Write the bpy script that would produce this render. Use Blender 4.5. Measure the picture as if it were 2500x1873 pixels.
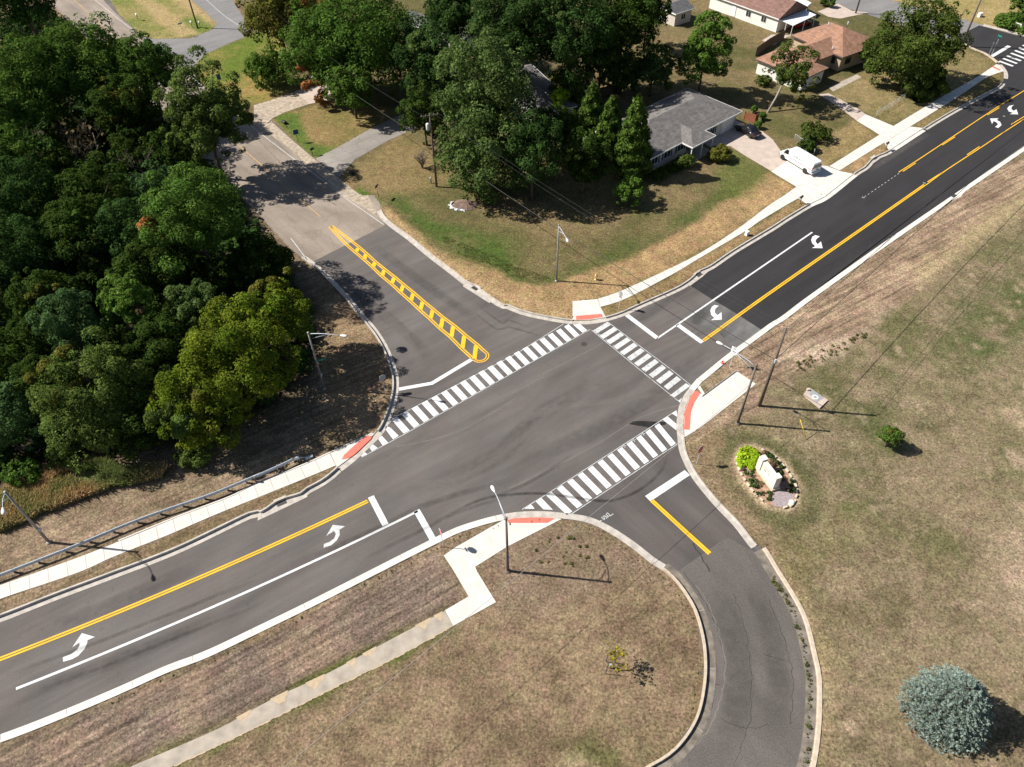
import bpy, bmesh, math, random
import numpy as np
from math import radians, sin, cos, pi, atan2, hypot, sqrt
from mathutils import Vector, Matrix

# ------------------------------------------------------------------ scene
for o in list(bpy.data.objects):
    bpy.data.objects.remove(o)
SC = bpy.context.scene
COL = SC.collection

# ------------------------------------------------------------------ survey of the photograph
# drone at 60 m, looking 46.5 deg down; points read off the photo are laid on the ground (or at a height z)
CAM_H, FPX, PITCH, ROLL = 60.0, 1800.0, 46.5, -1.0
_p, _r = radians(PITCH), radians(ROLL)
FW = np.array([0, cos(_p), -sin(_p)]); UP0 = np.array([0, sin(_p), cos(_p)]); RT0 = np.array([1.0, 0, 0])
RT = RT0 * cos(_r) + UP0 * sin(_r)
UP = -RT0 * sin(_r) + UP0 * cos(_r)
GZ = 0.06            # level of the lawns; the carriageway is 0

def at(px, py, z=0.0):
    d = FW * FPX + RT * (px - 1250.0) - UP * (py - 936.5)
    t = (z - CAM_H) / d[2]
    q = d * t
    return Vector((q[0], q[1], z))

TX = dict(zip('0123', (0, 620, 1240, 1860)))
TY = dict(zip('ABCD', (0, 460, 920, 1393)))
KZ = 3.4516
OTHER = {'F': (0, 0, 0.8848), 'H': (1560, 200, 6.903), 'I': (1730, 0, 6.903), 'J': (2280, 0, 10.04), 'L': (1740, 780, 5.918), 'Q': (2080, 320, 5.267), 'M': (1780, 1070, 8.72), 'V': (1860, 320, 9.204), 'S': (0, 0, 1.0), 'W': (380, 1240, 2.35)}

def px(tile, x, y):
    if tile in OTHER:
        ox, oy, k = OTHER[tile]
    else:
        ox, oy, k = TX[tile[1]], TY[tile[0]], KZ
    return ox + x / k, oy + y / k

def P(*a, z=0.0):
    """P('A0',x,y, x,y, 'A1',x,y ...) -> list of world points"""
    out, tile, i = [], None, 0
    while i < len(a):
        if isinstance(a[i], str):
            tile = a[i]; i += 1; continue
        sx, sy = px(tile, a[i], a[i + 1])
        out.append(at(sx, sy, z)); i += 2
    return out

def one(tile, x, y, z=0.0):
    return P(tile, x, y, z=z)[0]

def mpp(p):
    """metres per source pixel at a world point"""
    v = np.array(p) - np.array([0, 0, CAM_H])
    return float(v @ FW) / FPX

# ------------------------------------------------------------------ object helpers
def tag(o, label=None, cat=None, group=None, kind=None):
    if label: o['label'] = label
    if cat: o['category'] = cat
    if group: o['group'] = group
    if kind: o['kind'] = kind
    return o

def thing(name, label, cat, loc, rz=0.0, group=None):
    o = bpy.data.objects.new(name, None)
    COL.objects.link(o)
    o.empty_display_size = 0.3
    o.location = loc; o.rotation_euler = (0, 0, rz)
    return tag(o, label, cat, group)

class MB:
    def __init__(self):
        self.v = []; self.f = []; self.mi = []; self.sm = []; self.m = 0; self.s = False
    def add(self, vs, fs):
        b = len(self.v)
        self.v.extend([tuple(q) for q in vs])
        for f in fs:
            self.f.append([b + i for i in f]); self.mi.append(self.m); self.sm.append(self.s)
        return self
    def box(self, c, s, rz=0.0, top=1.0):
        hx, hy, hz = s[0] / 2, s[1] / 2, s[2] / 2
        cr, sr = cos(rz), sin(rz)
        vs = []
        for dz, k in ((-hz, 1.0), (hz, top)):
            for dx, dy in ((-hx, -hy), (hx, -hy), (hx, hy), (-hx, hy)):
                x, y = dx * k, dy * k
                vs.append((c[0] + x * cr - y * sr, c[1] + x * sr + y * cr, c[2] + dz))
        return self.add(vs, [(3, 2, 1, 0), (4, 5, 6, 7), (0, 1, 5, 4), (1, 2, 6, 5), (2, 3, 7, 6), (3, 0, 4, 7)])
    def prism(self, poly, z0, z1):
        n = len(poly)
        a = sum(poly[i][0] * poly[(i + 1) % n][1] - poly[(i + 1) % n][0] * poly[i][1] for i in range(n))
        if a < 0: poly = list(poly)[::-1]
        vs = [(q[0], q[1], z0) for q in poly] + [(q[0], q[1], z1) for q in poly]
        fs = [list(range(n))[::-1], list(range(n, 2 * n))]
        for i in range(n):
            j = (i + 1) % n
            fs.append((i, j, n + j, n + i))
        return self.add(vs, fs)
    def sheet(self, poly, z):
        n = len(poly)
        a = sum(poly[i][0] * poly[(i + 1) % n][1] - poly[(i + 1) % n][0] * poly[i][1] for i in range(n))
        if a < 0: poly = list(poly)[::-1]
        return self.add([(q[0], q[1], z) for q in poly], [list(range(n))])
    def tube(self, pts, rad, n=8, cap=True):
        pts = [Vector(q) for q in pts]
        if not isinstance(rad, (list, tuple)): rad = [rad] * len(pts)
        rings = []
        u = None
        for i, q in enumerate(pts):
            d = (pts[min(i + 1, len(pts) - 1)] - pts[max(i - 1, 0)])
            if d.length < 1e-9: d = Vector((0, 0, 1))
            d.normalize()
            if u is None:
                u = d.orthogonal().normalized()
            else:
                u = (u - d * u.dot(d))
                u = u.normalized() if u.length > 1e-6 else d.orthogonal().normalized()
            w = d.cross(u)
            rings.append([q + (u * cos(2 * pi * k / n) + w * sin(2 * pi * k / n)) * rad[i] for k in range(n)])
        vs = [x for r in rings for x in r]
        fs = []
        for i in range(len(pts) - 1):
            for k in range(n):
                k2 = (k + 1) % n
                fs.append((i * n + k, i * n + k2, (i + 1) * n + k2, (i + 1) * n + k))
        if cap:
            fs.append(list(range(n))[::-1]); fs.append(list(range((len(pts) - 1) * n, len(pts) * n)))
        return self.add(vs, fs)
    def lathe(self, prof, n=16, c=(0, 0, 0), axis='z'):
        vs = []
        for r, h in prof:
            for k in range(n):
                a = 2 * pi * k / n
                if axis == 'z': q = (r * cos(a), r * sin(a), h)
                elif axis == 'y': q = (r * cos(a), h, r * sin(a))
                else: q = (h, r * cos(a), r * sin(a))
                vs.append((q[0] + c[0], q[1] + c[1], q[2] + c[2]))
        fs = []
        for i in range(len(prof) - 1):
            for k in range(n):
                k2 = (k + 1) % n
                fs.append((i * n + k, i * n + k2, (i + 1) * n + k2, (i + 1) * n + k))
        fs.append(list(range(n))[::-1]); fs.append(list(range((len(prof) - 1) * n, len(prof) * n)))
        return self.add(vs, fs)
    def loft(self, rings, cap=True):
        n = len(rings[0])
        vs = [q for r in rings for q in r]
        fs = []
        for i in range(len(rings) - 1):
            for k in range(n):
                k2 = (k + 1) % n
                fs.append((i * n + k, i * n + k2, (i + 1) * n + k2, (i + 1) * n + k))
        if cap:
            fs.append(list(range(n))[::-1]); fs.append(list(range((len(rings) - 1) * n, len(rings) * n)))
        return self.add(vs, fs)
    def build(self, name, mats, parent=None, smooth=False, recalc=True):
        me = bpy.data.meshes.new(name)
        me.from_pydata([tuple(float(t) for t in q) for q in self.v], [], self.f)
        if not isinstance(mats, (list, tuple)): mats = [mats]
        for m in mats: me.materials.append(m)
        me.polygons.foreach_set('material_index', self.mi)
        me.polygons.foreach_set('use_smooth', [smooth or s for s in self.sm])
        if recalc:
            bm = bmesh.new(); bm.from_mesh(me)
            bmesh.ops.recalc_face_normals(bm, faces=bm.faces)
            bm.to_mesh(me); bm.free()
        me.update()
        o = bpy.data.objects.new(name, me)
        COL.objects.link(o)
        if parent: o.parent = parent
        return o

def smooth_line(pts, step=0.6, closed=False):
    """Catmull-Rom through pts, resampled evenly"""
    pts = [Vector((q[0], q[1])) for q in pts]
    out = []
    n = len(pts)
    for i in range(n - 1):
        p0, p1, p2, p3 = pts[max(i - 1, 0)], pts[i], pts[i + 1], pts[min(i + 2, n - 1)]
        L = (p2 - p1).length
        k = max(1, int(L / step))
        for j in range(k):
            t = j / k
            a = 0.5 * ((2 * p1) + (p2 - p0) * t + (2 * p0 - 5 * p1 + 4 * p2 - p3) * t * t + (3 * p1 - p0 - 3 * p2 + p3) * t ** 3)
            out.append(a)
    out.append(pts[-1])
    return out

def offset_line(pts, d):
    """d>0 to the left of travel"""
    out = []
    for i, q in enumerate(pts):
        t = pts[min(i + 1, len(pts) - 1)] - pts[max(i - 1, 0)]
        t = t.normalized() if t.length > 1e-9 else Vector((1, 0))
        nrm = Vector((-t.y, t.x))
        k = 1.0
        out.append(q + nrm * d)
    return out

def ribbon(mb, a, b, z):
    n = len(a)
    vs = [(q[0], q[1], z) for q in a] + [(q[0], q[1], z) for q in b]
    fs = [(i, i + 1, n + i + 1, n + i) for i in range(n - 1)]
    return mb.add(vs, fs)

def stripe(mb, pts, w, z, off=0.0):
    return ribbon(mb, offset_line(pts, off + w / 2), offset_line(pts, off - w / 2), z)

def dens(pts, step=1.0):
    pts = [Vector((q[0], q[1])) for q in pts]
    out = []
    for a, b in zip(pts, pts[1:]):
        k = max(1, int((b - a).length / step))
        out += [a.lerp(b, j / k) for j in range(k)]
    return out + [pts[-1]]

# ------------------------------------------------------------------ numpy helpers
def vnoise(x, y, seed=0):
    """smooth value noise in -1..1"""
    rs = np.random.RandomState(seed)
    T = rs.uniform(-1, 1, (256, 256))
    xi = np.floor(x).astype(int); yi = np.floor(y).astype(int)
    fx = x - xi; fy = y - yi
    fx = fx * fx * (3 - 2 * fx); fy = fy * fy * (3 - 2 * fy)
    g = lambda i, j: T[i % 256, j % 256]
    return (g(xi, yi) * (1 - fx) + g(xi + 1, yi) * fx) * (1 - fy) + (g(xi, yi + 1) * (1 - fx) + g(xi + 1, yi + 1) * fx) * fy

def fbm(x, y, s, seed=0, o=3):
    t = 0; a = 1.0; tot = 0
    for k in range(o):
        t = t + a * vnoise(x / s, y / s, seed + k); tot += a
        a *= 0.55; s *= 0.48
    return t / tot

def sdf(x, y, poly):
    """signed distance to polygon, >0 inside"""
    P0 = np.array([(q[0], q[1]) for q in poly], float)
    d = np.full(x.shape, 1e9); ins = np.zeros(x.shape, bool)
    n = len(P0)
    for i in range(n):
        ax, ay = P0[i]; bx, by = P0[(i + 1) % n]
        ex, ey = bx - ax, by - ay
        L = ex * ex + ey * ey + 1e-12
        t = np.clip(((x - ax) * ex + (y - ay) * ey) / L, 0, 1)
        dx, dy = x - ax - ex * t, y - ay - ey * t
        d = np.minimum(d, dx * dx + dy * dy)
        c = (ay > y) != (by > y)
        if ey != 0:
            ins ^= c & (x < ex * (y - ay) / ey + ax)
    d = np.sqrt(d)
    return np.where(ins, d, -d)

def numpy_mesh(name, verts, quads, mat, parent=None, colors=None, smooth=False):
    me = bpy.data.meshes.new(name)
    nv, nf = len(verts), len(quads)
    k = quads.shape[1]
    me.vertices.add(nv); me.loops.add(nf * k); me.polygons.add(nf)
    me.vertices.foreach_set('co', np.ascontiguousarray(verts, dtype=np.float32).ravel())
    me.loops.foreach_set('vertex_index', np.ascontiguousarray(quads, dtype=np.int32).ravel())
    me.polygons.foreach_set('loop_start', np.arange(0, nf * k, k, dtype=np.int32))
    me.polygons.foreach_set('loop_total', np.full(nf, k, dtype=np.int32))
    if smooth: me.polygons.foreach_set('use_smooth', np.ones(nf, bool))
    for an, arr in (colors or {}).items():
        at_ = me.attributes.new(an, 'FLOAT_COLOR', 'POINT')
        at_.data.foreach_set('color', np.ascontiguousarray(arr, dtype=np.float32).ravel())
    me.materials.append(mat)
    me.update(calc_edges=True)
    o = bpy.data.objects.new(name, me)
    COL.objects.link(o)
    if parent: o.parent = parent
    return o

# ------------------------------------------------------------------ materials
def nt(m):
    m.use_nodes = True
    t = m.node_tree
    return t, t.nodes, t.links

def mat(name, col, rough=0.7, var=0.12, scale=6.0, metal=0.0, bump=0.0, spec=0.4, stretch=None, col2=None, vs=None, detail=4.0):
    m = bpy.data.materials.new(name)
    t, N, L = nt(m)
    b = N['Principled BSDF']
    b.inputs['Roughness'].default_value = rough
    b.inputs['Metallic'].default_value = metal
    b.inputs['Specular IOR Level'].default_value = spec
    tc = N.new('ShaderNodeTexCoord'); mp = N.new('ShaderNodeMapping')
    if stretch:
        mp.vector_type = 'TEXTURE'; mp.inputs['Rotation'].default_value = (0, 0, stretch[0]); mp.inputs['Scale'].default_value = (1 / stretch[1], 1 / stretch[2], 1)
    no = N.new('ShaderNodeTexNoise'); no.inputs['Scale'].default_value = scale; no.inputs['Detail'].default_value = detail
    rp = N.new('ShaderNodeValToRGB')
    c1 = [max(0, c * (1 - var)) for c in col]; c2 = [min(1, c * (1 + var)) for c in (col2 or col)]
    rp.color_ramp.elements[0].position = 0.3; rp.color_ramp.elements[1].position = 0.7
    rp.color_ramp.elements[0].color = (*c1, 1); rp.color_ramp.elements[1].color = (*c2, 1)
    L.new(tc.outputs['Object'], mp.inputs[0]); L.new(mp.outputs[0], no.inputs['Vector'])
    L.new(no.outputs['Fac'], rp.inputs[0]); L.new(rp.outputs[0], b.inputs['Base Color'])
    if bump:
        bp = N.new('ShaderNodeBump'); bp.inputs['Strength'].default_value = bump; bp.inputs['Distance'].default_value = 0.05
        L.new(no.outputs['Fac'], bp.inputs['Height']); L.new(bp.outputs[0], b.inputs['Normal'])
    return m

def asphalt(name, col, streak=0.25, rot=0.55, fine=0.18, cracks=0.0, blot=0.15, warm=(1.0, 1.0, 1.0), csc=0.7):
    m = bpy.data.materials.new(name)
    t, N, L = nt(m)
    b = N['Principled BSDF']; b.inputs['Roughness'].default_value = 0.85; b.inputs['Specular IOR Level'].default_value = 0.25
    tc = N.new('ShaderNodeTexCoord')
    def noise(scale, det, mapping=None, rough=0.55):
        no = N.new('ShaderNodeTexNoise'); no.inputs['Scale'].default_value = scale; no.inputs['Detail'].default_value = det
        no.inputs['Roughness'].default_value = rough
        if mapping:
            mp = N.new('ShaderNodeMapping'); mp.vector_type = 'TEXTURE'; mp.inputs['Rotation'].default_value = (0, 0, mapping[0]); mp.inputs['Scale'].default_value = (1 / mapping[1], 1 / mapping[2], 1)
            L.new(tc.outputs['Object'], mp.inputs[0]); L.new(mp.outputs[0], no.inputs['Vector'])
        else:
            L.new(tc.outputs['Object'], no.inputs['Vector'])
        return no.outputs['Fac']
    def rng(src, lo, hi, a=0.25, c=0.75):
        r = N.new('ShaderNodeMapRange'); r.inputs[1].default_value = a; r.inputs[2].default_value = c
        r.inputs[3].default_value = lo; r.inputs[4].default_value = hi
        L.new(src, r.inputs[0]); return r.outputs[0]
    def mul(a, c):
        x = N.new('ShaderNodeMath'); x.operation = 'MULTIPLY'; L.new(a, x.inputs[0]); L.new(c, x.inputs[1]); return x.outputs[0]
    v = rng(noise(0.5, 5, (rot, 0.06, 1.0)), 1 - streak, 1 + streak)
    v = mul(v, rng(noise(0.12, 4), 1 - blot, 1 + blot))
    v = mul(v, rng(noise(1.6, 4, (rot, 0.05, 1.0)), 1 - streak * 0.5, 1 + streak * 0.5))
    v = mul(v, rng(noise(9.0, 3, None, 0.8), 1 - fine, 1 + fine))
    v = mul(v, rng(noise(1.9, 6, None, 0.7), 1.0, 0.80, 0.60, 0.68))
    v = mul(v, rng(noise(0.32, 5, (rot + 0.25, 0.3, 1.0)), 1 - blot * 1.1, 1 + blot * 1.1))
    if cracks:
        vo = N.new('ShaderNodeTexVoronoi'); vo.feature = 'DISTANCE_TO_EDGE'; vo.inputs['Scale'].default_value = csc
        mx = N.new('ShaderNodeVectorMath'); mx.operation = 'ADD'
        n2 = N.new('ShaderNodeTexNoise'); n2.inputs['Scale'].default_value = 1.2; n2.inputs['Detail'].default_value = 5
        L.new(tc.outputs['Object'], n2.inputs['Vector']); L.new(tc.outputs['Object'], mx.inputs[0]); L.new(n2.outputs['Color'], mx.inputs[1])
        L.new(mx.outputs[0], vo.inputs['Vector'])
        v = mul(v, rng(vo.outputs['Distance'], 1 - cracks, 1.0, 0.0, 0.035))
    cc = N.new('ShaderNodeMix'); cc.data_type = 'RGBA'
    hue = noise(0.2, 3)
    cc.inputs[6].default_value = (*col, 1); cc.inputs[7].default_value = (col[0] * warm[0], col[1] * warm[1], col[2] * warm[2], 1)
    L.new(rng(hue, 0, 1, 0.35, 0.65), cc.inputs[0])
    vm = N.new('ShaderNodeVectorMath'); vm.operation = 'SCALE'
    L.new(cc.outputs[2], vm.inputs[0]); L.new(v, vm.inputs['Scale'])
    L.new(vm.outputs[0], b.inputs['Base Color'])
    return m

def foliage(name, trans=0.28):
    m = bpy.data.materials.new(name)
    t, N, L = nt(m)
    N.remove(N['Principled BSDF'])
    out = N['Material Output']
    a = N.new('ShaderNodeAttribute'); a.attribute_name = 'col'
    d = N.new('ShaderNodeBsdfDiffuse'); tr = N.new('ShaderNodeBsdfTranslucent')
    mx = N.new('ShaderNodeMixShader'); mx.inputs[0].default_value = trans
    L.new(a.outputs['Color'], d.inputs[0]); L.new(a.outputs['Color'], tr.inputs[0])
    L.new(d.outputs[0], mx.inputs[1]); L.new(tr.outputs[0], mx.inputs[2])
    L.new(mx.outputs[0], out.inputs[0])
    return m

M = {}
ROT = 0.56
M['asphalt'] = asphalt('asphalt_grey', (0.108, 0.100, 0.096), 0.17, ROT, 0.2, 0, 0.16, (1.05, 0.98, 0.95))
M['asphalt_new'] = asphalt('asphalt_fresh_black', (0.030, 0.029, 0.031), 0.12, 0.69, 0.2, 0, 0.1)
M['asphalt_cut'] = asphalt('asphalt_scuffed', (0.118, 0.115, 0.112), 0.3, 0.69, 0.4, 0, 0.55)
M['asphalt_old'] = asphalt('asphalt_weathered_tan', (0.25, 0.208, 0.172), 0.14, -0.9, 0.22, 0.14, 0.2, csc=0.35)
M['asphalt_drive'] = asphalt('asphalt_worn_drive', (0.112, 0.101, 0.092), 0.1, 1.85, 0.42, 0.16, 0.16, csc=1.7)
M['asphalt_side'] = asphalt('asphalt_side_street', (0.19, 0.185, 0.185), 0.1, 0.5, 0.2, 0.2, 0.12)
M['asphalt_south'] = asphalt('asphalt_south_apron', (0.084, 0.079, 0.076), 0.14, -0.93, 0.2, 0, 0.16, (1.08, 0.98, 0.95))
M['concrete_new'] = mat('concrete_new', (0.56, 0.54, 0.50), 0.8, 0.08, 0.8, detail=9)
M['concrete_kerb'] = mat('concrete_kerb', (0.42, 0.385, 0.345), 0.85, 0.2, 1.6, detail=10)
M['concrete_white'] = mat('concrete_white_kerb', (0.57, 0.55, 0.51), 0.85, 0.1, 0.9, detail=10)
M['concrete_old'] = mat('concrete_old', (0.345, 0.30, 0.25), 0.9, 0.2, 1.1, detail=10, bump=.2)
M['concrete_tan'] = mat('concrete_driveway_tan', (0.44, 0.365, 0.315), 0.9, 0.12, 0.9, detail=8)
M['kerb_old'] = mat('old_kerb_tan', (0.46, 0.385, 0.30), 0.9, 0.15, 3)
M['gravel'] = mat('gravel_shoulder', (0.35, 0.29, 0.225), 0.95, 0.35, 1.6, detail=12)
M['driveway_grey'] = asphalt('driveway_grey', (0.25, 0.228, 0.205), 0.12, 0.6, 0.25, 0.25, 0.2, csc=0.4)
M['yellow_old'] = mat('road_paint_old_orange', (0.42, 0.27, 0.12), 0.8, 0.2, 2.0)
M['red_plate'] = mat('tactile_plate_red', (0.80, 0.155, 0.115), 0.7, 0.08, 3.0)
M['iron'] = mat('cast_iron', (0.05, 0.047, 0.045), 0.6, 0.2, 8)
M['joint'] = mat('joint_line', (0.33, 0.31, 0.28), 0.9, 0.1, 5)  # grey seam colour of slab, kerb and door-panel joints
def paint(name, c, worn):
    m = bpy.data.materials.new(name); t, N, L = nt(m); b = N['Principled BSDF']; b.inputs['Roughness'].default_value = .75; b.inputs['Specular IOR Level'].default_value = .25
    tc = N.new('ShaderNodeTexCoord')
    def rp(scale, det, rough, stops):
        n = N.new('ShaderNodeTexNoise'); n.inputs['Scale'].default_value = scale; n.inputs['Detail'].default_value = det; n.inputs['Roughness'].default_value = rough
        L.new(tc.outputs['Object'], n.inputs['Vector']); r = N.new('ShaderNodeValToRGB')
        r.color_ramp.elements[0].position, r.color_ramp.elements[1].position = stops[0][0], stops[1][0]
        r.color_ramp.elements[0].color, r.color_ramp.elements[1].color = (*stops[0][1], 1), (*stops[1][1], 1)
        L.new(n.outputs['Fac'], r.inputs[0]); return r.outputs[0]
    one_ = (1, 1, 1)
    a = rp(2.2, 12, .78, ((.30 + worn * .09, [.34] * 3), (.40 + worn * .09, one_))); d = rp(.35, 4, .6, ((.35, [.84] * 3), (.65, one_)))
    x = N.new('ShaderNodeMix'); x.data_type = 'RGBA'; x.blend_type = 'MULTIPLY'; x.inputs[0].default_value = 1; L.new(a, x.inputs[6]); L.new(d, x.inputs[7])
    y = N.new('ShaderNodeMix'); y.data_type = 'RGBA'; y.blend_type = 'MULTIPLY'; y.inputs[0].default_value = 1; y.inputs[7].default_value = (*c, 1); L.new(x.outputs[2], y.inputs[6]); L.new(y.outputs[2], b.inputs['Base Color'])
    return m
M['white_paint'] = paint('road_paint_white', (.66, .675, .68), .25)
M['white_worn'] = paint('road_paint_white_worn', (.56, .575, .58), .75)
M['yellow_paint'] = paint('road_paint_yellow', (.86, .475, .02), .1)
M['gutter_old'] = mat('gutter_worn_asphalt', (.17, .148, .122), .95, .4, 1.6, detail=10)
# ------------------------------------------------------------------ kerb lines (back of kerb), all read with the road on a known side
# W lot: from the left edge of the frame along the south-west road, round the corner, up the old road
K_W = P('S', -160, 1560, 'D0', 0, 380, 480, 192, 'C0', 960, 1645, 1500, 1436, 2100, 1150, 'C1', 60, 1138, 180, 1058, 262, 1022, 390, 985, 440, 945,
        560, 880, 640, 822, 700, 768, 790, 700, 900, 600, 1040, 460, 1100, 345, 1150, 200, 1168, 90, 1165, 0, 'B1', 1155, 1560, 1120, 1440, 1060, 1310, 980, 1190, 880, 1075, 780, 950, 640, 800, 520, 680, 400, 590)
K_W2 = P('S', 705, 604, 640, 535, 560, 452, 415, 303, 215, 100, 110, -5, 0, -110, -120, -215)
# N lot: from the old road's top, down its east side, round the corner, along the north-east road to the side street
K_N0 = P('A0', 1030, -300, 880, -80, 1010, 130, 1200, 300)   # edge of the green island beyond the side street
K_N1 = P('A0', 1630, 600, 1680, 690, 1850, 860, 2110, 1060)
K_N = P('S', 620, 290, 'A1', 150, 1020, 330, 1180, 510, 1335, 620, 1420, 720, 1495, 800, 1570, 900, 1640, 'B1', 1010, 60, 1060, 130, 1075, 185, 1110, 245, 1180, 310, 1330, 420, 1500, 560, 1690, 705, 1800, 790, 1860, 815, 1935, 870, 2010, 925, 2110, 985, 'B2', 0, 985, 130, 1035, 300, 1075, 430, 1098, 545, 1112,
         690, 1112, 820, 1088, 950, 1048, 1100, 980, 1400, 848, 1500, 790, 1560, 742, 1600, 700, 1700, 655, 1900, 520, 2209, 335, 'B3', 200, 250, 390, 137, 'A3', 530, 1657, 770, 1468, 860, 1410, 920, 1345, 980, 1312, 1070, 1270, 1360, 1083, 1560, 962, 1750, 858, 1900, 780, 1985, 735, 2028, 680, 2038, 620, 2010, 568, 1960, 520,
         1870, 455, 1780, 418, 1650, 352)
# E lot: from the bottom up the east side of the drive, round the corner, along the north-east road
K_E = P('S', 1965, 1950, 'D3', 450, 1657, 490, 1400, 505, 1150, 500, 900, 460, 700, 390, 430, 300, 240, 150, 0, 'C3', 30, 1440, 'C2', 2100, 1420, 1950, 1230, 1800, 1075, 1700, 960, 1600, 830, 1540, 720, 1500, 620, 1485, 505, 1478, 400, 1490, 290, 1520, 200, 1575, 120, 1640, 40, 'L', -150, 905, 0, 782, 230, 592, 420, 450, 600, 320, 880, 112, 1060, 0,
        'B3', 400, 955, 700, 738, 1000, 523, 1400, 245, 'S', 2500, 370, 2700, 233)
# S lot: from the left along the south-west road, round the corner, down the drive
K_S = P('S', -160, 1865, 'D0', 0, 1455, 500, 1262, 1000, 1050, 'W', 60, 952, 300, 860, 600, 717, 900, 570, 1269, 382, 'C1', 1300, 1530, 1560, 1400, 1720, 1322, 1900, 1262, 2050, 1222, 2150, 1203, 'C2', 60, 1195, 200, 1186, 330, 1188, 460, 1200, 580, 1214, 700, 1242, 860, 1322, 1050, 1450, 1200, 1570,
        'D2', 1300, 0, 1380, 65, 1480, 190, 1570, 350, 1630, 560, 1652, 750, 1645, 950, 1600, 1180, 1520, 1350, 1400, 1500, 1280, 1590, 1160, 1657, 'S', 1520, 1915, 1400, 1980)

LW = smooth_line(K_W, 0.5); LW2 = smooth_line(K_W2, 1.0)
LN = smooth_line(K_N, 0.5); LE = smooth_line(K_E, 0.5); LS = smooth_line(K_S, 0.5)
# main carriageway outline, counter to the lots
_isl = smooth_line(K_N0, 1.0); _isl2 = smooth_line(K_N1, 1.0)
SIDE_W = P('A0', 1200, 300, 1290, 330, 1420, 325, 1600, 325, 1800, 245, 1825, 195, 1720, 90, 1610, 0, 'S', 420, -60, 520, -90, 'A0', 1960, 0, 2040, 130, 2120, 285, 1900, 380, 1730, 460, 1650, 540, 1630, 600)
ROAD = LW + LW2 + list(reversed([Vector((q[0], q[1])) for q in P('S', 60, -330)])) + [Vector((q[0], q[1])) for q in K_N0] + [Vector((q[0], q[1])) for q in SIDE_W] + _isl2 + LN
SIDE_E = P('A3', 1650, 352, 1280, 245, 930, 135, 620, 40, 350, -60, 'S', 1900, -50, 1870, -95, 'A3', 1080, 0, 1400, 82, 1650, 152, 1870, 212, 2209, 300, 'S', 2640, 130, 2700, 100)
ROAD += [Vector((q[0], q[1])) for q in SIDE_E] + list(reversed(LE)) + list(reversed(LS))

# ------------------------------------------------------------------ ground sheet: fine grid where the photo looks, coarse rim to the horizon
X0, X1, Y0, Y1, ST = -128.0, 128.0, 8.0, 196.0, 0.36
xs = np.arange(X0, X1 + ST / 2, ST); ys = np.arange(Y0, Y1 + ST / 2, ST)
GX, GY = np.meshgrid(xs, ys)
gx, gy = GX.ravel(), GY.ravel()
dr = sdf(gx, gy, ROAD)
gz = np.where(dr > 0, -0.06, GZ)
gz = gz + np.where(dr < -0.6, 0.02 * fbm(gx, gy, 3.0, 5), 0)
wx = gx + 0.55 * fbm(gx, gy, 1.6, 11) + 0.5 * fbm(gx, gy, 5.0, 13)
wy = gy + 0.55 * fbm(gx, gy, 1.6, 12) + 0.5 * fbm(gx, gy, 5.0, 14)
def w_in(poly, soft=0.5):
    return np.clip(sdf(wx, wy, poly) / (2 * soft) + 0.5, 0, 1)
C = lambda *c: np.array(c)
DRY, DRY2, OLIVE, GREEN, LUSH = C(.245, .178, .105), C(.16, .112, .066), C(.125, .105, .048), C(.080, .098, .032), C(.07, .12, .02)
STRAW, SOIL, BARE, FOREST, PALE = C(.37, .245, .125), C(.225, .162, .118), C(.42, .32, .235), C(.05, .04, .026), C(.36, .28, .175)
col = np.zeros((len(gx), 3))
def lay(w, c):
    global col
    col = col * (1 - w[:, None]) + (c if getattr(c, 'ndim', 1) == 2 else c[None, :]) * w[:, None]
def blend(a, b, n):
    n = np.clip(n, 0, 1)[:, None]
    return a[None, :] * (1 - n) + b[None, :] * n
n1 = fbm(gx, gy, 9.0, 21, 4); n2 = fbm(gx, gy, 3.2, 31, 3); n3 = fbm(gx, gy, 1.1, 41, 2); n4 = fbm(gx, gy, 16, 51, 3)
# default: dry lawn
col = blend(DRY, DRY2, 0.45 + 1.1 * n2 + 0.5 * n3)
lay(np.clip(0.15 + 1.3 * n1 + 0.5 * n3, 0, 1) * 0.6, OLIVE)
furrow = np.zeros(len(gx))
# south lot
southlot = [Vector((q[0], q[1])) for q in P('S', -400, 2150)] + LS + [Vector((q[0], q[1])) for q in P('S', 1300, 2100)]
wS = w_in(southlot, 0.3)
lay(wS, blend(C(.250, .182, .114), C(.165, .119, .073), 0.45 + 1.1 * n2 + 0.7 * n3))
lay(wS * np.clip(n1 * 1.6 - 0.1, 0, 1) * 0.5, OLIVE)
strip = P('S', -200, 1890, 'D0', 0, 1455, 1000, 1050, 2209, 538, 'D1', 600, 242, 1085, 5, 'C1', 1560, 1400, 1640, 1480, 'D1', 1690, 0, 1810, 225, 1600, 345, 1200, 560, 600, 880, 0, 1170, 'D0', 1700, 1400, 1100, 1657, 'S', 150, 1950)
wst = w_in(strip, 0.35)
lay(wst, blend(C(.185, .138, .108), C(.265, .19, .135), 0.4 + 1.0 * n2 + .4 * n3))
lay(wst * np.clip(n1 + 0.1, 0, 1) * 0.7, C(.15, .11, .08)); furrow = np.maximum(furrow, wst)
lay(wst * np.clip(1 - np.abs(sdf(gx, gy, strip)) / 0.9, 0, 1) * 0.55, C(.12, .095, .045))
oldw = P('D1', 1608, 345, 1200, 560, 600, 880, 250, 1040, 0, 1170, 'D0', 1950, 1280, 1700, 1400, 1100, 1657, 'S', 150, 1945, 230, 1960, 'D0', 1450, 1657, 1850, 1470, 'D1', 0, 1330, 650, 1000, 1200, 730, 1678, 468)
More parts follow.
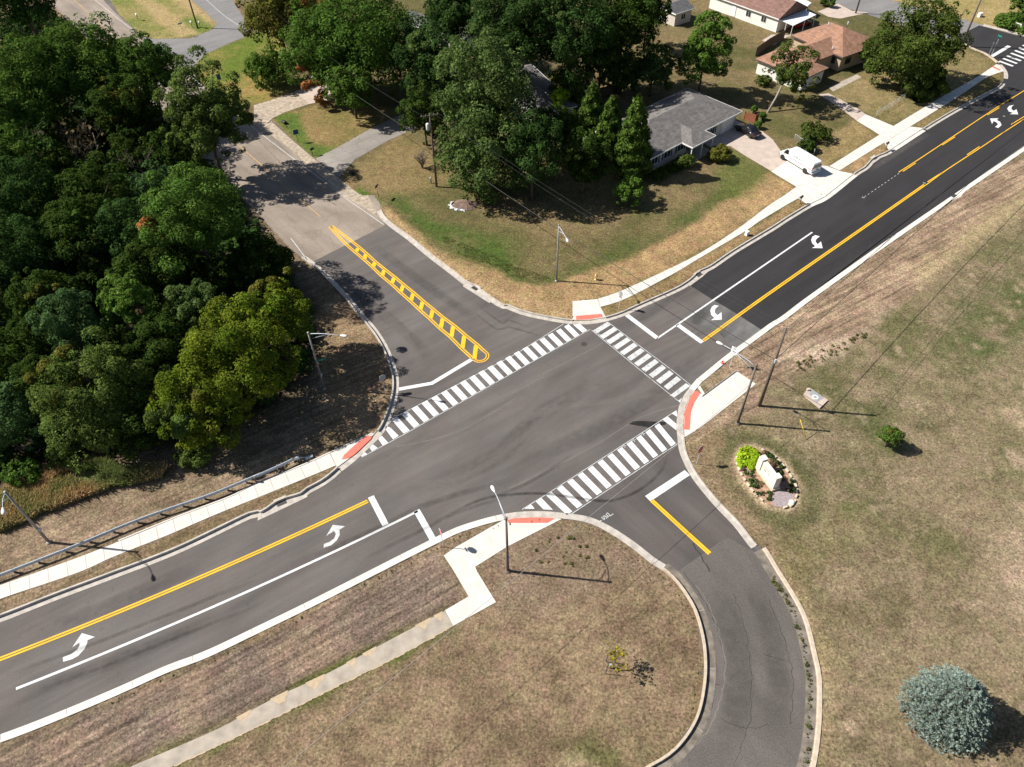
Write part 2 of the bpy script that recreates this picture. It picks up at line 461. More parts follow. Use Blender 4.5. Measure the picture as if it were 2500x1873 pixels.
lay(np.clip(1 - np.abs(sdf(gx, gy, oldw) + .1) / .75, 0, 1) * np.clip(.6 + n2 * 1.5, 0, 1), C(.085, .105, .022))
cornS = P('C1', 1640, 1350, 2000, 1640, 'D1', 2030, 260, 2209, 480, 'D2', 0, 450, 500, 260, 1000, 90, 1400, 70, 'C2', 1050, 1450, 860, 1322, 580, 1214, 300, 1190)
lay(w_in(cornS, 1.0) * 0.85, blend(SOIL, C(.18, .135, .085), 0.5 + 1.2 * n2))
lay(w_in(P('S', 1500, 1830, 1440, 1790, 1380, 1830, 1390, 1900, 1500, 1920), 0.8) * 0.8, C(.10, .10, .035))
lay(w_in(P('D2', 500, 1560, 640, 1560, 720, 1657, 480, 1700), 0.6), PALE)
# east lot
east = LE + [Vector((q[0], q[1])) for q in P('S', 2900, 600, 2900, 2000, 1990, 2100)]
wE = w_in(east, 0.3)
lay(wE, blend(C(.238, .186, .116), C(.140, .113, .063), 0.5 + 1.3 * n2 + 0.7 * n3))
gE = np.clip(0.62 + 1.3 * n1 + 0.9 * n2 + .4 * n3, 0, 1)
eg = P('S', 1925, 905, 2010, 850, 2150, 740, 2300, 640, 2560, 470, 2700, 1350, 2350, 1420, 2150, 1270, 2000, 1180, 1960, 1050)
lay(w_in(eg, 3.0) * gE * 0.7, C(.105, .108, .044))
for q_, k_ in (((2290, 760, 2520, 640, 2540, 980, 2400, 960, 2270, 860), .9), ((2380, 1080, 2470, 1060, 2490, 1160, 2420, 1190), .95), ((2060, 1010, 2160, 960, 2240, 1050, 2140, 1130), .5), ((2080, 1090, 2105, 1090, 2110, 1190, 2085, 1190), 1.0), ((2040, 1230, 2120, 1220, 2150, 1310, 2060, 1320), .7), ((2200, 880, 2300, 860, 2330, 960, 2230, 980), .6)):
    lay(w_in(P('S', *q_), 1.6) * np.clip(.55 + n2 + .5 * n3, 0, 1) * k_, C(.080, .100, .034))
for q_, k_ in (((2420, 900, 2560, 800, 2600, 1010, 2450, 1020), .8), ((2280, 1090, 2380, 1060, 2400, 1160, 2300, 1190), .6), ((2200, 1140, 2290, 1180, 2260, 1260, 2180, 1230), .55), ((2180, 960, 2280, 930, 2300, 1000, 2200, 1020), .5), ((2420, 1230, 2560, 1180, 2580, 1360, 2430, 1330), .85), ((2330, 1400, 2500, 1400, 2500, 1560, 2400, 1520), .5)):
    lay(w_in(P('S', *q_), 2.0) * np.clip(.5 + 1.5 * n2 + .9 * n3, 0, 1) * k_, C(.37, .28, .19))
lay(wE * (1 - w_in(eg, 3.0)) * np.clip(n1 * 1.5, 0, 1) * 0.6, C(.15, .135, .05))
lay(wE * np.clip(1.5 * n4 - 0.25 + 0.7 * n2 + .5 * n3, 0, 1) * 0.75, C(.36, .265, .18))
lay(wE * np.clip(2.2 * n3 + 1.2 * n2 - .9, 0, 1) * .6, C(.38, .29, .2))
lay(w_in(P('S', 2420, 1330, 2560, 1250, 2600, 1560, 2470, 1500), 2.5) * np.clip(0.6 + n2, 0, 1), C(.40, .30, .21))
est = P('B3', 0, 1252, 400, 955, 1000, 523, 1570, 132, 1720, 0, 'S', 2520, 372, 2560, 440, 'B3', 2000, 150, 1550, 560, 1250, 870, 850, 1230, 560, 1420, 250, 1600, 0, 1657, 'C3', 0, 300, 'C2', 2150, 330, 1800, 420, 1600, 560, 1500, 560, 1640, 430, 2080, 70, 1900, 0, 'B2', 1650, 1657)
we = w_in(est, 0.6)
lay(we, blend(C(.235, .165, .112), C(.345, .25, .17), 0.45 + 1.1 * n2)); furrow = np.maximum(furrow, we)
lay(w_in(P('B3', 330, 1320, 800, 1250, 1100, 1000, 900, 1180, 640, 1400, 330, 1500, 150, 1440), 1.0) * np.clip(.75 + n3, 0, 1), BARE)
lay(w_in(P('C2', 1500, 600, 1700, 430, 1850, 600, 1900, 800, 2209, 1250, 2209, 1500, 1950, 1225, 1600, 825), 0.6) * .8, blend(C(.30, .21, .135), C(.21, .15, .09), 0.5 + n2))
lay(w_in(P('S', 2220, 660, 2360, 560, 2520, 455, 2520, 500, 2380, 600, 2240, 700), 1.0) * 0.7, C(.40, .31, .18))
lay(w_in(P('D3', 500, 1650, 510, 900, 390, 430, 150, 0, 60, -150, 170, -100, 420, 380, 560, 800, 600, 1650), 1.0) * .6, C(.33, .25, .14))
bedring = P('M', 60, 430, 170, 220, 350, 130, 560, 140, 900, 300, 1250, 520, 1450, 850, 1540, 1150, 1480, 1440, 1250, 1580, 950, 1560, 600, 1380, 250, 980, 90, 640)
ringx = P('M', 60, 430, 300, 150, 520, 150, 900, 300, 1250, 520, 1450, 850, 1560, 1150, 1500, 1480, 1250, 1600, 950, 1570, 600, 1400, 250, 1000, 60, 600)
lay(np.clip(1.3 - np.abs(sdf(wx, wy, ringx) + 0.9) / 1.0, 0, 1) * 0.6, C(.075, .085, .032))
lay(np.clip(sdf(gx, gy, bedring) / .4 + .5, 0, 1) * .95, C(.40, .30, .20))
# west lot
westlot = [Vector((q[0], q[1])) for q in P('S', -500, 1480)] + LW + LW2 + [Vector((q[0], q[1])) for q in P('S', -400, -330, -900, 400)]
wW = w_in(westlot, 0.3)
lay(wW, blend(C(.285, .21, .142), C(.18, .135, .085), 0.55 + 1.1 * n2 + .5 * n3))
furrow = np.maximum(furrow, wW * 0.6)
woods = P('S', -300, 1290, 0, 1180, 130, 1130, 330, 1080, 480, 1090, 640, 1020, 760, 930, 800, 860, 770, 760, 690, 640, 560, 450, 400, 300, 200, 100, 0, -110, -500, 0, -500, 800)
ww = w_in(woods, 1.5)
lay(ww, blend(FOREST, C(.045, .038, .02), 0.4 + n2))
lay(w_in(P('S', 40, 0, 140, 30, 170, 110, 60, 130, -60, 110, -60, 20), 1.5), blend(C(.30, .22, .12), C(.2, .15, .07), 0.5 + n2))
lay(w_in(P('C0', -200, 1250, 0, 1080, 200, 940, 420, 800, 900, 720, 980, 800, 700, 1000, 300, 1180, 0, 1320), 0.8), blend(C(.34, .24, .13), C(.13, .16, .055), 0.35 + 1.3 * n1 + 0.5 * n2))
verge = P('D0', 0, 385, 480, 192, 'C0', 960, 1648, 1500, 1436, 2209, 1110, 'C1', 180, 1058, 390, 985, 560, 880, 700, 768, 690, 750, 440, 855, 'C0', 2209, 985, 1820, 1165, 650, 1657, 'D0', 0, 245)
lay(w_in(verge, 0.25), blend(C(.16, .12, .06), C(.235, .17, .11), 0.5 + n2))
lay(w_in(P('C1', 560, 640, 900, 470, 1050, 440, 1150, 200, 1165, 0, 'B1', 1120, 1440, 980, 1190, 840, 1050, 700, 1000, 520, 1080, 600, 1657), 1.0) * 0.75, blend(C(.33, .225, .13), C(.22, .155, .09), 0.5 + n2))
# north lot
northlot = LN + [Vector((q[0], q[1])) for q in SIDE_E[:5]] + [Vector((q[0], q[1])) for q in P('S', 1500, -260, 700, -260, 560, -60)] + [Vector((q[0], q[1])) for q in SIDE_W[12:]] + _isl2
wN = w_in(northlot, 0.3)
lay(wN, blend(C(.190, .142, .072), C(.105, .097, .038), 0.5 + 1.3 * n1 + 0.7 * n2))
lay(wN * np.clip(1.3 * n4 + 0.15, 0, 1) * 0.5, C(.10, .105, .035))
# straw strip inside the new kerb and beside the new pavement
straw = LN[:0] + P('B1', 1075, 185, 1110, 245, 1330, 420, 1500, 560, 1690, 705, 1860, 815, 2010, 925, 'B2', 0, 985, 300, 1075, 545, 1112, 545, 955, 750, 935, 950, 870, 1300, 710, 1900, 370, 2209, 140, 'A3', 180, 1657, 290, 1580, 60, 1450, -100, 1560, 'B2', 2050, -10, 1800, 130, 1400, 400, 1000, 590, 700, 690, 420, 795, 230, 820, 100, 800, 0, 745, 'B1', 2050, 680, 1750, 590, 1500, 480, 1300, 290, 1140, 170)
lay(w_in(straw, 0.45), blend(STRAW, C(.26, .18, .09), 0.35 + 1.1 * n2 + .4 * n3))
lay(w_in(P('B1', 1075, 185, 1110, 245, 1500, 560, 2209, 1035, 'B2', 545, 1112, 420, 1000, 0, 880, 'B1', 1700, 640, 1300, 330), 0.4) * .5, C(.40, .28, .15))
gband = P('B1', 1120, 100, 1250, 220, 1480, 420, 1750, 580, 2100, 710, 2209, 780, 2209, 480, 1900, 360, 1600, 290, 1350, 150, 1180, 60)
lay(w_in(gband, 1.3) * np.clip(.95 + .8 * n2, 0, 1), C(.066, .100, .022))
gband2 = P('B2', 0, 745, 230, 815, 700, 690, 1000, 590, 1400, 400, 1800, 130, 2050, -40, 1900, -80, 1500, 200, 900, 500, 500, 680, 200, 760, 0, 690)
lay(w_in(gband2, 0.9) * np.clip(.75 + n2, 0, 1) * .85, C(.075, .098, .026))
lay(w_in(P('A1', 1240, 1120, 1000, 1330, 730, 1500, 860, 1600, 1100, 1657, 1500, 1600, 1700, 1500, 1640, 1350, 1400, 1250), 1.5) * .45, C(.27, .19, .09))
lay(w_in(P('B1', 780, 40, 900, 0, 1040, 90, 1060, 160, 960, 150), .4) * .9, C(.075, .13, .02))
nstrip = P('A3', 650, 1445, 920, 1250, 1030, 1205, 1065, 1270, 960, 1318, 890, 1385, 770, 1465)
lay(w_in(nstrip, .3), blend(STRAW, C(.22, .16, .08), .5 + n2))
lay(w_in(P('A3', 1250, 1072, 1650, 822, 1880, 662, 2010, 600, 2036, 640, 1985, 735, 1750, 858, 1360, 1083), .3), blend(C(.25, .18, .09), C(.16, .13, .05), .5 + n2))
lay(w_in(P('B2', 780, 1005, 1000, 930, 1400, 720, 1990, 370, 'B3', 0, 268, 300, 90, 380, 130, 0, 370, 'B2', 1900, 520, 1600, 700, 1500, 790, 950, 1048, 820, 1085), .3), blend(C(.30, .205, .105), C(.19, .14, .065), .5 + n2))
lay(w_in(P('A3', 560, 800, 870, 965, 1110, 1065, 1500, 830, 1900, 600, 1960, 520, 1700, 400, 1050, 480, 700, 700), 1.0) * .7, blend(C(.29, .22, .11), C(.20, .165, .07), .5 + n2))
lay(w_in(P('A3', 290, 1580, 560, 1410, 990, 1140, 760, 1020, 520, 1180, 480, 1300), .6) * .8, blend(C(.33, .235, .115), C(.2, .155, .065), .5 + n2))
lay(w_in(P('A2', 2209, 1460, 2060, 1657, 1880, 1657, 1700, 1500, 1900, 1250), 1.) * .7, C(.105, .125, .032))
# lawns along the old road
lay(w_in(P('A1', 160, 1010, 250, 955, 640, 850, 700, 780, 1240, 950, 700, 1280, 560, 1330, 510, 1330), .6), blend(C(.17, .145, .05), C(.24, .17, .075), .5 + 1.2 * n1 + .5 * n2))
lay(w_in(P('A1', 160, 1000, 280, 950, 380, 950, 400, 1050, 480, 1200, 700, 1270, 570, 1335, 500, 1330), .7) * .9, C(.075, .135, .022))
lay(w_in(P('A0', 1640, 560, 1700, 470, 2209, 260, 'A1', 240, 250, 340, 770, 140, 850, 0, 890, 'A0', 2110, 890, 1850, 860, 1680, 690), .8), blend(C(.115, .155, .025), C(.30, .205, .075), .35 + 1.5 * n1 + .5 * n2))
isl = P('A0', 880, -80, 1010, 130, 1200, 300, 1290, 330, 1420, 325, 1600, 325, 1800, 245, 1825, 195, 1610, 0, 1500, -120)
lay(w_in(isl, .3), blend(C(.13, .17, .035), C(.33, .25, .11), .45 + 1.1 * n1))
for a, b in (((1120, 0), (1520, 320)), ((1420, -30), (1800, 230))):
    lay(w_in(P('A0', a[0], a[1], a[0] + 180, a[1], b[0] + 160, b[1] - 30, b[0], b[1]), .8) * .75, C(.40, .29, .15))
# far side of the north-east side street
lay(w_in(P('A3', 1080, 0, 1400, 82, 1650, 152, 1870, 212, 2209, 300, 2600, 400, 2700, -200, 1000, -200), .6), blend(C(.36, .27, .125), C(.26, .215, .085), .5 + 1.2 * n2))
rgba = np.ones((len(gx), 4)); rgba[:, :3] = np.clip(col, 0.005, 1); rgba[:, 3] = furrow

def ground_material():
    m = bpy.data.materials.new('lawn_and_soil')
    t, N, L = nt(m)
    b = N['Principled BSDF']; b.inputs['Roughness'].default_value = 0.95; b.inputs['Specular IOR Level'].default_value = 0.1
    a = N.new('ShaderNodeAttribute'); a.attribute_name = 'col'
    tc = N.new('ShaderNodeTexCoord')
    def noise(scale, det, rough=0.6, mp=None):
        n = N.new('ShaderNodeTexNoise'); n.inputs['Scale'].default_value = scale; n.inputs['Detail'].default_value = det; n.inputs['Roughness'].default_value = rough
        if mp:
            q = N.new('ShaderNodeMapping'); q.vector_type = 'TEXTURE'; q.inputs['Rotation'].default_value = (0, 0, mp[0]); q.inputs['Scale'].default_value = (1 / mp[1], 1 / mp[2], 1)
            L.new(tc.outputs['Object'], q.inputs[0]); L.new(q.outputs[0], n.inputs['Vector'])
        else: L.new(tc.outputs['Object'], n.inputs['Vector'])
        return n
    def rng(src, lo, hi, x0=0.3, x1=0.7):
        r = N.new('ShaderNodeMapRange'); r.inputs[1].default_value = x0; r.inputs[2].default_value = x1; r.inputs[3].default_value = lo; r.inputs[4].default_value = hi
        L.new(src, r.inputs[0]); return r.outputs[0]
    def mul(x, y):
        k = N.new('ShaderNodeMath'); k.operation = 'MULTIPLY'; L.new(x, k.inputs[0]); L.new(y, k.inputs[1]); return k.outputs[0]
    f1 = noise(4.6, 8, 0.82); f2 = noise(0.9, 6, 0.75)
    v = mul(rng(f1.outputs['Fac'], 0.2, 1.7, 0.34, 0.66), rng(f2.outputs['Fac'], 0.72, 1.28))
    fu = noise(1.9, 5, 0.65, (0.56, 0.06, 1.0))
    fr = rng(fu.outputs['Fac'], 0.42, 1.5)
    mx = N.new('ShaderNodeMix'); mx.data_type = 'FLOAT'
    mx.inputs[2].default_value = 1.0
    L.new(a.outputs['Alpha'], mx.inputs[0]); L.new(fr, mx.inputs[3])
    v = mul(v, mx.outputs[0])
    sp = noise(7.5, 3, 0.7)
    v = mul(v, rng(sp.outputs['Fac'], 0.9, 1.75, 0.56, 0.72))
    hs = N.new('ShaderNodeHueSaturation')
    h1 = noise(0.7, 5, 0.7)
    L.new(rng(h1.outputs['Fac'], 0.475, 0.525), hs.inputs['Hue']); hs.inputs['Saturation'].default_value = 1.0
    L.new(a.outputs['Color'], hs.inputs['Color'])
    vm = N.new('ShaderNodeVectorMath'); vm.operation = 'SCALE'
    L.new(hs.outputs[0], vm.inputs[0]); L.new(v, vm.inputs['Scale'])
    L.new(vm.outputs[0], b.inputs['Base Color'])
    bp = N.new('ShaderNodeBump'); bp.inputs['Strength'].default_value = 0.7; bp.inputs['Distance'].default_value = 0.12
    L.new(f1.outputs['Fac'], bp.inputs['Height']); L.new(bp.outputs[0], b.inputs['Normal'])
    return m
M['ground'] = ground_material()
nx, ny = len(xs), len(ys)
verts = np.stack([gx, gy, gz], 1)
idx = np.arange(nx * ny).reshape(ny, nx)
quads = np.stack([idx[:-1, :-1], idx[:-1, 1:], idx[1:, 1:], idx[1:, :-1]], -1).reshape(-1, 4)
# coarse rim out to the horizon
xl, xr, yb, yt = xs[0], xs[-1], ys[0], ys[-1]
far = 3000.0
rim = np.array([(xl, yb, 0), (xr, yb, 0), (xr, yt, 0), (xl, yt, 0), (-far, -far, 0), (far, -far, 0), (far, far, 0), (-far, far, 0)], float)
rim[:, 2] = -0.06
b0 = len(verts)
verts = np.vstack([verts, rim])
quads = np.vstack([quads, np.array([(0, 1, 5, 4), (1, 2, 6, 5), (2, 3, 7, 6), (3, 0, 4, 7)])[:, ::-1] * 1 + b0])
quads[-4:] = quads[-4:, ::-1]
rgba = np.vstack([rgba, np.tile([.17, .15, .07, 0], (8, 1))])
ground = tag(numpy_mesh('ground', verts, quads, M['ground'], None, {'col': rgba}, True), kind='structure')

# ------------------------------------------------------------------ carriageways
def poly_sheet(name, pts, z, m):
    return tag(MB().sheet([(q[0], q[1]) for q in pts], z).build(name, m), kind='structure')
poly_sheet('road', ROAD, 0.0, M['asphalt'])
def fat(pts, k=1):
    return pts
newp = P('B2', 1530, 815, 1720, 935, 1900, 1040, 2140, 1195, 2205, 1168, 'B3', 0, 1205, 400, 905, 1000, 475, 1500, 130, 1700, 0, 'A3', 1900, 1440, 2209, 1225, 'S', 2640, 210, 2640, 60, 'A3', 2209, 320, 1870, 225, 1830, 212, 1660, 300, 1660, 350, 1790, 420, 1960, 520, 2036, 600, 2036, 690, 1900, 785, 1360, 1090, 1065, 1280, 770, 1475, 530, 1665, 'B3', 390, 145, 0, 380, 'B2', 1900, 530, 1600, 720)
poly_sheet('road_new_asphalt', newp, 0.004, M['asphalt_new'])
poly_sheet('road_milled_patch', P('B2', 1720, 935, 1900, 1040, 2140, 1195, 2080, 1250, 1900, 1350, 1780, 1220, 1480, 1110, 1600, 1010), 0.004, M['asphalt_cut'])
oldp = [(q[0], q[1]) for q in P('B1', 470, 632, 790, 470, 1105, 312, 1075, 190, 1060, 120, 1000, 40, 'A1', 840, 1600, 720, 1500, 510, 1340, 150, 1025, 'S', 620, 290, 560, 250, 470, 190, 362, 101, 280, 30, 150, -110, 0, -280)] + [(q.x, q.y) for q in reversed(LW2)]
poly_sheet('old_road', oldp, 0.004, M['asphalt_old'])
poly_sheet('side_street', SIDE_W + P('A0', 1560, 600, 1400, 470, 1240, 360), 0.008, M['asphalt_side'])
poly_sheet('side_street', SIDE_E[:-2] + P('A3', 1830, 215, 1660, 300), 0.006, M['asphalt_side'])
drv = [(q[0], q[1]) for q in P('C2', 1420, 1657, 1560, 1560, 1640, 1500, 1720, 1440, 1800, 1380, 1860, 1362, 1920, 1390, 2000, 1440, 2110, 1500, 'D3', 60, 0, 300, 240, 460, 700, 500, 1150, 450, 1657, 'S', 1965, 1950, 1400, 1980, 1520, 1915, 'D2', 1160, 1657, 1400, 1500, 1600, 1180, 1650, 750, 1570, 350, 1420, 100)]
poly_sheet('drive_road', drv, 0.004, M['asphalt_drive'])
sap = P('C2', 540, 1150, 900, 905, 1410, 560, 1500, 640, 1600, 840, 1800, 1085, 2110, 1490, 2000, 1436, 1860, 1358, 1720, 1436, 1420, 1650, 1200, 1560, 860, 1310)
poly_sheet('road_south_apron', sap, 0.003, M['asphalt_south'])
# gravel shoulder and bare edge beside the old road
poly_sheet('gravel_shoulder', P('A1', 760, 1657, 560, 1480, 300, 1250, 0, 1040, 'S', 560, 262, 470, 185, 'A0', 1630, 610, 1690, 690, 1860, 860, 'A1', 0, 900, 140, 900, 160, 1010, 150, 1030, 330, 1190, 510, 1345, 720, 1505, 900, 1650, 'B1', 880, 0, 960, 60, 1000, 130, 1030, 190, 1040, 240, 930, 160), 0.0095, M['gravel'])
poly_sheet('gravel_driveway', P('A1', 0, 890, 140, 850, 340, 780, 470, 880, 250, 955, 160, 1000, 120, 1040, 0, 1030), GZ + 0.03, M['gravel'])
poly_sheet('concrete_driveway', P('A1', 340, 780, 430, 740, 700, 720, 750, 745, 640, 820, 660, 845, 470, 880), GZ + 0.034, M['concrete_tan'])
poly_sheet('asphalt_driveway', P('A1', 520, 1340, 700, 1250, 1000, 1080, 1270, 955, 1400, 960, 1370, 1080, 1130, 1190, 850, 1350, 720, 1500, 640, 1440), GZ + 0.03, M['driveway_grey'])

# ------------------------------------------------------------------ kerbs with gutter pans
def sub(line, a, b):
    """piece of a line between the points nearest to a and b"""
    ia = min(range(len(line)), key=lambda i: (line[i] - Vector((a[0], a[1]))).length)
    ib = min(range(len(line)), key=lambda i: (line[i] - Vector((b[0], b[1]))).length)
    if ia > ib: ia, ib = ib, ia
    return line[ia:ib + 1]
def kerb(line, side, m, gut=0.54, kw=0.17, h=0.2, flat=False, pan=None):
    """side=+1: road lies to the left of the line"""
    mb = MB()
    if not flat:
        a, b = line, offset_line(line, side * kw)
        n = len(line)
        base = offset_line(line, side * (kw + 0.03))
        back = [(q.x, q.y, -0.05) for q in a]; t0 = [(q.x, q.y, h) for q in a]; t1 = [(q.x, q.y, h) for q in b]; f0 = [(q.x, q.y, 0.0) for q in base]
        for A, B in ((back, t0), (t0, t1), (t1, f0)):
            mb.add(A + B, [(i, i + 1, n + i + 1, n + i) for i in range(n - 1)])
        mb.add([back[0], t0[0], t1[0], f0[0]], [(0, 1, 2, 3)]); mb.add([back[-1], t0[-1], t1[-1], f0[-1]], [(0, 1, 2, 3)])
        g0 = base
    else:
        g0 = offset_line(line, side * 0.0)
    if pan:
        pmb = MB(); ribbon(pmb, g0, offset_line(line, side * (kw + gut)), 0.012); tag(pmb.build('gutter', pan), kind='structure')
    else:
        ribbon(mb, g0, offset_line(line, side * (kw + gut)), 0.012)
    # joints across the pan every 3 m
    o = tag(mb.build('kerb', m, recalc=True), kind='structure')
    jm = MB()
    acc = 0.0
    for i in range(1, len(line) - 1):
        acc += (line[i] - line[i - 1]).length
        if acc > 4.5:
            acc = 0.0
            t = (line[i + 1] - line[i - 1]).normalized(); nr = Vector((-t.y, t.x)) * side
            p0 = line[i] + nr * (kw + 0.04 if not flat else 0.0); p1 = line[i] + nr * (kw + gut - 0.01)
            jm.sheet([p0 - t * .025, p1 - t * .025, p1 + t * .025, p0 + t * .025], 0.0155)
    if jm.v: tag(jm.build('kerb_joint', M['joint']), kind='structure')
    return o
def k_all(line, side, cuts, h=.2):
    """cuts: list of (a, b, kind, material) from start to end"""
    for a, b, flat, m in cuts:
        kerb(sub(line, a, b), side, m, flat=flat, h=h)
pw = lambda t, x, y: one(t, x, y)
KC, KW = M['concrete_kerb'], M['concrete_white']
# travel along LW: left->corner->up : road on the right (-1)
k_all(LW, -1, [(LW[0], pw('C1', 700, 768), False, KC), (pw('C1', 712, 760), pw('C1', 1035, 462), True, KC), (pw('C1', 1045, 452), LW[-1], False, KC)], .27)
# LN: travel down the old road, round the corner to the right: road on the right (-1)
k_all(LN, -1, [(pw('B1', 1075, 185), pw('B2', 535, 1110), False, KC), (pw('B2', 545, 1112), pw('B2', 815, 1088), True, KC), (pw('B2', 825, 1086), pw('B3', 388, 138), False, KC),
               (pw('B3', 395, 130), pw('A3', 765, 1470), True, KW), (pw('A3', 775, 1464), pw('A3', 1068, 1272), False, KC), (pw('A3', 1080, 1264), pw('A3', 1352, 1088), True, KW), (pw('A3', 1360, 1083), pw('A3', 2020, 700), False, KC), (pw('A3', 2036, 660), pw('A3', 1985, 545), True, KC), (pw('A3', 1970, 528), pw('A3', 1655, 354), False, M['kerb_old'])])
# LE: travel up from the bottom: road on the left (+1)
k_all(LE, 1, [(pw('C2', 2110, 1432), pw('C2', 1488, 515), False, KC), (pw('C2', 1484, 500), pw('C2', 1572, 122), True, KC), (pw('C2', 1582, 112), LE[-1], False, KW)], .085)
_el = sub(LE, LE[0], pw('C3', 40, 1450))
kerb(_el, 1, M['kerb_old'], gut=0.1, kw=0.3, h=.1)
_sm = MB(); ribbon(_sm, offset_line(_el, .3), offset_line(_el, 1.25), .009); tag(_sm.build('gutter', M['gutter_old']), kind='structure')
# LS: travel from the left: road on the left (+1)
k_all(LS, 1, [(LS[0], pw('C1', 2080, 1218), False, KW), (pw('C1', 2095, 1214), pw('C2', 455, 1199), True, KC), (pw('C2', 470, 1201), pw('D2', 1310, 8), False, KC)], .085)
kerb(sub(LS, pw('D2', 1318, 14), LS[-1]), 1, M['kerb_old'], gut=0.75, kw=0.2, h=.27, pan=M['gutter_old'])
# far kerb of the side street
fk = smooth_line(P('A3', 1870, 212, 2209, 300, 'S', 2640, 132), 0.6)
kerb(fk, -1, KC, gut=0.5)

# concrete aprons in front of the recessed inlets
for pts in (P('C1', 40, 1150, 60, 1140, 180, 1062, 262, 1026, 390, 989, 440, 952, 450, 1012, 412, 1032, 80, 1190, 30, 1212), P('B2', 1490, 800, 1560, 748, 1600, 706, 1700, 662, 1760, 635, 1640, 745, 1535, 822),
            P('A3', 760, 1478, 860, 1415, 920, 1350, 980, 1317, 1070, 1276, 1125, 1246, 960, 1362, 790, 1482), P('B1', 1780, 782, 1860, 820, 1935, 876, 2020, 935, 1985, 968, 1760, 826)):
    tag(MB().sheet([(q[0], q[1]) for q in pts], .0145).build('inlet_apron', M['concrete_kerb']), kind='structure')
tag(MB().prism([(q[0], q[1]) for q in P('B3', 1480, 192, 1560, 128, 1672, 76, 1702, 40, 1738, 10, 1700, 20)], -.05, .088).build('inlet_apron', M['concrete_white']), kind='structure')

# ------------------------------------------------------------------ pavements
def slab(name, pts, m, z=GZ + 0.035):
    return tag(MB().prism([(q[0], q[1]) for q in pts], z - 0.12, z).build(name, m), kind='structure')
def walk(name, a, b, m, z=GZ + 0.035, panel=1.52):
    """ribbon pavement between two edge lines with scored joints"""
    A = smooth_line(a, 0.3); B = smooth_line(b, 0.3)
    n = 160
    def res(L):
        d = [0.0]
        for p, q in zip(L, L[1:]): d.append(d[-1] + (q - p).length)
        out = []; j = 0
        for k in range(n + 1):
            s = d[-1] * k / n
            while j < len(d) - 2 and d[j + 1] < s: j += 1
            t = (s - d[j]) / max(1e-9, d[j + 1] - d[j]); out.append(L[j].lerp(L[j + 1], min(1, max(0, t))))
        return out, d[-1]
    A, la = res(A); B, lb = res(B)
    mb = MB()
    vs = [(q.x, q.y, z) for q in A] + [(q.x, q.y, z) for q in B] + [(q.x, q.y, z - .12) for q in A] + [(q.x, q.y, z - .12) for q in B]
    k = n + 1
    fs = []
    for i in range(n):
        fs += [(i, i + 1, k + i + 1, k + i), (i, i + 1, 2 * k + i + 1, 2 * k + i), (k + i, k + i + 1, 3 * k + i + 1, 3 * k + i)]
    fs += [(0, k, 3 * k, 2 * k), (n, k + n, 3 * k + n, 2 * k + n)]
    mb.add(vs, fs)
    o = tag(mb.build(name, m), kind='structure')
    jm = MB(); c = int(max(la, lb) / panel)
    for j in range(1, c):
        f = j * n / c; i = int(f); t = f - i
        p, q = A[i].lerp(A[i + 1], t), B[i].lerp(B[i + 1], t)
        u = (q - p).normalized(); w = Vector((-u.y, u.x)) * 0.024
        jm.sheet([p - w, q - w, q + w, p + w], z + 0.004)
    tag(jm.build('pavement_joint', M['joint']), kind='structure')
walk('pavement', P('S', -120, 1478, 'D0', 0, 130, 'C0', 300, 1657, 680, 1520, 1110, 1350, 1520, 1180, 1940, 1020, 'C1', 0, 920, 420, 750, 640, 650), P('S', -120, 1512, 'D0', 0, 245, 'C0', 650, 1657, 960, 1520, 1400, 1345, 1820, 1165, 'C1', 50, 1015, 440, 857, 690, 752), M['concrete_new'])
slab('ramp_slab', P('C1', 645, 648, 850, 555, 1010, 480, 1040, 455, 960, 545, 800, 695, 704, 765, 690, 748), M['concrete_new'], GZ + 0.03)
walk('pavement', P('B2', 760, 935, 950, 870, 1300, 710, 1600, 560, 1900, 370, 2209, 140, 'A3', 180, 1657, 290, 1580, 560, 1410), P('B2', 780, 1003, 1000, 930, 1400, 720, 1600, 600, 1990, 370, 'B3', 0, 268, 300, 90, 'A3', 350, 1657, 650, 1443), M['concrete_white'])
slab('ramp_slab', P('B2', 545, 956, 756, 937, 778, 1003, 825, 1090, 690, 1112, 545, 1112), M['concrete_new'], GZ + 0.03)
walk('pavement', P('A3', 570, 1404, 990, 1140, 1110, 1065, 1500, 830, 1800, 660, 1975, 545), P('A3', 655, 1440, 1030, 1205, 1250, 1070, 1650, 820, 1880, 665, 2030, 605), M['concrete_white'])
slab('ramp_slab', P('A3', 1978, 543, 2006, 562, 2036, 605, 2033, 604), M['concrete_new'], GZ + .03)
slab('driveway_apron', P('A3', 180, 1657, 290, 1580, 650, 1445, 770, 1470, 530, 1660, 'B3', 390, 142, 310, 90), M['concrete_white'], GZ + .028)
slab('driveway_apron', P('A3', 1030, 1207, 1250, 1072, 1358, 1083, 1072, 1272), M['concrete_white'], GZ + .028)
slab('driveway', P('A3', 80, 1450, 215, 1357, 400, 1390, 565, 1405, 290, 1578), M['concrete_white'], GZ + .028)
slab('driveway', P('A3', 870, 967, 1108, 1066, 990, 1138, 797, 1020), M['concrete_white'], GZ + .028)
slab('driveway', P('A2', 1590, 1180, 1740, 1100, 1900, 1010, 2140, 1110, 'A3', 90, 1180, 215, 1355, 80, 1450, 'A2', 2209, 1440, 1990, 1310, 1875, 1235, 1700, 1240), M['concrete_tan'], GZ + .024)
slab('driveway', P('A3', 480, 800, 560, 790, 800, 915, 870, 965, 797, 1018, 640, 900), M['concrete_tan'], GZ + .024)
slab('front_walk', P('A3', 560, 740, 800, 630, 840, 655, 600, 775), M['concrete_old'], GZ + .02)
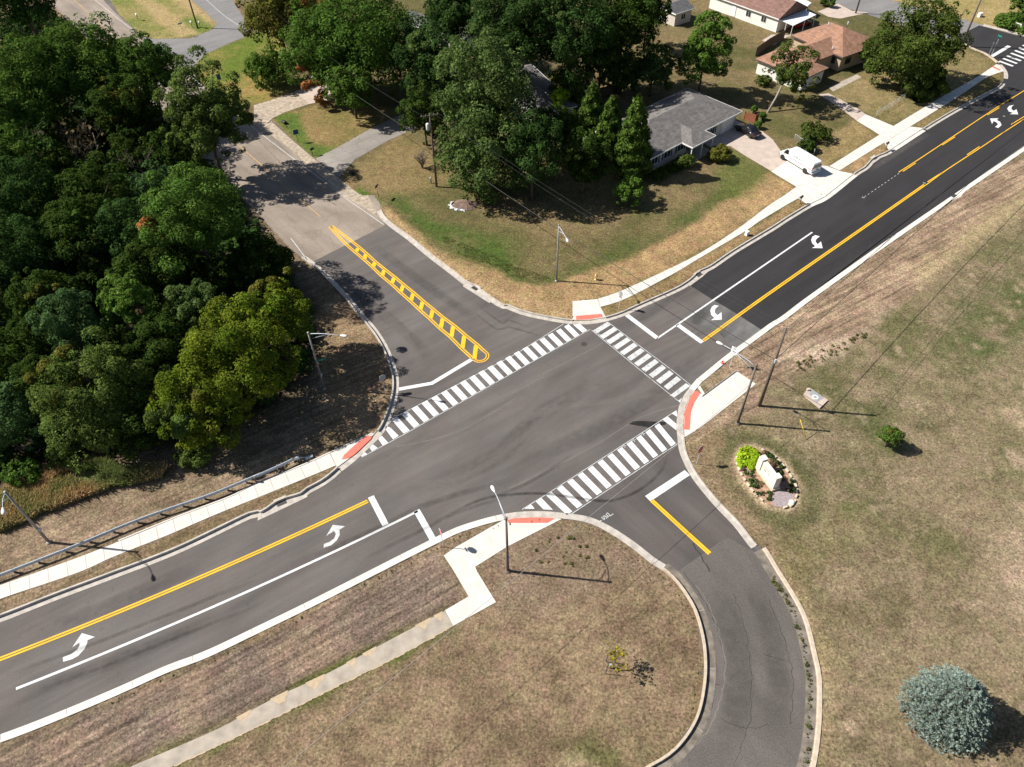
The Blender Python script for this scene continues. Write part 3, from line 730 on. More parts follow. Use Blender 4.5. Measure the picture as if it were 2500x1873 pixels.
slab('patio', P('I', 900, 690, 1060, 590, 1400, 600, 1250, 660, 1100, 770), M['concrete_tan'], GZ + .02)
slab('driveway', P('A3', 470, 100, 640, 35, 760, 95, 900, 110, 660, 160, 560, 145), M['concrete_tan'], GZ + .024)
slab('pavement', P('C1', 1600, 1510, 1700, 1440, 1995, 1272, 2100, 1213, 2160, 1203, 'C2', 60, 1196, 330, 1190, 455, 1201, 0, 1432, 'C1', 1865, 1605, 'D1', 1880, 10, 2040, 270, 1680, 470, 1610, 340, 1810, 222, 1680, 0), M['concrete_new'], GZ + .03)
walk('old_pavement', P('D1', 1608, 345, 1200, 560, 600, 880, 250, 1040, 0, 1170, 'D0', 1950, 1280, 1700, 1400, 1100, 1657, 'S', 150, 1945), P('D1', 1678, 468, 1200, 730, 650, 1000, 0, 1330, 'D0', 1850, 1470, 1450, 1657, 'S', 230, 1960), M['concrete_old'], GZ + .02, 1.6)
slab('pavement', P('C2', 1580, 125, 1650, 162, 'L', 345, 757, 620, 935, 'C2', 2080, 72, 1620, 432, 1490, 512, 1481, 400, 1492, 290, 1522, 205), M['concrete_new'], GZ + .03)
tag(MB().prism([(q[0], q[1]) for q in P('C2', 1632, 172, 'L', 318, 768, 345, 752, 'C2', 1650, 160)], GZ - .1, GZ + .16).build('ramp_kerb', M['concrete_white']), kind='structure')
tag(MB().prism([(q[0], q[1]) for q in P('C2', 1600, 95, 1618, 88, 1656, 150, 1642, 162)], GZ - .1, GZ + .14).build('ramp_kerb', M['concrete_white']), kind='structure')
# retaining edge behind the west pavement
ew = smooth_line(P('C0', 1000, 1385, 1520, 1172, 1940, 1012, 'C1', 0, 912, 420, 742, 640, 642, 1000, 478), .5)
em = MB(); stripe(em, ew, .14, GZ + .045)
tag(em.build('pavement_edge', M['concrete_new']), kind='structure')
SAND = mat('washed_sand', (.42, .33, .225), .95, .12, 4)
up_ = smooth_line(P('D1', 1608, 345, 1200, 560, 600, 880, 250, 1040, 0, 1170, 'D0', 1700, 1400, 1100, 1657), .3); lo_ = smooth_line(P('D1', 1678, 468, 1200, 730, 650, 1000, 0, 1330, 'D0', 1850, 1470, 1450, 1657), .3)
rq = random.Random(7); sm_ = MB()
for i in range(3, len(up_) - 6, 5):
    if rq.random() < .25: continue
    j = min(range(len(lo_)), key=lambda k: (lo_[k] - up_[i]).length); dn = (lo_[j] - up_[i]); t_ = (up_[i + 1] - up_[i]).normalized()
    w_, d_ = rq.uniform(.3, 1.1), rq.uniform(.2, .75)
    pts = [up_[i] - t_ * w_ - dn * .06]
    for k in range(7): pts.append(up_[i] - t_ * w_ + t_ * (2 * w_ * (k + .5) / 7) + dn * d_ * (1 - abs(k - 3 + rq.uniform(-.6, .6)) / 3.6) * rq.uniform(.7, 1.1))
    pts.append(up_[i] + t_ * w_ - dn * .06)
    sm_.sheet(pts, GZ + .0245 + .0012 * (i % 7))
for i in range(0, len(lo_) - 2): 
    dn = rq.uniform(.03, .16); t_ = (lo_[i + 1] - lo_[i]).normalized(); n_ = Vector((-t_.y, t_.x))
    a_ = lo_[i]; sm_.sheet([a_ - n_ * .02, lo_[i + 1] - n_ * .02, lo_[i + 1] + n_ * dn, a_ + n_ * rq.uniform(.03, .16)], GZ + .034)
tag(sm_.build('washed_sand', SAND), kind='structure')
# tactile plates
for pts in (P('C1', 740, 703, 762, 662, 850, 580, 940, 508, 1000, 500, 985, 530, 850, 658, 800, 692), P('B2', 572, 1080, 790, 1062, 800, 1088, 690, 1108, 576, 1111),
            P('C2', 1592, 122, 1617, 150, 1570, 222, 1541, 302, 1531, 452, 1482, 448, 1490, 300, 1524, 205, 1565, 135), P('C1', 2132, 1212, 2170, 1203, 'C2', 60, 1196, 200, 1190, 330, 1192, 398, 1197, 335, 1236, 100, 1237, 'C1', 2145, 1236), P('A3', 1938, 570, 1950, 562, 2012, 592, 2004, 602)):
    tag(MB().prism([(q[0], q[1]) for q in pts], GZ, GZ + .042).build('tactile_plate', M['red_plate']), kind='structure')
# ------------------------------------------------------------------ painted markings
ZM = 0.012
def qfit(*a, deg=2, n=24):
    pts = np.array(P(*a))[:, :2]; c = np.polyfit(pts[:, 0], pts[:, 1], deg); xs_ = np.linspace(pts[:, 0].min(), pts[:, 0].max(), n)
    if pts[0, 0] > pts[-1, 0]: xs_ = xs_[::-1]
    return [Vector((x, y)) for x, y in zip(xs_, np.polyval(c, xs_))]
def mark(name, mb, m):
    return tag(mb.build(name, m, recalc=False), kind='structure')
def dbl(pts, w=.13, off=.13, z=ZM, sm=True):
    L = smooth_line(pts, 1.0) if sm else dens(pts)
    mb = MB(); stripe(mb, L, w, z, off); stripe(mb, L, w, z, -off); return mb
mark('centre_line', dbl(qfit('C1', 962, 1030, 600, 1212, 0, 1492, 'W', 900, 124, 600, 258, 300, 388, 0, 502, 'D0', 1250, 228, 700, 470, 0, 728, 'S', -200, 1690), .16, .125), M['yellow_paint'])
ne = P('B2', 1648, 1283, 2209, 880, 'Q', 118, 1264, 935, 692)
mark('centre_line', dbl(ne, .16, .125), M['yellow_paint'])
ys_ = MB()
L1 = smooth_line(P('Q', 945, 698, 1200, 510, 1640, 222, 1970, 2, 'A3', 2209, 1003, 'S', 2700, 160), 1.0)
stripe(ys_, L1, .14, ZM, -.02)
for a, b in (((970, 655), (1150, 540)), ((1480, 305), (1640, 200))):
    stripe(ys_, dens(P('Q', *a, *b)), .14, ZM)
stripe(ys_, dens(P('A3', 2100, 1050, 2215, 980)), .14, ZM)
L2 = smooth_line(P('Q', 600, 530, 820, 390, 1160, 165, 'A3', 1620, 1145, 2000, 893, 2209, 765, 'S', 2700, 96), 1.0)
stripe(ys_, L2, .14, ZM)
for a, b in (((655, 520), (820, 412)), ((1160, 182), (1325, 75))):
    stripe(ys_, dens(P('Q', *a, *b)), .14, ZM)
stripe(ys_, dens(P('A3', 1900, 970, 2000, 908)), .14, ZM)
mark('turn_lane_line', ys_, M['yellow_paint'])
# layout dashes of the surveyors
wd = MB(); D = dens(P('Q', 160, 848, 605, 545), .45)
for i in range(0, len(D) - 1, 2): stripe(wd, [D[i], D[i + 1]], .06, ZM)
for c in (('Q', 145, 855), ('Q', 930, 670), ('C2', 980, 585), ('C2', 1060, 535), ('C2', 1140, 482), ('B2', 770, 1235), ('B2', 832, 1278), ('B2', 895, 1332), ('B2', 952, 1388), ('B2', 1020, 1437), ('A3', 2040, 980)):
    q = one(*c)
    for a in (.3, 1.9): stripe(wd, [Vector((q.x - .25 * cos(a), q.y - .25 * sin(a))), Vector((q.x + .25 * cos(a), q.y + .25 * sin(a)))], .06, ZM + .004)
mark('survey_marks', wd, M['white_worn'])
# ladder median on the old road
lm = MB()
bars = ((940, 556, 935, 595), (1015, 625, 1008, 660), (1095, 690, 1085, 735), (1178, 755, 1165, 800), (1255, 820, 1240, 870), (1340, 888, 1325, 945), (1420, 958, 1405, 1020), (1505, 1028, 1490, 1095), (1590, 1098, 1575, 1175), (1678, 1163, 1665, 1250), (1772, 1243, 1758, 1345), (1872, 1323, 1858, 1435), (875, 503, 868, 532))
lf = smooth_line(P('B1', 638, 322, 770, 465, 858, 542, *[v for b_ in bars[:-1] for v in (b_[2] - 9, b_[3] + 4)]), 1.0)
rt = smooth_line(P('B1', 655, 318, 800, 428, 884, 494, *[v for b_ in bars[:-1] for v in (b_[0] + 9, b_[1] - 6)], 1935, 1368), 1.0)
for L in (lf, rt):
    stripe(lm, L, .15, ZM, .14); stripe(lm, L, .15, ZM, -.14)
nose = smooth_line(P('B1', 1935, 1368, 1966, 1395, 1966, 1425, 1935, 1452, 1885, 1458, 1849, 1439), .2)
stripe(lm, nose, .12, ZM, .14); stripe(lm, nose, .12, ZM, -.14)
for a, b, c, d in bars:
    stripe(lm, [Vector(q[:2]) for q in P('B1', a, b, c, d)], .5, ZM + .003)
mark('median_marking', lm, M['yellow_paint'])
om = MB(); stripe(om, smooth_line(P('A0', 620, 0, 690, 60, 'S', 420, 215, 560, 335, 'A1', 300, 1600, 'B1', 400, 100, 560, 240), 1.0), .16, ZM)
mark('old_centre_line', om, M['yellow_old'])
oe = MB(); stripe(oe, smooth_line(P('A0', 800, 0, 1050, 200, 1250, 350, 1600, 640, 'A1', 0, 1080, 330, 1335, 760, 1657, 'B1', 760, 75, 1095, 308), 1.0), .1, ZM)
stripe(oe, dens(P('B1', 310, 420, 468, 628)), .1, ZM)
stripe(oe, smooth_line(P('A0', 1740, 0, 1900, 140, 2100, 270), 1.0), .1, ZM + .003)
mark('edge_line', oe, M['white_worn'])
mark('drive_centre_line', dbl(P('C2', 1210, 1040, 1450, 1262, 1700, 1490), .19, .12), M['yellow_paint'])
# white lane lines and stop bars
wl = MB()
stripe(wl, smooth_line(P('B2', 1262, 1262, 'B3', 425, 370), 1.0), .22, ZM)
mark('lane_line', wl, M['white_paint'])
wl = MB()
stripe(wl, smooth_line(qfit('C1', 1380, 1135, 1110, 1262, 'W', 1269, 135, 900, 312, 600, 445, 300, 585, 0, 715, 'D0', 1000, 640, 500, 840, 130, 1008), 1.0), .24, ZM)
mark('lane_line', wl, M['white_paint'])
def bar(name, pts, w, m=None, z=ZM):
    mb = MB(); stripe(mb, [Vector(q[:2]) for q in pts], w, z); return mark(name, mb, m or M['white_paint'])
bar('stop_line', P('B2', 1002, 1068, 1258, 1262), .6)
bar('stop_line', P('B2', 1428, 1148, 1638, 1300), .6)
bar('stop_line', P('C1', 985, 1010, 1110, 1250), .62)
bar('stop_line', P('C1', 1370, 1125, 1505, 1365), .62)
bar('stop_line', P('B1', 1838, 1440, 'C1', 1500, 55, 1222, 105), .5)
bar('stop_line', P('C2', 1178, 1028, 1512, 808), .75)
bar('stop_line', P('A3', 1935, 478, 2085, 388), .7, None, ZM)
def ladder(name, u0, u1, l0, l1, n, w, extra=(), m=None):
    mb = MB()
    U0, U1, L0, L1 = [Vector(q[:2]) for q in (u0, u1, l0, l1)]
    ax = (U1 - U0).normalized()
    for i in range(n):
        t = i / (n - 1)
        a, b = U0.lerp(U1, t), L0.lerp(L1, t)
        h = ax * w / 2
        mb.sheet([a - h, a + h, b + h, b - h], ZM)
    for q in extra: mb.sheet([(v[0], v[1]) for v in q], ZM)
    return mark(name, mb, m or M['white_paint'])
# north-west crossing (24 bars from the west kerb to the north kerb)
ladder('crosswalk', one('C1', 1183, 349), one('B2', 492, 1155), one('C1', 1287, 466), one('B2', 583, 1246), 20, .72,
       [P('C1', 1110, 415, 1150, 430, 1220, 498, 1172, 528, 1108, 442), P('C1', 1045, 520, 1078, 498, 1130, 555, 1085, 580), P('C1', 975, 600, 1000, 568, 1042, 600, 995, 628), P('C1', 905, 655, 935, 636, 955, 652, 905, 675), P('B2', 548, 1148, 610, 1146, 668, 1196, 630, 1218)])
# east crossing
ladder('crosswalk', one('B2', 852, 1138), one('C2', 1441, 10), one('B2', 733, 1212), one('C2', 1331, 97), 11, .68,
       [P('C2', 1365, 158, 1500, 55, 1538, 78, 1405, 172), P('C2', 1432, 205, 1475, 172, 1462, 205, 1452, 216)], M['white_worn'])
# south crossing
ladder('crosswalk', one('C2', 345, 985), one('C2', 1255, 405), one('C2', 520, 1150), one('C2', 1395, 575), 12, .68,
       [P('C2', 235, 1052, 280, 1020, 380, 1122, 300, 1118), P('C2', 140, 1112, 195, 1076, 225, 1112, 150, 1113), P('C2', 1305, 362, 1345, 335, 1420, 398, 1420, 452), P('C2', 1380, 308, 1420, 285, 1428, 340)])
gl = MB()
for pts in (P('C1', 905, 640, 1183, 345, 'B1', 2209, 1395, 'B2', 470, 1142), P('C1', 910, 678, 1290, 472, 'B2', 130, 1505, 690, 1190), P('B2', 705, 1195, 1240, 1635, 'C2', 1450, 215), P('B2', 840, 1125, 1380, 1530, 'C2', 1545, 75), P('C2', 120, 1118, 345, 978, 1420, 285), P('C2', 530, 1160, 1430, 565)):
    stripe(gl, dens(pts, 2.0), .07, ZM - .004)
mark('crosswalk_guide_line', gl, M['white_worn'])
# far crossing at the side street
fb = MB()
for i in range(9):
    a = one('J', 1600 + i * 92 * 1.05, 1500 - i * 62 * 1.05); b = one('J', 1940 + i * 92 * 1.05, 1625 - i * 62 * 1.05)
    stripe(fb, [Vector(a[:2]), Vector(b[:2])], .62, ZM)
mark('crosswalk', fb, M['white_paint'])
# turn arrows
def arrow(pts, m):
    return mark('turn_arrow', MB().sheet([(q[0], q[1]) for q in pts], ZM), m)
arrow(P('D0', 533, 770, 530, 732, 600, 705, 650, 668, 672, 632, 670, 607, 610, 648, 690, 528, 800, 560, 738, 588, 735, 615, 712, 662, 660, 720, 610, 747), M['white_paint'])
arrow(P('C1', 587, 1442, 590, 1410, 640, 1390, 678, 1362, 690, 1325, 678, 1302, 625, 1330, 608, 1345, 665, 1248, 768, 1260, 720, 1290, 724, 1330, 700, 1378, 652, 1420), M['white_worn'])
arrow(P('B2', 1740, 983, 1778, 990, 1748, 1015, 1742, 1045, 1765, 1070, 1800, 1043, 1803, 1108, 1710, 1112, 1738, 1092, 1712, 1065, 1705, 1030, 1718, 1000), M['white_paint'])
arrow(P('B3', 450, 395, 488, 405, 457, 430, 452, 450, 470, 472, 498, 448, 512, 505, 422, 503, 450, 488, 425, 465, 415, 435, 425, 408), M['white_paint'])
arrow(P('A3', 2125, 885, 2085, 893, 2067, 915, 2080, 940, 2118, 952, 2088, 963, 2160, 965, 2145, 922, 2120, 935, 2102, 920, 2105, 900), M['white_paint'])
arrow(P('A3', 1922, 1000, 1995, 998, 1978, 1012, 2008, 1028, 2020, 1055, 1990, 1080, 1965, 1070, 1990, 1052, 1975, 1030, 1952, 1022, 1940, 1045), M['white_paint'])
# sprayed utility letters by the south corner
def strokes(mb, tile, lists, w=.07, z=ZM + .004):
    for s in lists: stripe(mb, [Vector(q[:2]) for q in P(tile, *s)], w, z)
OTHER['U'] = (1450, 1240, 31.6)
us = MB()
strokes(us, 'U', [(580, 720, 760, 920), (760, 920, 830, 890, 815, 800), (850, 760, 700, 860), (700, 640, 740, 720), (770, 600, 810, 680), (860, 590, 870, 680, 1010, 690, 1030, 740, 940, 830), (1010, 560, 1130, 730), (930, 560, 1040, 380, 1160, 500, 1200, 660), (1200, 660, 1500, 470), (360, 1100, 600, 960)], .07)
mark('sprayed_letters', us, M['white_worn'])
rs = MB()
strokes(rs, 'L', [(110, 640, 150, 610, 170, 625), (120, 655, 165, 640), (130, 610, 150, 650)], .12, .14)
mark('sprayed_mark_red', rs, mat('spray_red', (.75, .12, .09), .8, .1))
# skid marks and the dark patch: thin stains with their own shape
def stain(name, col, alpha, soft=False):
    m = bpy.data.materials.new(name); t, N, L = nt(m)
    b = N['Principled BSDF']; b.inputs['Base Color'].default_value = (*col, 1); b.inputs['Roughness'].default_value = .85; b.inputs['Specular IOR Level'].default_value = .2
    tc = N.new('ShaderNodeTexCoord'); n = N.new('ShaderNodeTexNoise'); n.inputs['Scale'].default_value = 1.4; n.inputs['Detail'].default_value = 7
    r = N.new('ShaderNodeMapRange'); r.inputs[1].default_value = .3; r.inputs[2].default_value = .7; r.inputs[3].default_value = alpha * .45; r.inputs[4].default_value = min(1, alpha * 1.3)
    L.new(tc.outputs['Object'], n.inputs['Vector']); L.new(n.outputs['Fac'], r.inputs[0])
    if soft:
        a_ = N.new('ShaderNodeAttribute'); a_.attribute_name = 'strength'; k = N.new('ShaderNodeMath'); k.operation = 'MULTIPLY'
        L.new(r.outputs[0], k.inputs[0]); L.new(a_.outputs['Fac'], k.inputs[1]); L.new(k.outputs[0], b.inputs['Alpha'])
    else: L.new(r.outputs[0], b.inputs['Alpha'])
    return m
SK = stain('tyre_rubber_stain', (.02, .02, .02), .42, True); SK2 = stain('tyre_rubber_faint', (.02, .02, .02), .2, True); SKL = stain('dusty_wheel_track', (.26, .23, .212), .2, True); SKD = stain('worn_wheel_path', (.03, .028, .027), .17, True)
def skid(pts, w, m, z=ZM + .008):
    """ribbon whose strength (vertex alpha) fades to its edges and ends"""
    L = smooth_line(pts, .6); n = len(L); prof = ((-.5, 0), (-.3, .75), (0, 1), (.3, .75), (.5, 0))
    vs, al = [], []
    for o_, k_ in prof:
        for i, q in enumerate(offset_line(L, o_ * w)):
            vs.append((q.x, q.y, z)); al.append(k_ * min(1, i / (n * .22 + 1), (n - 1 - i) / (n * .22 + 1)))
    fs = [(j * n + i, j * n + i + 1, (j + 1) * n + i + 1, (j + 1) * n + i) for j in range(4) for i in range(n - 1)]
    o = mark('tyre_mark', MB().add(vs, fs), m)
    at_ = o.data.attributes.new('strength', 'FLOAT', 'POINT'); at_.data.foreach_set('value', al)
    return o
skid(P('C2', 1345, 600, 1320, 740, 1230, 860, 1080, 970, 870, 1045, 640, 1030, 300, 985, 0, 995, 'C1', 1900, 1040, 1500, 1230), .42, SK)
skid(P('C1', 2209, 985, 1700, 1150, 1400, 1300, 900, 1540), .5, SK2)
skid(P('D0', 2209, 280, 1500, 560, 900, 800, 300, 1020), .45, SK2)
skid(P('D0', 2209, 60, 1500, 340, 700, 650, 0, 900), .5, SK2, ZM + .009)
skid(P('C1', 2209, 860, 1500, 1060, 1000, 1300, 300, 1600), .8, SK2, ZM + .010)
skid(P('C2', 560, 640, 200, 880, 'C1', 1950, 1040), .5, SK2, ZM + .011)
skid(P('B1', 1900, 1000, 2100, 1140, 'B2', 0, 1110, 200, 1180), .4, SK2)
skid(P('B1', 1850, 1040, 2050, 1190, 'B2', 0, 1170, 250, 1240, 330, 1300), .4, SK2, ZM + .009)
skid(P('C2', 0, 400, 500, 250, 900, 200, 1150, 60, 'B2', 1300, 1420), 1.0, SKL, ZM + .012)
skid(P('C1', 850, 860, 1500, 480, 2209, 120, 'B2', 500, 1400), .9, SKL, ZM + .013)
skid(P('C1', 1000, 900, 1700, 860, 2209, 560, 'C2', 500, 150), .9, SKL, ZM + .014)
for a in ((930, 170, 965, 190), (990, 172, 1020, 192), (1060, 265, 1098, 288), (1120, 268, 1158, 290), (1090, 158, 1120, 172), (790, 90, 825, 105), (840, 95, 870, 108)):
    skid(P('C2', *a), .22, SK)
for k, (pts, w, mm) in enumerate(((P('C1', 700, 1000, 1500, 640, 2209, 230, 'B2', 400, 1480, 900, 1200), 1.3, SKL), (P('C1', 1300, 980, 2000, 700, 'C2', 200, 380, 700, 60, 'B2', 900, 1600), 1.5, SKD), (P('C2', 100, 700, 700, 480, 1200, 180, 'B2', 1500, 1500, 1750, 1330), 1.4, SKD),
        (P('C1', 2209, 700, 'C2', 300, 560, 800, 300, 1250, 20), .8, SKL), (P('B1', 1500, 780, 1850, 1020, 2209, 1260, 'B2', 150, 1330), 1.1, SKL), (P('B1', 1000, 480, 1500, 850, 1900, 1120), 1.0, SKD), (P('B1', 700, 760, 1200, 1150, 1500, 1450), 1.1, SKD), (P('B1', 900, 860, 1300, 1300, 1400, 1600), .9, SKL),
        (P('D0', 200, 560, 1000, 260, 1700, -40), 1.1, SKD), (P('D0', 0, 1130, 900, 790, 1900, 380), .9, SKD), (P('D0', 300, 860, 1100, 500, 1900, 140), .8, SKL), (P('C1', 300, 1250, 900, 950, 1500, 700), 1.3, SKL), (P('B2', 1000, 1180, 1400, 900, 1700, 700), 1.0, SKD),
        (P('D2', 1700, 60, 1850, 400, 1950, 800, 1900, 1250, 1700, 1657), 1.5, SKD), (P('D2', 2050, 60, 'D3', 60, 500, 140, 900, 100, 1400), 1.3, SKD), (P('D2', 1560, 120, 1720, 420, 1800, 800, 1740, 1200, 1500, 1560), .5, SKL), (P('D3', 200, 500, 290, 850, 270, 1250), .5, SKL),
        (P('B3', 100, 300, 700, -60), 1.2, SKL), (P('B3', 200, 700, 900, 250), .8, SKD), (P('B3', 0, 1050, 800, 520, 1400, 120), .9, SKD), (P('Q', 200, 520, 700, 200, 1000, 20), .8, SKL))):
    skid(pts, w * 1.7, mm, ZM - .0065 + .00022 * k)
# long sealed cracks in the worn drive
def crackline(pts, w, mm, z, amp=.12, seed=1):
    r_ = random.Random(seed); L = smooth_line(pts, .35)
    L = [q + Vector((r_.uniform(-amp, amp), r_.uniform(-amp, amp))) for q in L]
    mb = MB(); stripe(mb, L, w, z); mark('asphalt_crack', mb, mm)
CK = stain('crack_dark', (.02, .018, .016), .45); CKL = stain('crack_pale', (.42, .38, .33), .28)
for i, (pts, w, mm) in enumerate(((P('D2', 1480, 20, 1600, 180, 1690, 330, 1760, 480, 1800, 640), .05, CK), (P('D2', 1590, 130, 1690, 290, 1790, 560, 1830, 760, 1800, 1050, 1700, 1320, 1570, 1480), .07, CKL), (P('D2', 1700, 420, 1740, 400), .05, CK), (P('D2', 1740, 660, 1740, 900, 1720, 1150), .05, CK), (P('D2', 1690, 950, 1800, 960), .05, CK),
        (P('D2', 1900, 200, 2000, 500, 2050, 900, 2030, 1300, 1900, 1657), .04, CK), (P('D3', 60, 250, 180, 560, 260, 900, 240, 1300), .05, CK), (P('D3', 20, 700, 200, 760), .04, CK), (P('D2', 1800, 1250, 2000, 1330, 2209, 1300), .04, CK), (P('C2', 1560, 1400, 1650, 1550, 1700, 1640), .12, CK), (P('B1', 120, 20, 300, 90, 500, 60, 700, 140), .09, CK), (P('A1', 40, 1180, 250, 1400, 430, 1560, 640, 1640), .07, CK), (P('A1', 350, 1280, 480, 1480, 640, 1560, 760, 1650), .07, CK), (P('A0', 2000, 860, 'A1', 60, 1060, 300, 1300), .06, CK))):
    crackline(pts, w, mm, .0105 + .0002 * i, .1, i)
mark('asphalt_patch', MB().sheet([(q[0], q[1]) for q in P('C2', 1015, 398, 1045, 375, 1130, 372, 1330, 382, 1330, 402, 1250, 425, 1180, 428, 1080, 410)], .005), stain('fresh_patch', (.018, .018, .018), .95))
# saw-cut seams
sm = MB()
for pts in (P('C1', 1200, 590, 1700, 470, 2209, 180), P('C2', 0, 160, 300, 0), P('B2', 130, 1500, 700, 1190), P('C2', 20, 940, 700, 600, 1100, 350, 1440, 240), P('B2', 800, 1300, 640, 1390, 300, 1560)):
    stripe(sm, smooth_line(pts, 1.0), .1, .006)
mark('asphalt_seam', sm, stain('seam_dust', (.3, .28, .26), .35))
# ------------------------------------------------------------------ more materials
M['pole_grey'] = mat('galvanised_pole', (.30, .29, .275), .55, .12, 3, metal=.3)
M['pole_brown'] = mat('weathered_pole', (.155, .125, .105), .8, .2, 4, stretch=(0, 1, 1))
M['wood_pole'] = mat('creosoted_timber', (.125, .098, .078), .9, .25, 6)
M['lamp_white'] = mat('lamp_housing', (.66, .66, .66), .4, .05, 5)
M['lamp_glass'] = mat('lamp_lens', (.5, .5, .48), .2, .05, 5)
M['galv'] = mat('galvanised_steel', (.46, .50, .55), .45, .1, 5, metal=.1)
M['black'] = mat('black_plastic', (.02, .02, .02), .5, .2, 5)
M['dark_steel'] = mat('dark_steel', (.06, .06, .06), .6, .2, 5)
M['sign_red'] = mat('sign_red', (.50, .03, .03), .4, .05, 5)
M['sign_white'] = mat('sign_white', (.78, .78, .77), .4, .04, 5)
M['sign_back'] = mat('sign_back_aluminium', (.42, .43, .43), .45, .06, 5, metal=.3)
M['sign_blue'] = mat('sign_blue', (.02, .05, .19), .4, .05, 5)
M['sign_green'] = mat('sign_green', (.01, .21, .16), .4, .05, 5)
M['hydrant'] = mat('hydrant_cream_yellow', (.66, .45, .17), .5, .1, 8)
M['porcelain'] = mat('insulator_grey', (.3, .3, .3), .3, .1, 8)
M['wire'] = mat('cable_black', (.035, .033, .032), .6, .1, 5)
M['wire_pale'] = mat('cable_aluminium', (.34, .33, .32), .5, .1, 5)
M['orange'] = mat('barricade_orange', (.75, .2, .04), .5, .1, 5)
M['yellow_plastic'] = mat('guy_guard_yellow', (.72, .5, .03), .5, .1, 5)

def text_mesh(txt, size, m, parent, loc, rot, name='lettering', align='CENTER', ex=.004, shear=0.0):
    cu = bpy.data.curves.new('letters', 'FONT'); cu.body = txt; cu.size = size; cu.align_x = align; cu.align_y = 'CENTER'; cu.extrude = ex; cu.shear = shear
    ob = bpy.data.objects.new('letters', cu); COL.objects.link(ob)
    dg = bpy.context.evaluated_depsgraph_get(); dg.update()
    me = bpy.data.meshes.new_from_object(ob.evaluated_get(dg)); me.name = name
    bpy.data.objects.remove(ob)
    me.materials.clear(); me.materials.append(m)
    o = bpy.data.objects.new(name, me); COL.objects.link(o)
    o.location = loc; o.rotation_euler = rot
    if parent: o.parent = parent
    return o

# ------------------------------------------------------------------ street lights
def street_light(label, base, H, arm, rise=.5, pm='pole_grey', r=.11, group='cobra-head street lights at the junction'):
    b = one(*base, z=GZ)
    t = thing('street_light', label, 'street light', b, 0, group)
    arm = arm - Vector((cos(radians(-8)), sin(radians(-8)))) * (rise / math.tan(radians(43)))    # the shadow of the raised arm runs longer
    L = arm.length; d = Vector((arm.x, arm.y, 0)).normalized()
    mb = MB(); mb.tube([(0, 0, -.1), (0, 0, H * .5), (0, 0, H)], [r * 1.15, r * .95, r * .75], 12); mb.box((0, 0, H + .03), (r * 1.9, r * 1.9, .1)); mb.build('pole', M[pm], t, True)
    MB().lathe([(r * 2.2, 0), (r * 2.2, .06), (r * 1.5, .16)], 12).build('base_flange', M[pm], t, True)
    MB().box((r * 1.05, 0, 2.2), (.1, .3, .45)).build('service_box', M['galv'], t)
    a = MB()
    up = [Vector((0, 0, H - .15)) + d * (L * s) + Vector((0, 0, rise * (1 - (1 - s) ** 2.2))) for s in (0, .15, .3, .5, .7, .9)]
    a.tube(up, [.045, .042, .04, .036, .034, .032], 8)
    lo = [Vector((0, 0, H - .95)) + d * (L * s * .55) + Vector((0, 0, (rise * .75 + .72) * (s ** .8))) for s in (0, .3, .6, 1.0)]
    a.tube(lo, .028, 8)
    a.build('arm', M['galv'], t, True)
    e = up[-1]; hd = thing_part_head(t, e, d)
    return t
def thing_part_head(t, e, d):
    n = Vector((-d.y, d.x, 0))
    rings = []
    for s, w, h0, h1 in ((0, .05, -.04, .05), (.18, .10, -.06, .09), (.4, .17, -.09, .13), (.62, .17, -.1, .12), (.8, .10, -.07, .06)):
        c = e + d * s
        rings.append([c + n * (w * cos(q)) + Vector((0, 0, (h1 if sin(q) > 0 else -h0) * sin(q))) for q in [2 * pi * k / 10 for k in range(10)]])
    h = MB().loft(rings).build('lamp_head', M['lamp_white'], t, True)
    MB().lathe([(.02, -.17), (.1, -.13), (.13, -.08)], 10, tuple(e + d * .5)).build('lamp_lens', M['lamp_glass'], h, True)
    return h
def gvec(a, b):
    v = one(*b) - one(*a); return Vector((v.x, v.y))
street_light('brown street light on the verge before the south corner ramp, arm reaching over the crossing', ('C1', 2140, 1637), 8.55, gvec(('D2', 808, 70), ('C2', 770, 1515)), .75, 'pole_brown', .12)
street_light('brown street light beside the tall utility pole, arm over the 40 sign', ('C2', 1935, 393), 8.7, gvec(('C3', 600, 478), ('C3', 345, 320)), .6, 'pole_brown', .13)
street_light('slim grey street light on the lawn edge near the yellow hydrant', ('B2', 410, 780), 8.5, gvec(('B2', 985, 797), ('B2', 1088, 935)), .35, 'pole_grey', .11)
street_light('grey street light carrying a green street-name blade at the edge of the woods', ('C1', 592, 100), 8.45, gvec(('C1', 1180, 140), ('C1', 1510, 190)), .5, 'pole_grey', .11)
street_light('grey street light behind the guardrail on the brown slope', ('C0', 415, 1395), 8.1, gvec(('C0', 1080, 1437), ('C0', 1222, 1640)), 1.0, 'pole_grey', .12)
# street-name blade fixed to the woods-side light
def name_blade(label, base, z, yaw, text, off=.0):
    b = one(*base, z=GZ) + Vector((cos(yaw) * off, sin(yaw) * off, z))
    t = thing('street_name_sign', label, 'street sign', b, yaw)
    MB().box((0, 0, 0), (1.05, .02, .24)).build('blade', M['sign_green'], t)
    if text: pass
    MB().box((0, 0, 0), (.12, .08, .1)).build('bracket', M['galv'], t)
    return t
name_blade('green street-name blade fixed to the street light by the woods', ('C1', 592, 100), 4.3, .4, '', .6)

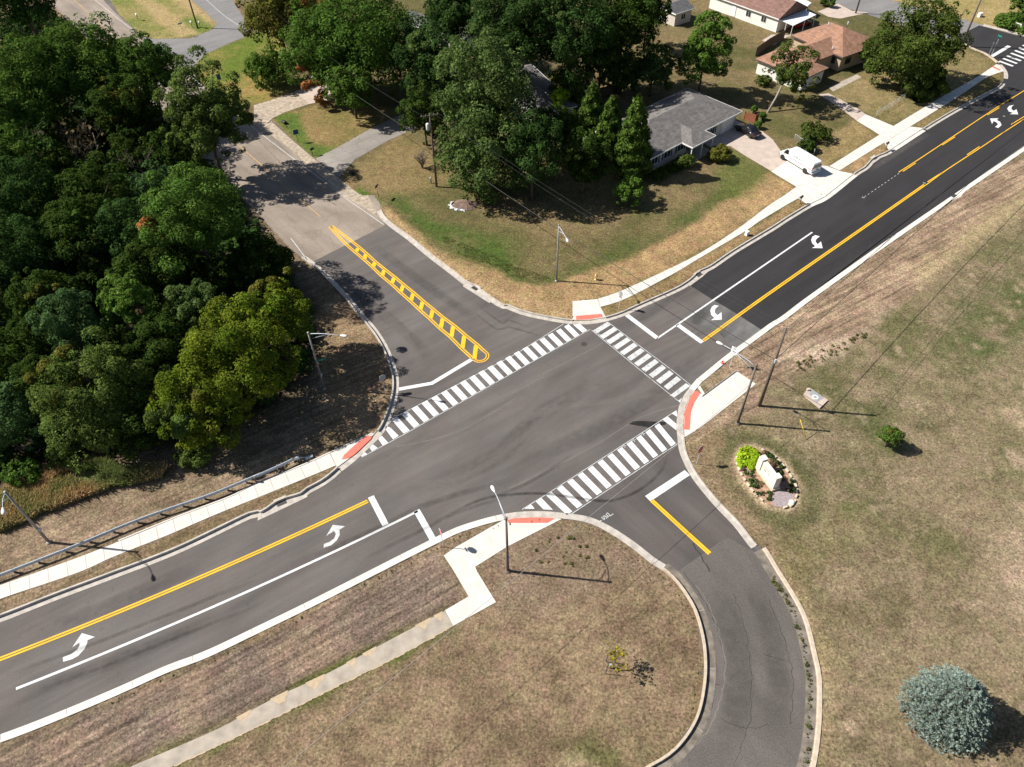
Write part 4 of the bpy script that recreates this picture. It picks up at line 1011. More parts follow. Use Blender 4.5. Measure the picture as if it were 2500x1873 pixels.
# ------------------------------------------------------------------ utility poles and cables
def pole(label, base, H, r=.17, arm=None, transformer=False, m='wood_pole', lean=(0, 0), group='wooden utility poles'):
    b = one(*base, z=GZ)
    t = thing('utility_pole', label, 'utility pole', b, 0, group)
    MB().tube([(0, 0, -.2), (lean[0] * .5, lean[1] * .5, H * .5), (lean[0], lean[1], H)], [r, r * .85, r * .65], 12).build('shaft', M[m], t, True)
    tops = []
    if arm is not None:
        d = Vector((cos(arm), sin(arm), 0))
        mb = MB(); c = Vector((lean[0], lean[1], H - .35)); mb.box(tuple(c), (2.6, .1, .13), arm); mb.build('crossarm', M[m], t)
        for s in (-1.15, -.55, .6, 1.15):
            q = c + d * s
            MB().lathe([(.03, .06), (.06, .1), (.045, .16), (.06, .2), (.03, .25)], 8, tuple(q)).build('insulator', M['porcelain'], t, True)
            tops.append(b + q + Vector((0, 0, .25)))
    else:
        for k, (dx, dz) in enumerate(((.28, -.1), (-.28, -.35), (.28, -.7))):
            q = Vector((lean[0], lean[1], H + dz))
            mb = MB(); mb.tube([q, q + Vector((dx, .1, .05))], .03, 6); mb.lathe([(.05, 0), (.06, .08), (.03, .18)], 8, tuple(q + Vector((dx, .1, .04)))); mb.build('insulator', M['porcelain'], t, True)
            tops.append(b + q + Vector((dx, .1, .2)))
    if transformer:
        MB().lathe([(.05, -.05), (.24, 0), (.26, .05), (.26, .85), (.2, .95), (.05, 1.0)], 14, (-.42, -.1, H - 2.4)).build('transformer', mat('transformer_grey', (.62, .63, .63), .5, .05, 4), t, True)
    return t, b, tops
pN, bN, tN = pole('wooden utility pole with crossarm and pale transformer beside the big leafy tree', ('A1', 1540, 1575), 11.6, .17, .3, True)
pE, bE, tE = pole('tall dark utility pole with pin insulators on the east verge', ('C2', 2118, 245), 11.3, .18, None, False)
MB().box((.2, .05, .9), (.08, .06, 1.6)).build('ground_wire_cover', M['sign_white'], pE)
MB().box((0, -.2, 7.0), (.2, .2, .5)).build('cable_bracket', M['galv'], pE)
pR, bR, tR = pole('pale leaning utility pole on the corner of the far side street', ('A3', 1680, 392), 12.0, .2, .9, False, 'pole_brown', (.15, .3))
pL, bL, tL = pole('dark utility pole on the grass island between the two old roads', ('A0', 1665, 232), 11.0, .17, .25, False)
pM, bM, tM = pole('utility pole standing before the yellow-green street tree', ('A1', 172, 520), 11.0, .15, .3, False)
pF, bF, tF = pole('grey utility pole at the kerb in front of the brick-roofed house', ('A3', 790, 112), 11.5, .18, .9, False, 'pole_brown')
def cable(name, label, a, b, sag, r=.022, m='wire', group='overhead cables'):
    a, b = Vector(a), Vector(b)
    pts = []
    for i in range(25):
        t = i / 24
        q = a.lerp(b, t); q.z -= sag * 4 * t * (1 - t); pts.append(q)
    return tag(MB().tube(pts, r, 5).build(name, M[m], None, True), label, 'cable', group)
mid = lambda b, z, d=(0, 0): Vector((b.x + d[0], b.y + d[1], z))
cable('overhead_cable', 'thick telephone cable from the transformer pole across the lawn to the tall dark pole', mid(bN, 7.1), mid(bE, 7.1), .9, .035, 'wire')
cable('overhead_cable', 'thick telephone cable running up the verge beside the new road from the tall dark pole', mid(bE, 7.1), Vector((104, 127, 8.4)), 1.2, .035, 'wire')
cable('overhead_cable', 'power wire from the transformer pole crossarm to the top of the tall dark pole', tN[3], tE[0], 1.0, .011, 'wire')
cable('overhead_cable', 'second power wire from the transformer pole crossarm to the tall dark pole', tN[2], tE[1], 1.1, .011, 'wire')
cable('overhead_cable', 'power wire from the tall dark pole up along the new road', tE[0], Vector((106, 129, 12)), 1.2, .022, 'wire')
cable('overhead_cable', 'second power wire from the tall dark pole up along the new road', tE[2], Vector((104, 129, 11.6)), 1.2, .018, 'wire')
# service cable running south-west over the southern corner
w0 = at(1674.6, 1065, 6.5); w1 = at(1419.6, 1279, 6.0); w2 = at(1202, 1459.6, 6.0); w3 = at(692, 1873, 6.4)
far_end = w3 + (w3 - w2) * .6
pts_ = smooth_line([(q.x, q.y) for q in (mid(bE, 7.1), w0, w1, w2, w3, far_end)], 2.0)
zs = [7.1 - (1.0 if i > 3 else i * .3) + .6 * (i / len(pts_)) ** 4 for i in range(len(pts_))]
tag(MB().tube([(q.x, q.y, z) for q, z in zip(pts_, zs)], .018, 5).build('overhead_cable', M['wire_pale'], None, True), 'pale service cable from the tall dark pole passing over the south corner', 'cable', 'overhead cables')
cable('overhead_cable', 'wire along the old road between the transformer pole and the pole by the yellow-green tree', tN[0], tM[2], 1.4, .014, 'wire')
cable('overhead_cable', 'thick cable along the old road from the transformer pole towards the yellow-green tree', mid(bN, 7.1), mid(bM, 7.0), 1.2, .03, 'wire')
cable('overhead_cable', 'wire crossing the old road from the yellow-green tree pole to the island pole', tM[0], tL[2], 1.0, .02, 'wire_pale')
cable('overhead_cable', 'wire along the side street between the two grey poles', tR[1], tF[1], 1.0, .02, 'wire')
# guy wire with yellow guard at the east verge
ga, gb = one('C3', 375, 530, z=GZ), Vector((bE.x, bE.y, 8.5))
g = thing('guy_wire', 'slanting guy wire with a yellow plastic guard on the east lawn', 'guy wire', ga)
MB().tube([(0, 0, 0), tuple((gb - ga) * .98)], .012, 5).build('wire', M['wire_pale'], g)
MB().tube([(0, 0, .02), tuple((gb - ga).normalized() * 2.4)], .035, 8).build('guard', M['yellow_plastic'], g, True)

# ------------------------------------------------------------------ traffic signs
def octagon(R):
    return [(R * cos(pi / 8 + k * pi / 4), R * sin(pi / 8 + k * pi / 4)) for k in range(8)]
def plate(mb, pts, y0, y1):
    """pts in x,z plane, extruded along y"""
    n = len(pts)
    vs = [(x, y0, z) for x, z in pts] + [(x, y1, z) for x, z in pts]
    mb.add(vs, [list(range(n)), list(range(n, 2 * n))[::-1]] + [(i, (i + 1) % n, n + (i + 1) % n, n + i) for i in range(n)])
    return mb
def post_sign(name, label, cat, base, yaw, H=2.9, kind='stop', group=None, size=.40, tilt=0):
    """yaw: direction the face looks"""
    b = one(*base, z=GZ)
    t = thing(name, label, cat, b, yaw + pi / 2, group)    # local -y looks along yaw
    MB().box((0, .03, H / 2), (.055, .035, H)).build('post', M['galv'], t)
    if kind == 'stop':
        zc = H - size
        p = plate(MB(), [(x, z + zc) for x, z in octagon(size)], -.005, .004).build('sign_plate', M['sign_back'], t)
        plate(MB(), [(x, z + zc) for x, z in octagon(size)], -.009, -.0055).build('white_border', M['sign_white'], p)
        plate(MB(), [(x, z + zc) for x, z in octagon(size * .93)], -.013, -.0095).build('red_face', M['sign_red'], p)
        text_mesh('STOP', size * .72, M['sign_white'], p, (0, -.0165, zc), (pi / 2, 0, 0))
        q = plate(MB(), [(-.23, zc - size - .2), (.23, zc - size - .2), (.23, zc - size - .03), (-.23, zc - size - .03)], -.009, .0).build('supplementary_plate', M['sign_red'], t)
    return t
SG = 'octagonal stop signs at the four corners'
post_sign('stop_sign', 'red stop sign with legible lettering in the mulch by the south-east kerb', 'stop sign', ('C2', 1590, 738), -0.926 - .1, 2.9, 'stop', SG)
post_sign('stop_sign', 'stop sign seen from its grey back at the edge of the woods corner', 'stop sign', ('C1', 1105, 128), pi - .9, 2.7, 'stop', SG, .45)
post_sign('stop_sign', 'stop sign seen nearly edge-on beside the stop line of the guardrail road', 'stop sign', ('C1', 1592, 1437), pi + .45, 3.0, 'stop', SG)
post_sign('stop_sign', 'stop sign seen edge-on from behind beside the pavement curve of the north corner', 'stop sign', ('B2', 935, 1020), .69, 2.9, 'stop', SG)
post_sign('stop_sign', 'small far stop sign by the crossing of the distant side street', 'stop sign', ('J', 1320, 1385), 2.2, 2.7, 'stop', SG, .32)
# speed limit 40
b = one('L', 245, 682, z=GZ)
t = thing('speed_limit_sign', 'white rectangular sign reading 40 on a thin post by the east kerb', 'road sign', b, .69 + pi + pi / 2)
MB().box((0, .03, 1.6), (.055, .035, 3.2)).build('post', M['galv'], t)
p = plate(MB(), [(-.38, 2.05), (.38, 2.05), (.38, 3.0), (-.38, 3.0)], -.005, .004).build('sign_plate', M['sign_white'], t)
text_mesh('SPEED', .15, M['black'], p, (0, -.01, 2.86), (pi / 2, 0, 0)); text_mesh('LIMIT', .15, M['black'], p, (0, -.01, 2.7), (pi / 2, 0, 0)); text_mesh('40', .48, M['black'], p, (0, -.01, 2.35), (pi / 2, 0, 0))
# plain panels
def panel_sign(name, label, cat, base, yaw, H, w, h, m, n=1, back='sign_back', group=None):
    b = one(*base, z=GZ)
    t = thing(name, label, cat, b, yaw + pi / 2, group)
    MB().box((0, .03, H / 2), (.05, .035, H)).build('post', M['galv'] if m != 'sign_blue' else M['dark_steel'], t)
    MB().box((0, -.004, H - h / 2), (w, .012, h)).build('panel', M[m], t)
    return t
BG = 'blue signs along the old road'
panel_sign('blue_sign', 'small blue sign on a thin post beside the ditch of the lower lawn', 'road sign', ('A1', 1050, 1675), pi - .3, 2.3, .95, .42, 'sign_blue', group=BG)
panel_sign('blue_sign', 'blue sign on a leaning post in the green corner between two driveways', 'road sign', ('A1', 372, 1200), -1.0, 2.2, .85, .8, 'sign_blue', group=BG)
panel_sign('blue_sign', 'tall blue panel sign on the bright green lawn beyond the side street', 'road sign', ('A0', 1868, 735), -1.4, 2.4, .7, 1.0, 'sign_blue', group=BG)
panel_sign('grey_sign', 'narrow grey sign seen edge-on in the bright green lawn', 'road sign', ('A0', 2000, 820), .1, 2.3, .3, .6, 'sign_back')
panel_sign('grey_sign', 'slim dark cross-shaped sign post at the gravel driveway corner', 'road sign', ('A1', 198, 1065), 0, 1.6, .5, .14, 'dark_steel')
panel_sign('green_sign', 'pale green street-name sign on a thin post on the grass island', 'street sign', ('A0', 1550, 305), 2.4, 2.6, .9, .25, 'sign_green')
t = thing('street_name_sign', 'double green street-name sign on a tall post over the dark side street', 'street sign', one('J', 1395, 1115 + 270, z=GZ), .4)
MB().tube([(0, 0, 0), (0, 0, 3.6)], .035, 8).build('post', M['galv'], t)
MB().box((0, 0, 3.45), (1.0, .03, .26)).build('blade', M['sign_green'], t); MB().box((0, 0, 3.75), (.9, .03, .26), 1.5).build('blade', M['sign_green'], t)
# barricade sign and marker post on the far corner
t = thing('road_work_sign', 'white and orange road-work board on a stand at the far hedge', 'road sign', one('J', 2005, 760, z=GZ), 2.3)
plate(MB(), [(-.6, .35), (.6, .35), (.6, 1.5), (-.6, 1.5)], -.01, .01).build('board', M['sign_white'], t)
plate(MB(), [(-.55, 1.2), (.55, 1.2), (.55, 1.46), (-.55, 1.46)], -.02, -.012).build('orange_band', M['orange'], t)
plate(MB(), [(-.3, .7), (.3, .75), (.3, .9), (-.3, .85)], -.02, -.012).build('dark_symbol', M['black'], t)
for s in (-1, 1): MB().tube([(s * .5, -.25, 0), (s * .45, 0, 1.0)], .03, 6).build('leg', M['orange'], t); MB().tube([(s * .5, .3, 0), (s * .45, 0, 1.0)], .03, 6).build('leg', M['orange'], t)

# ------------------------------------------------------------------ hydrants, mailboxes, small boxes
def hydrant(label, base, s=1.0):
    t = thing('fire_hydrant', label, 'hydrant', one(*base, z=GZ), .5, 'yellow fire hydrants')
    MB().lathe([(.17 * s, 0), (.17 * s, .06 * s), (.11 * s, .07 * s), (.11 * s, .55 * s), (.15 * s, .57 * s), (.15 * s, .62 * s), (.12 * s, .66 * s), (.08 * s, .78 * s), (.03 * s, .86 * s)], 14).build('body', M['hydrant'], t, True)
    MB().lathe([(.06 * s, -.19 * s), (.075 * s, -.18 * s), (.075 * s, .18 * s), (.06 * s, .19 * s)], 10, (0, 0, .45 * s), 'x').build('side_outlet', M['hydrant'], t, True)
    MB().lathe([(.09 * s, -.2 * s), (.09 * s, 0)], 10, (0, 0, .42 * s), 'y').build('front_outlet', M['hydrant'], t, True)
    return t
hydrant('cream-yellow fire hydrant on the straw strip near the slim street light', ('B2', 740, 770), 1.15)
hydrant('tall yellow hydrant in front of the far hedge', ('J', 1665, 650), 1.7)
def mailbox(label, base, yaw, m='dark_steel', g='kerbside mailboxes'):
    t = thing('mailbox', label, 'mailbox', one(*base, z=GZ), yaw, g)
    MB().box((0, .05, .52), (.1, .1, 1.05)).build('post', M['wood_pole'], t)
    prof = [(-.14, 1.02), (.14, 1.02), (.14, 1.2), (.1, 1.3), (0, 1.34), (-.1, 1.3), (-.14, 1.2)]
    plate(MB(), prof, -.35, .25).build('box', M[m], t)
    MB().box((.155, -.2, 1.25), (.02, .04, .16)).build('flag', M['sign_red'], t)
    return t
mailbox('black mailbox on a timber post at the apron of the van driveway', ('B3', 318, 130), -.9)
mailbox('dark mailbox at the apron of the second driveway', ('A3', 1040, 1262), -.9, 'dark_steel')
mailbox('black mailbox on a post at the mouth of the grey asphalt driveway', ('A1', 498, 1312), 2.2, 'black')
mailbox('pale mailbox on the near side of the grass island', ('A0', 1165, 170), .6, 'sign_white')
mailbox('white mailbox left of the island pole', ('A0', 1622, 235), .5, 'sign_white')
mailbox('white mailbox right of the island pole', ('A0', 1690, 235), .5, 'sign_white')
# paper box lying by the pavement
t = thing('utility_box', 'small white utility box on the strip between pavement and new road', 'utility box', one('B2', 2010, 395, z=GZ), .6)
MB().box((0, 0, .3), (.45, .4, .6), 0, .92).build('cabinet', M['sign_white'], t); MB().box((0, 0, .63), (.5, .46, .06)).build('lid', M['lamp_white'], t)
t = thing('utility_box', 'white utility box in the dry grass across the side street', 'utility box', one('J', 1115, 410, z=GZ), .5)
MB().box((0, 0, .35), (.9, .6, .7), 0, .95).build('cabinet', M['sign_white'], t); MB().box((0, 0, .73), (.98, .66, .06)).build('lid', M['lamp_white'], t)
t = thing('pedestal', 'low grey cable pedestal beside the transformer pole', 'utility box', one('A1', 1493, 1545, z=GZ), .4)
MB().lathe([(.1, 0), (.1, .8), (.12, .82), (.12, .95), (.04, 1.0)], 10).build('housing', M['galv'], t, True)
# utility vault with painted lid
c3 = P('C3', 345, 155, 395, 98, 555, 205, 485, 272, z=GZ)
v = thing('utility_vault', 'flat concrete utility vault with a sprayed white ring on its grey lid', 'vault', c3[0])
lp = [(q - c3[0]) for q in c3]
MB().prism([(q.x, q.y) for q in lp], -.1, .16).build('slab', M['concrete_tan'], v)
li = P('C3', 392, 150, 428, 118, 518, 182, 460, 226, z=GZ); li = [(q - c3[0]) for q in li]
ld = MB().prism([(q.x, q.y) for q in li], .15, .175).build('lid', mat('vault_lid_grey', (.27, .28, .29), .7, .1, 3), v)
cc = one('C3', 445, 180, z=GZ) - c3[0]
rg = MB(); ring = [Vector((cc.x + .27 * cos(k * pi / 10), cc.y + .27 * sin(k * pi / 10))) for k in range(21)]
stripe(rg, ring, .15, .181); rg.build('sprayed_ring', M['white_paint'], ld)
MB().box((lp[1].x * .75, lp[1].y * .6, .26), (.3, .3, .2)).build('stone', M['concrete_tan'], v)

# storm drains
def drain(label, base, yaw, w=.95, d=.6, hood=True):
    b = one(*base, z=.016)
    t = thing('storm_drain', label, 'storm drain', b, yaw, 'kerb storm drains')
    MB().box((0, 0, .004), (w, d, .02)).build('frame', M['dark_steel'], t)
    g = MB()
    for k in range(9): g.box((-w / 2 + .08 + k * (w - .16) / 8, 0, .02), (.035, d - .08, .012))
    g.build('grate', M['iron'], t)
    if hood:
        MB().box((0, d / 2 + .12, .02), (w, .2, .1)).build('throat', M['black'], t)
        MB().box((0, d / 2 + .14, .11), (w + .3, .28, .07)).build('hood', M['concrete_kerb'], t)
drain('storm drain in the recessed kerb of the guardrail road', ('C1', 232, 1062), .5)
drain('storm drain in the recessed kerb of the north corner before the black road', ('B2', 1612, 728), .69, .9, .55)
drain('storm drain under the hooded kerb by the old-road straw strip', ('B1', 1862, 842), -.75, .9, .55)
drain('storm drain between the two driveway aprons', ('A3', 952, 1335), .69, .9, .5)
drain('storm drain with a square grate in the white east kerb', ('Q', 1325, 838), .69 + pi, .95, .7, False)
t = thing('manhole_cover', 'round iron manhole cover in the junction asphalt', 'manhole', one('B2', 640, 1312, z=.002), 0)
MB().lathe([(.36, 0), (.36, .012), (.33, .014), (.05, .016)], 24).build('cover', M['iron'], t)

# ------------------------------------------------------------------ guardrail
gl_ = smooth_line(P('S', -60, 1427, 'C0', 60, 1650, 600, 1440, 1200, 1195, 1800, 985, 2209, 815, 'C1', 0, 848, 200, 760, 345, 690, z=.65), .5)
g0 = gl_[-1]
gr = thing('guardrail', 'galvanised guardrail on dark posts between the brown slope and the pavement', 'guardrail', (g0.x, g0.y, GZ))
loc_ = [q - g0 for q in gl_]
n_ = len(loc_)
prof = [(0.0, .42), (.05, .46), (.05, .52), (.0, .565), (.0, .60), (.05, .645), (.05, .70), (0.0, .74)]
rings = []
vs = []; fs = []
for i, q in enumerate(loc_):
    tt = (loc_[min(i + 1, n_ - 1)] - loc_[max(i - 1, 0)]).normalized(); nr = Vector((tt.y, -tt.x))
    for o_, h_ in prof: vs.append((q.x + nr.x * o_, q.y + nr.y * o_, h_))
k_ = len(prof)
for i in range(n_ - 1):
    for j in range(k_ - 1): fs.append((i * k_ + j, (i + 1) * k_ + j, (i + 1) * k_ + j + 1, i * k_ + j + 1))
rb = MB().add(vs, fs); rail = rb.build('rail', M['galv'], gr)
sf = rail.modifiers.new('t', 'SOLIDIFY'); sf.thickness = .02
tb = MB(); tb.tube([(q.x - .02, q.y, .735) for q in loc_], .06, 6); tb.build('top_roll', M['galv'], gr, True)
acc = 0; last = 0
for i in range(n_ - 1, 0, -1):
    acc += (loc_[i] - loc_[i - 1]).length
    if acc >= 1.905 or i == n_ - 1:
        acc = 0
        tt = (loc_[i] - loc_[i - 1]).normalized(); nr = Vector((-tt.y, tt.x)); a = atan2(tt.y, tt.x)
        q = loc_[i] + nr * .16
        pm_ = MB(); pm_.box((q.x, q.y, .36), (.14, .16, .8), a); po = pm_.build('post', M['wood_pole'], gr)
        bm_ = MB(); q2 = loc_[i] + nr * .05; bm_.box((q2.x, q2.y, .58), (.12, .12, .34), a); bm_.build('blockout', M['dark_steel'], po)
e0 = P('C1', 330, 700, 450, 688, z=.3)
te = MB(); te.tube([(0, 0, .6), (.45, .2, .5), (1.1, .45, .15)], [.06, .05, .04], 6); te.box((.15, .05, .58), (.5, .14, .34), .45); te.box((1.25, .5, .12), (.8, .25, .24), .45); te.build('end_terminal', M['galv'], gr)
# ------------------------------------------------------------------ houses
def shingles(name, c, var=.16):
    m = bpy.data.materials.new(name); t, N, L = nt(m)
    b = N['Principled BSDF']; b.inputs['Roughness'].default_value = .92; b.inputs['Specular IOR Level'].default_value = .15
    tc = N.new('ShaderNodeTexCoord')
    br = N.new('ShaderNodeTexBrick'); br.inputs['Scale'].default_value = 1.0; br.inputs['Brick Width'].default_value = .9; br.inputs['Row Height'].default_value = .28; br.inputs['Mortar Size'].default_value = .02
    br.offset = .5
    k = lambda f: (*[min(1, q * f) for q in c], 1)
    br.inputs['Color1'].default_value = k(1 - var); br.inputs['Color2'].default_value = k(1 + var); br.inputs['Mortar'].default_value = k(.6)
    n = N.new('ShaderNodeTexNoise'); n.inputs['Scale'].default_value = 1.3; n.inputs['Detail'].default_value = 6
    r = N.new('ShaderNodeMapRange'); r.inputs[1].default_value = .3; r.inputs[2].default_value = .7; r.inputs[3].default_value = .8; r.inputs[4].default_value = 1.2
    vm = N.new('ShaderNodeVectorMath'); vm.operation = 'SCALE'
    L.new(tc.outputs['Object'], br.inputs['Vector']); L.new(tc.outputs['Object'], n.inputs['Vector']); L.new(n.outputs['Fac'], r.inputs[0])
    L.new(br.outputs['Color'], vm.inputs[0]); L.new(r.outputs[0], vm.inputs['Scale']); L.new(vm.outputs[0], b.inputs['Base Color'])
    return m
M['sh_grey'] = shingles('roof_shingles_grey', (.165, .155, .15))
M['sh_rust'] = shingles('roof_shingles_rust', (.295, .168, .115))
M['sh_brown'] = shingles('roof_shingles_brown', (.20, .12, .10))
M['sh_dark'] = shingles('roof_shingles_dark', (.12, .12, .125))
M['siding'] = mat('wall_siding_cream', (.50, .46, .40), .8, .06, 2, stretch=(0, 1, 1))
M['siding_w'] = mat('wall_siding_white', (.68, .67, .63), .8, .05, 2)
M['brick_tan'] = mat('wall_brick_tan', (.42, .33, .235), .9, .15, 5)
M['trim'] = mat('white_trim', (.74, .74, .73), .5, .04, 4)
M['trim_dark'] = mat('dark_trim', (.10, .085, .075), .6, .1, 4)
M['shutter'] = mat('dark_shutter', (.03, .028, .035), .6, .1, 5)
def glass(name, c=(.025, .03, .035), r=.06):
    return mat(name, c, r, .1, 2, spec=.6)
M['glass'] = glass('window_glass')
M['tin'] = mat('white_metal_roof', (.72, .74, .76), .45, .04, 1, metal=.1)
M['fence_wood'] = mat('fence_brown_boards', (.145, .105, .08), .9, .25, 4)
M['fence_red'] = mat('fence_red_cedar', (.28, .10, .05), .85, .2, 4)

def frame2(a, b, c):
    """right-angled frame: origin b, x axis along b->a, y axis towards c. returns origin, yaw, La, Lc"""
    u = Vector((a.x - b.x, a.y - b.y)); L = u.length; u.normalize()
    v = Vector((c.x - b.x, c.y - b.y)); n = Vector((-u.y, u.x)); D = v.dot(n)
    return Vector((b.x, b.y, GZ)), atan2(u.y, u.x), L, D

def hip(mb, x0, x1, y0, y1, z, rise, th=.16, gable=False, ridge_in=None):
    """hip (or gable) roof with the ridge along the longer side; deck with fascia thickness"""
    lx, ly = x1 - x0, y1 - y0
    if lx >= ly:
        k = 0.0 if gable else (ly / 2 if ridge_in is None else ridge_in)
        r0, r1 = (x0 + k, (y0 + y1) / 2, z + rise), (x1 - k, (y0 + y1) / 2, z + rise)
    else:
        k = 0.0 if gable else (lx / 2 if ridge_in is None else ridge_in)
        r0, r1 = ((x0 + x1) / 2, y0 + k, z + rise), ((x0 + x1) / 2, y1 - k, z + rise)
    e = [(x0, y0, z), (x1, y0, z), (x1, y1, z), (x0, y1, z)]
    lo = [(q[0], q[1], q[2] - th) for q in e]
    v = e + [r0, r1] + lo
    if lx >= ly:
        f = [(0, 1, 5, 4), (1, 2, 5), (2, 3, 4, 5), (3, 0, 4)]
    else:
        f = [(0, 1, 4), (1, 2, 5, 4), (2, 3, 5), (3, 0, 4, 5)]
    f += [(9, 8, 7, 6)]
    mb.add(v, f)
    return [(0, 1), (1, 2), (2, 3), (3, 0)], e, lo
def fascia(mb, x0, x1, y0, y1, z, th=.2, w=.05):
    for c, s in ((((x0 + x1) / 2, y0 - w / 2, z - th / 2 + .02), (x1 - x0 + 2 * w, w, th)), (((x0 + x1) / 2, y1 + w / 2, z - th / 2 + .02), (x1 - x0 + 2 * w, w, th)),
                 ((x0 - w / 2, (y0 + y1) / 2, z - th / 2 + .02), (w, y1 - y0, th)), ((x1 + w / 2, (y0 + y1) / 2, z - th / 2 + .02), (w, y1 - y0, th))):
        mb.box(c, s)
def window(parent, x, y, z, w, h, face, shutters=True, frame='trim'):
    """face: 'y-','y+','x-','x+' outward side"""
    s = -1 if face[1] == '-' else 1
    def bx(mb, a, b, c, sa, sb, sc):
        # a along wall, b outwards
        if face[0] == 'y': mb.box((x + a, y + s * b, z + c), (sa, sb, sc))
        else: mb.box((x + s * b, y + a, z + c), (sb, sa, sc))
        return mb
    fr = MB(); bx(fr, 0, .02, 0, w + .12, .05, h + .12); o = fr.build('window', M[frame], parent)
    pn = MB()
    for k in (-1, 1): bx(pn, k * w / 4, .035, 0, w / 2 - .06, .04, h - .08)
    pn.build('pane', M['glass'], o)
    if shutters:
        for k in (-1, 1): bx(MB(), k * (w / 2 + .25), .02, 0, .34, .05, h + .1).build('shutter', M['shutter'], parent)
    return o

# --- grey hip-roofed house with the porch
A_, B_, C_ = at(1587.5, 389.8, 2.75), at(1812, 273, 2.75), at(1687.5, 212.3, 2.75)
o, yaw, L_, D_ = frame2(A_, B_, C_)
s_ = 1 if D_ > 0 else -1; D = abs(D_)
# local frame: x along the front from the garage end, y to the back (mirrored if needed by sign)
h1 = thing('ranch_house', 'grey shingled hip-roof house with white fascia and small front porch beside the van driveway', 'house', o, yaw)
Y = lambda q: q * s_
def yb(a, b): return (min(Y(a), Y(b)), max(Y(a), Y(b)))
wl0 = MB(); y0, y1 = yb(.55, D - .55); wl0.prism([(.55, y0), (L_ - .55, y0), (L_ - .55, y1), (.55, y1)], -.1, 2.62); wall = wl0.build('wall', M['siding'], h1)
rf = MB(); y0, y1 = yb(0, D); hip(rf, 0, L_, y0, y1, 2.78, D / 2 * .36); roof = rf.build('roof', M['sh_grey'], h1)
fs_ = MB(); fascia(fs_, 0, L_, y0, y1, 2.78); fs_.build('fascia', M['trim'], h1)
def loc1(tile, x, y, z):
    q = one(tile, x, y, z=z) - o
    return Vector((q.x * cos(-yaw) - q.y * sin(-yaw), q.x * sin(-yaw) + q.y * cos(-yaw), q.z))
pa, pb, pc = loc1('H', 1105, 830, 2.75), loc1('H', 740, 1015, 2.75), loc1('H', 1270, 925, 2.75)
pd = loc1('H', 905, 1120, 2.75)
px0, px1 = min(pa.x, pc.x), max(pb.x, pd.x); po = min(pc.y * s_, pd.y * s_)
ridge_y = (px1 - px0) / 2 * 1.0
rp = MB(); zc = 2.80; rr = (px1 - px0) / 2 * .36; xm = (px0 + px1) / 2
yin = rr / .36 + .02
v_ = [(px0, Y(po), zc), (px1, Y(po), zc), (px1, 0, zc), (px0, 0, zc), (xm, Y(po + (px1 - px0) / 2), zc + rr), (xm, Y(yin), zc + rr), (px0, Y(po), zc - .16), (px1, Y(po), zc - .16), (px1, 0, zc - .16), (px0, 0, zc - .16)]
rp.add(v_, [(0, 1, 4), (1, 2, 5, 4), (3, 0, 4, 5), (6, 7, 8, 9)])
rp.build('porch_roof', M['sh_grey'], h1)
fp = MB(); y0, y1 = yb(po, -.06); fascia(fp, px0, px1, y0, y1, zc); fp.build('porch_fascia', M['trim'], h1)
for x in (px0 + .25, px1 - .25, xm): MB().box((x, Y(po + .25), 1.3), (.12, .12, 2.65)).build('porch_post', M['trim'], h1)
y0, y1 = yb(po + .05, .5); MB().prism([(px0, y0), (px1, y0), (px1, y1), (px0, y1)], -.1, .16).build('porch_floor', M['concrete_old'], h1)
fy = .55; face = 'y-' if s_ > 0 else 'y+'
for x in (.3 * L_, ): window(h1, x * .98 + .2, Y(fy), 1.55, 1.3, 1.2, face)
for x in (.66, .80, .93): window(h1, x * L_ - .2, Y(fy), 1.6, 1.5, 1.1, face)
gd = MB(); gd.box((1.0 + 1.7, Y(fy - .03), 1.12), (3.2, .06, 2.2))
g_ = gd.build('garage_door', M['siding_w'], h1)
for k in range(1, 4): MB().box((2.7, Y(fy - .065), .06 + k * .55), (3.2, .012, .02)).build('panel_groove', M['joint'], g_)
MB().box((xm + .2, Y(fy - .03), 1.1), (.95, .06, 2.1)).build('front_door', M['trim_dark'], h1)
for q in (('H', 300, 520, .9), ('H', 185, 525, .45), ('H', 150, 700, .4)):
    a = loc1(q[0], q[1], q[2], 3.9); MB().tube([(a.x, a.y, 3.2), (a.x, a.y, 3.9 + q[3])], .07, 8).build('roof_vent', M['black'], roof, True)
for q in ((785, 322), (628, 400), (472, 470), (320, 548)):
    a = loc1('H', q[0], q[1], 4.6); MB().box((a.x, a.y, 4.55), (.35, .35, .16)).build('roof_vent', M['sh_dark'], roof)
# --- rust-roofed house
A_, B_, C_ = one('A3', 245, 302, z=2.8), one('A3', 680, 490, z=2.8), one('A3', 965, 345, z=2.8)
o2, yaw2, L2, D2 = frame2(A_, B_, C_)
h2 = thing('brick_house', 'rust-brown shingled L-shaped house with tan brick walls beside the spreading oak', 'house', o2, yaw2)
s2 = 1 if D2 > 0 else -1; D2 = abs(D2)
def q2(a, b): return (min(a * s2, b * s2), max(a * s2, b * s2))
def loc2(tile, x, y, z):
    q = one(tile, x, y, z=z) - o2
    return Vector((q.x * cos(-yaw2) - q.y * sin(-yaw2), q.x * sin(-yaw2) + q.y * cos(-yaw2), q.z))
y0, y1 = q2(.5, D2 - .5); MB().prism([(.5, y0), (L2 - .5, y0), (L2 - .5, y1), (.5, y1)], -.1, 2.68).build('wall', M['brick_tan'], h2)
mb = MB(); y0, y1 = q2(0, D2); hip(mb, 0, L2, y0, y1, 2.85, min(L2, D2) / 2 * .42); r2 = mb.build('roof', M['sh_rust'], h2)
mb = MB(); fascia(mb, 0, L2, y0, y1, 2.85); mb.build('fascia', M['trim_dark'], h2)
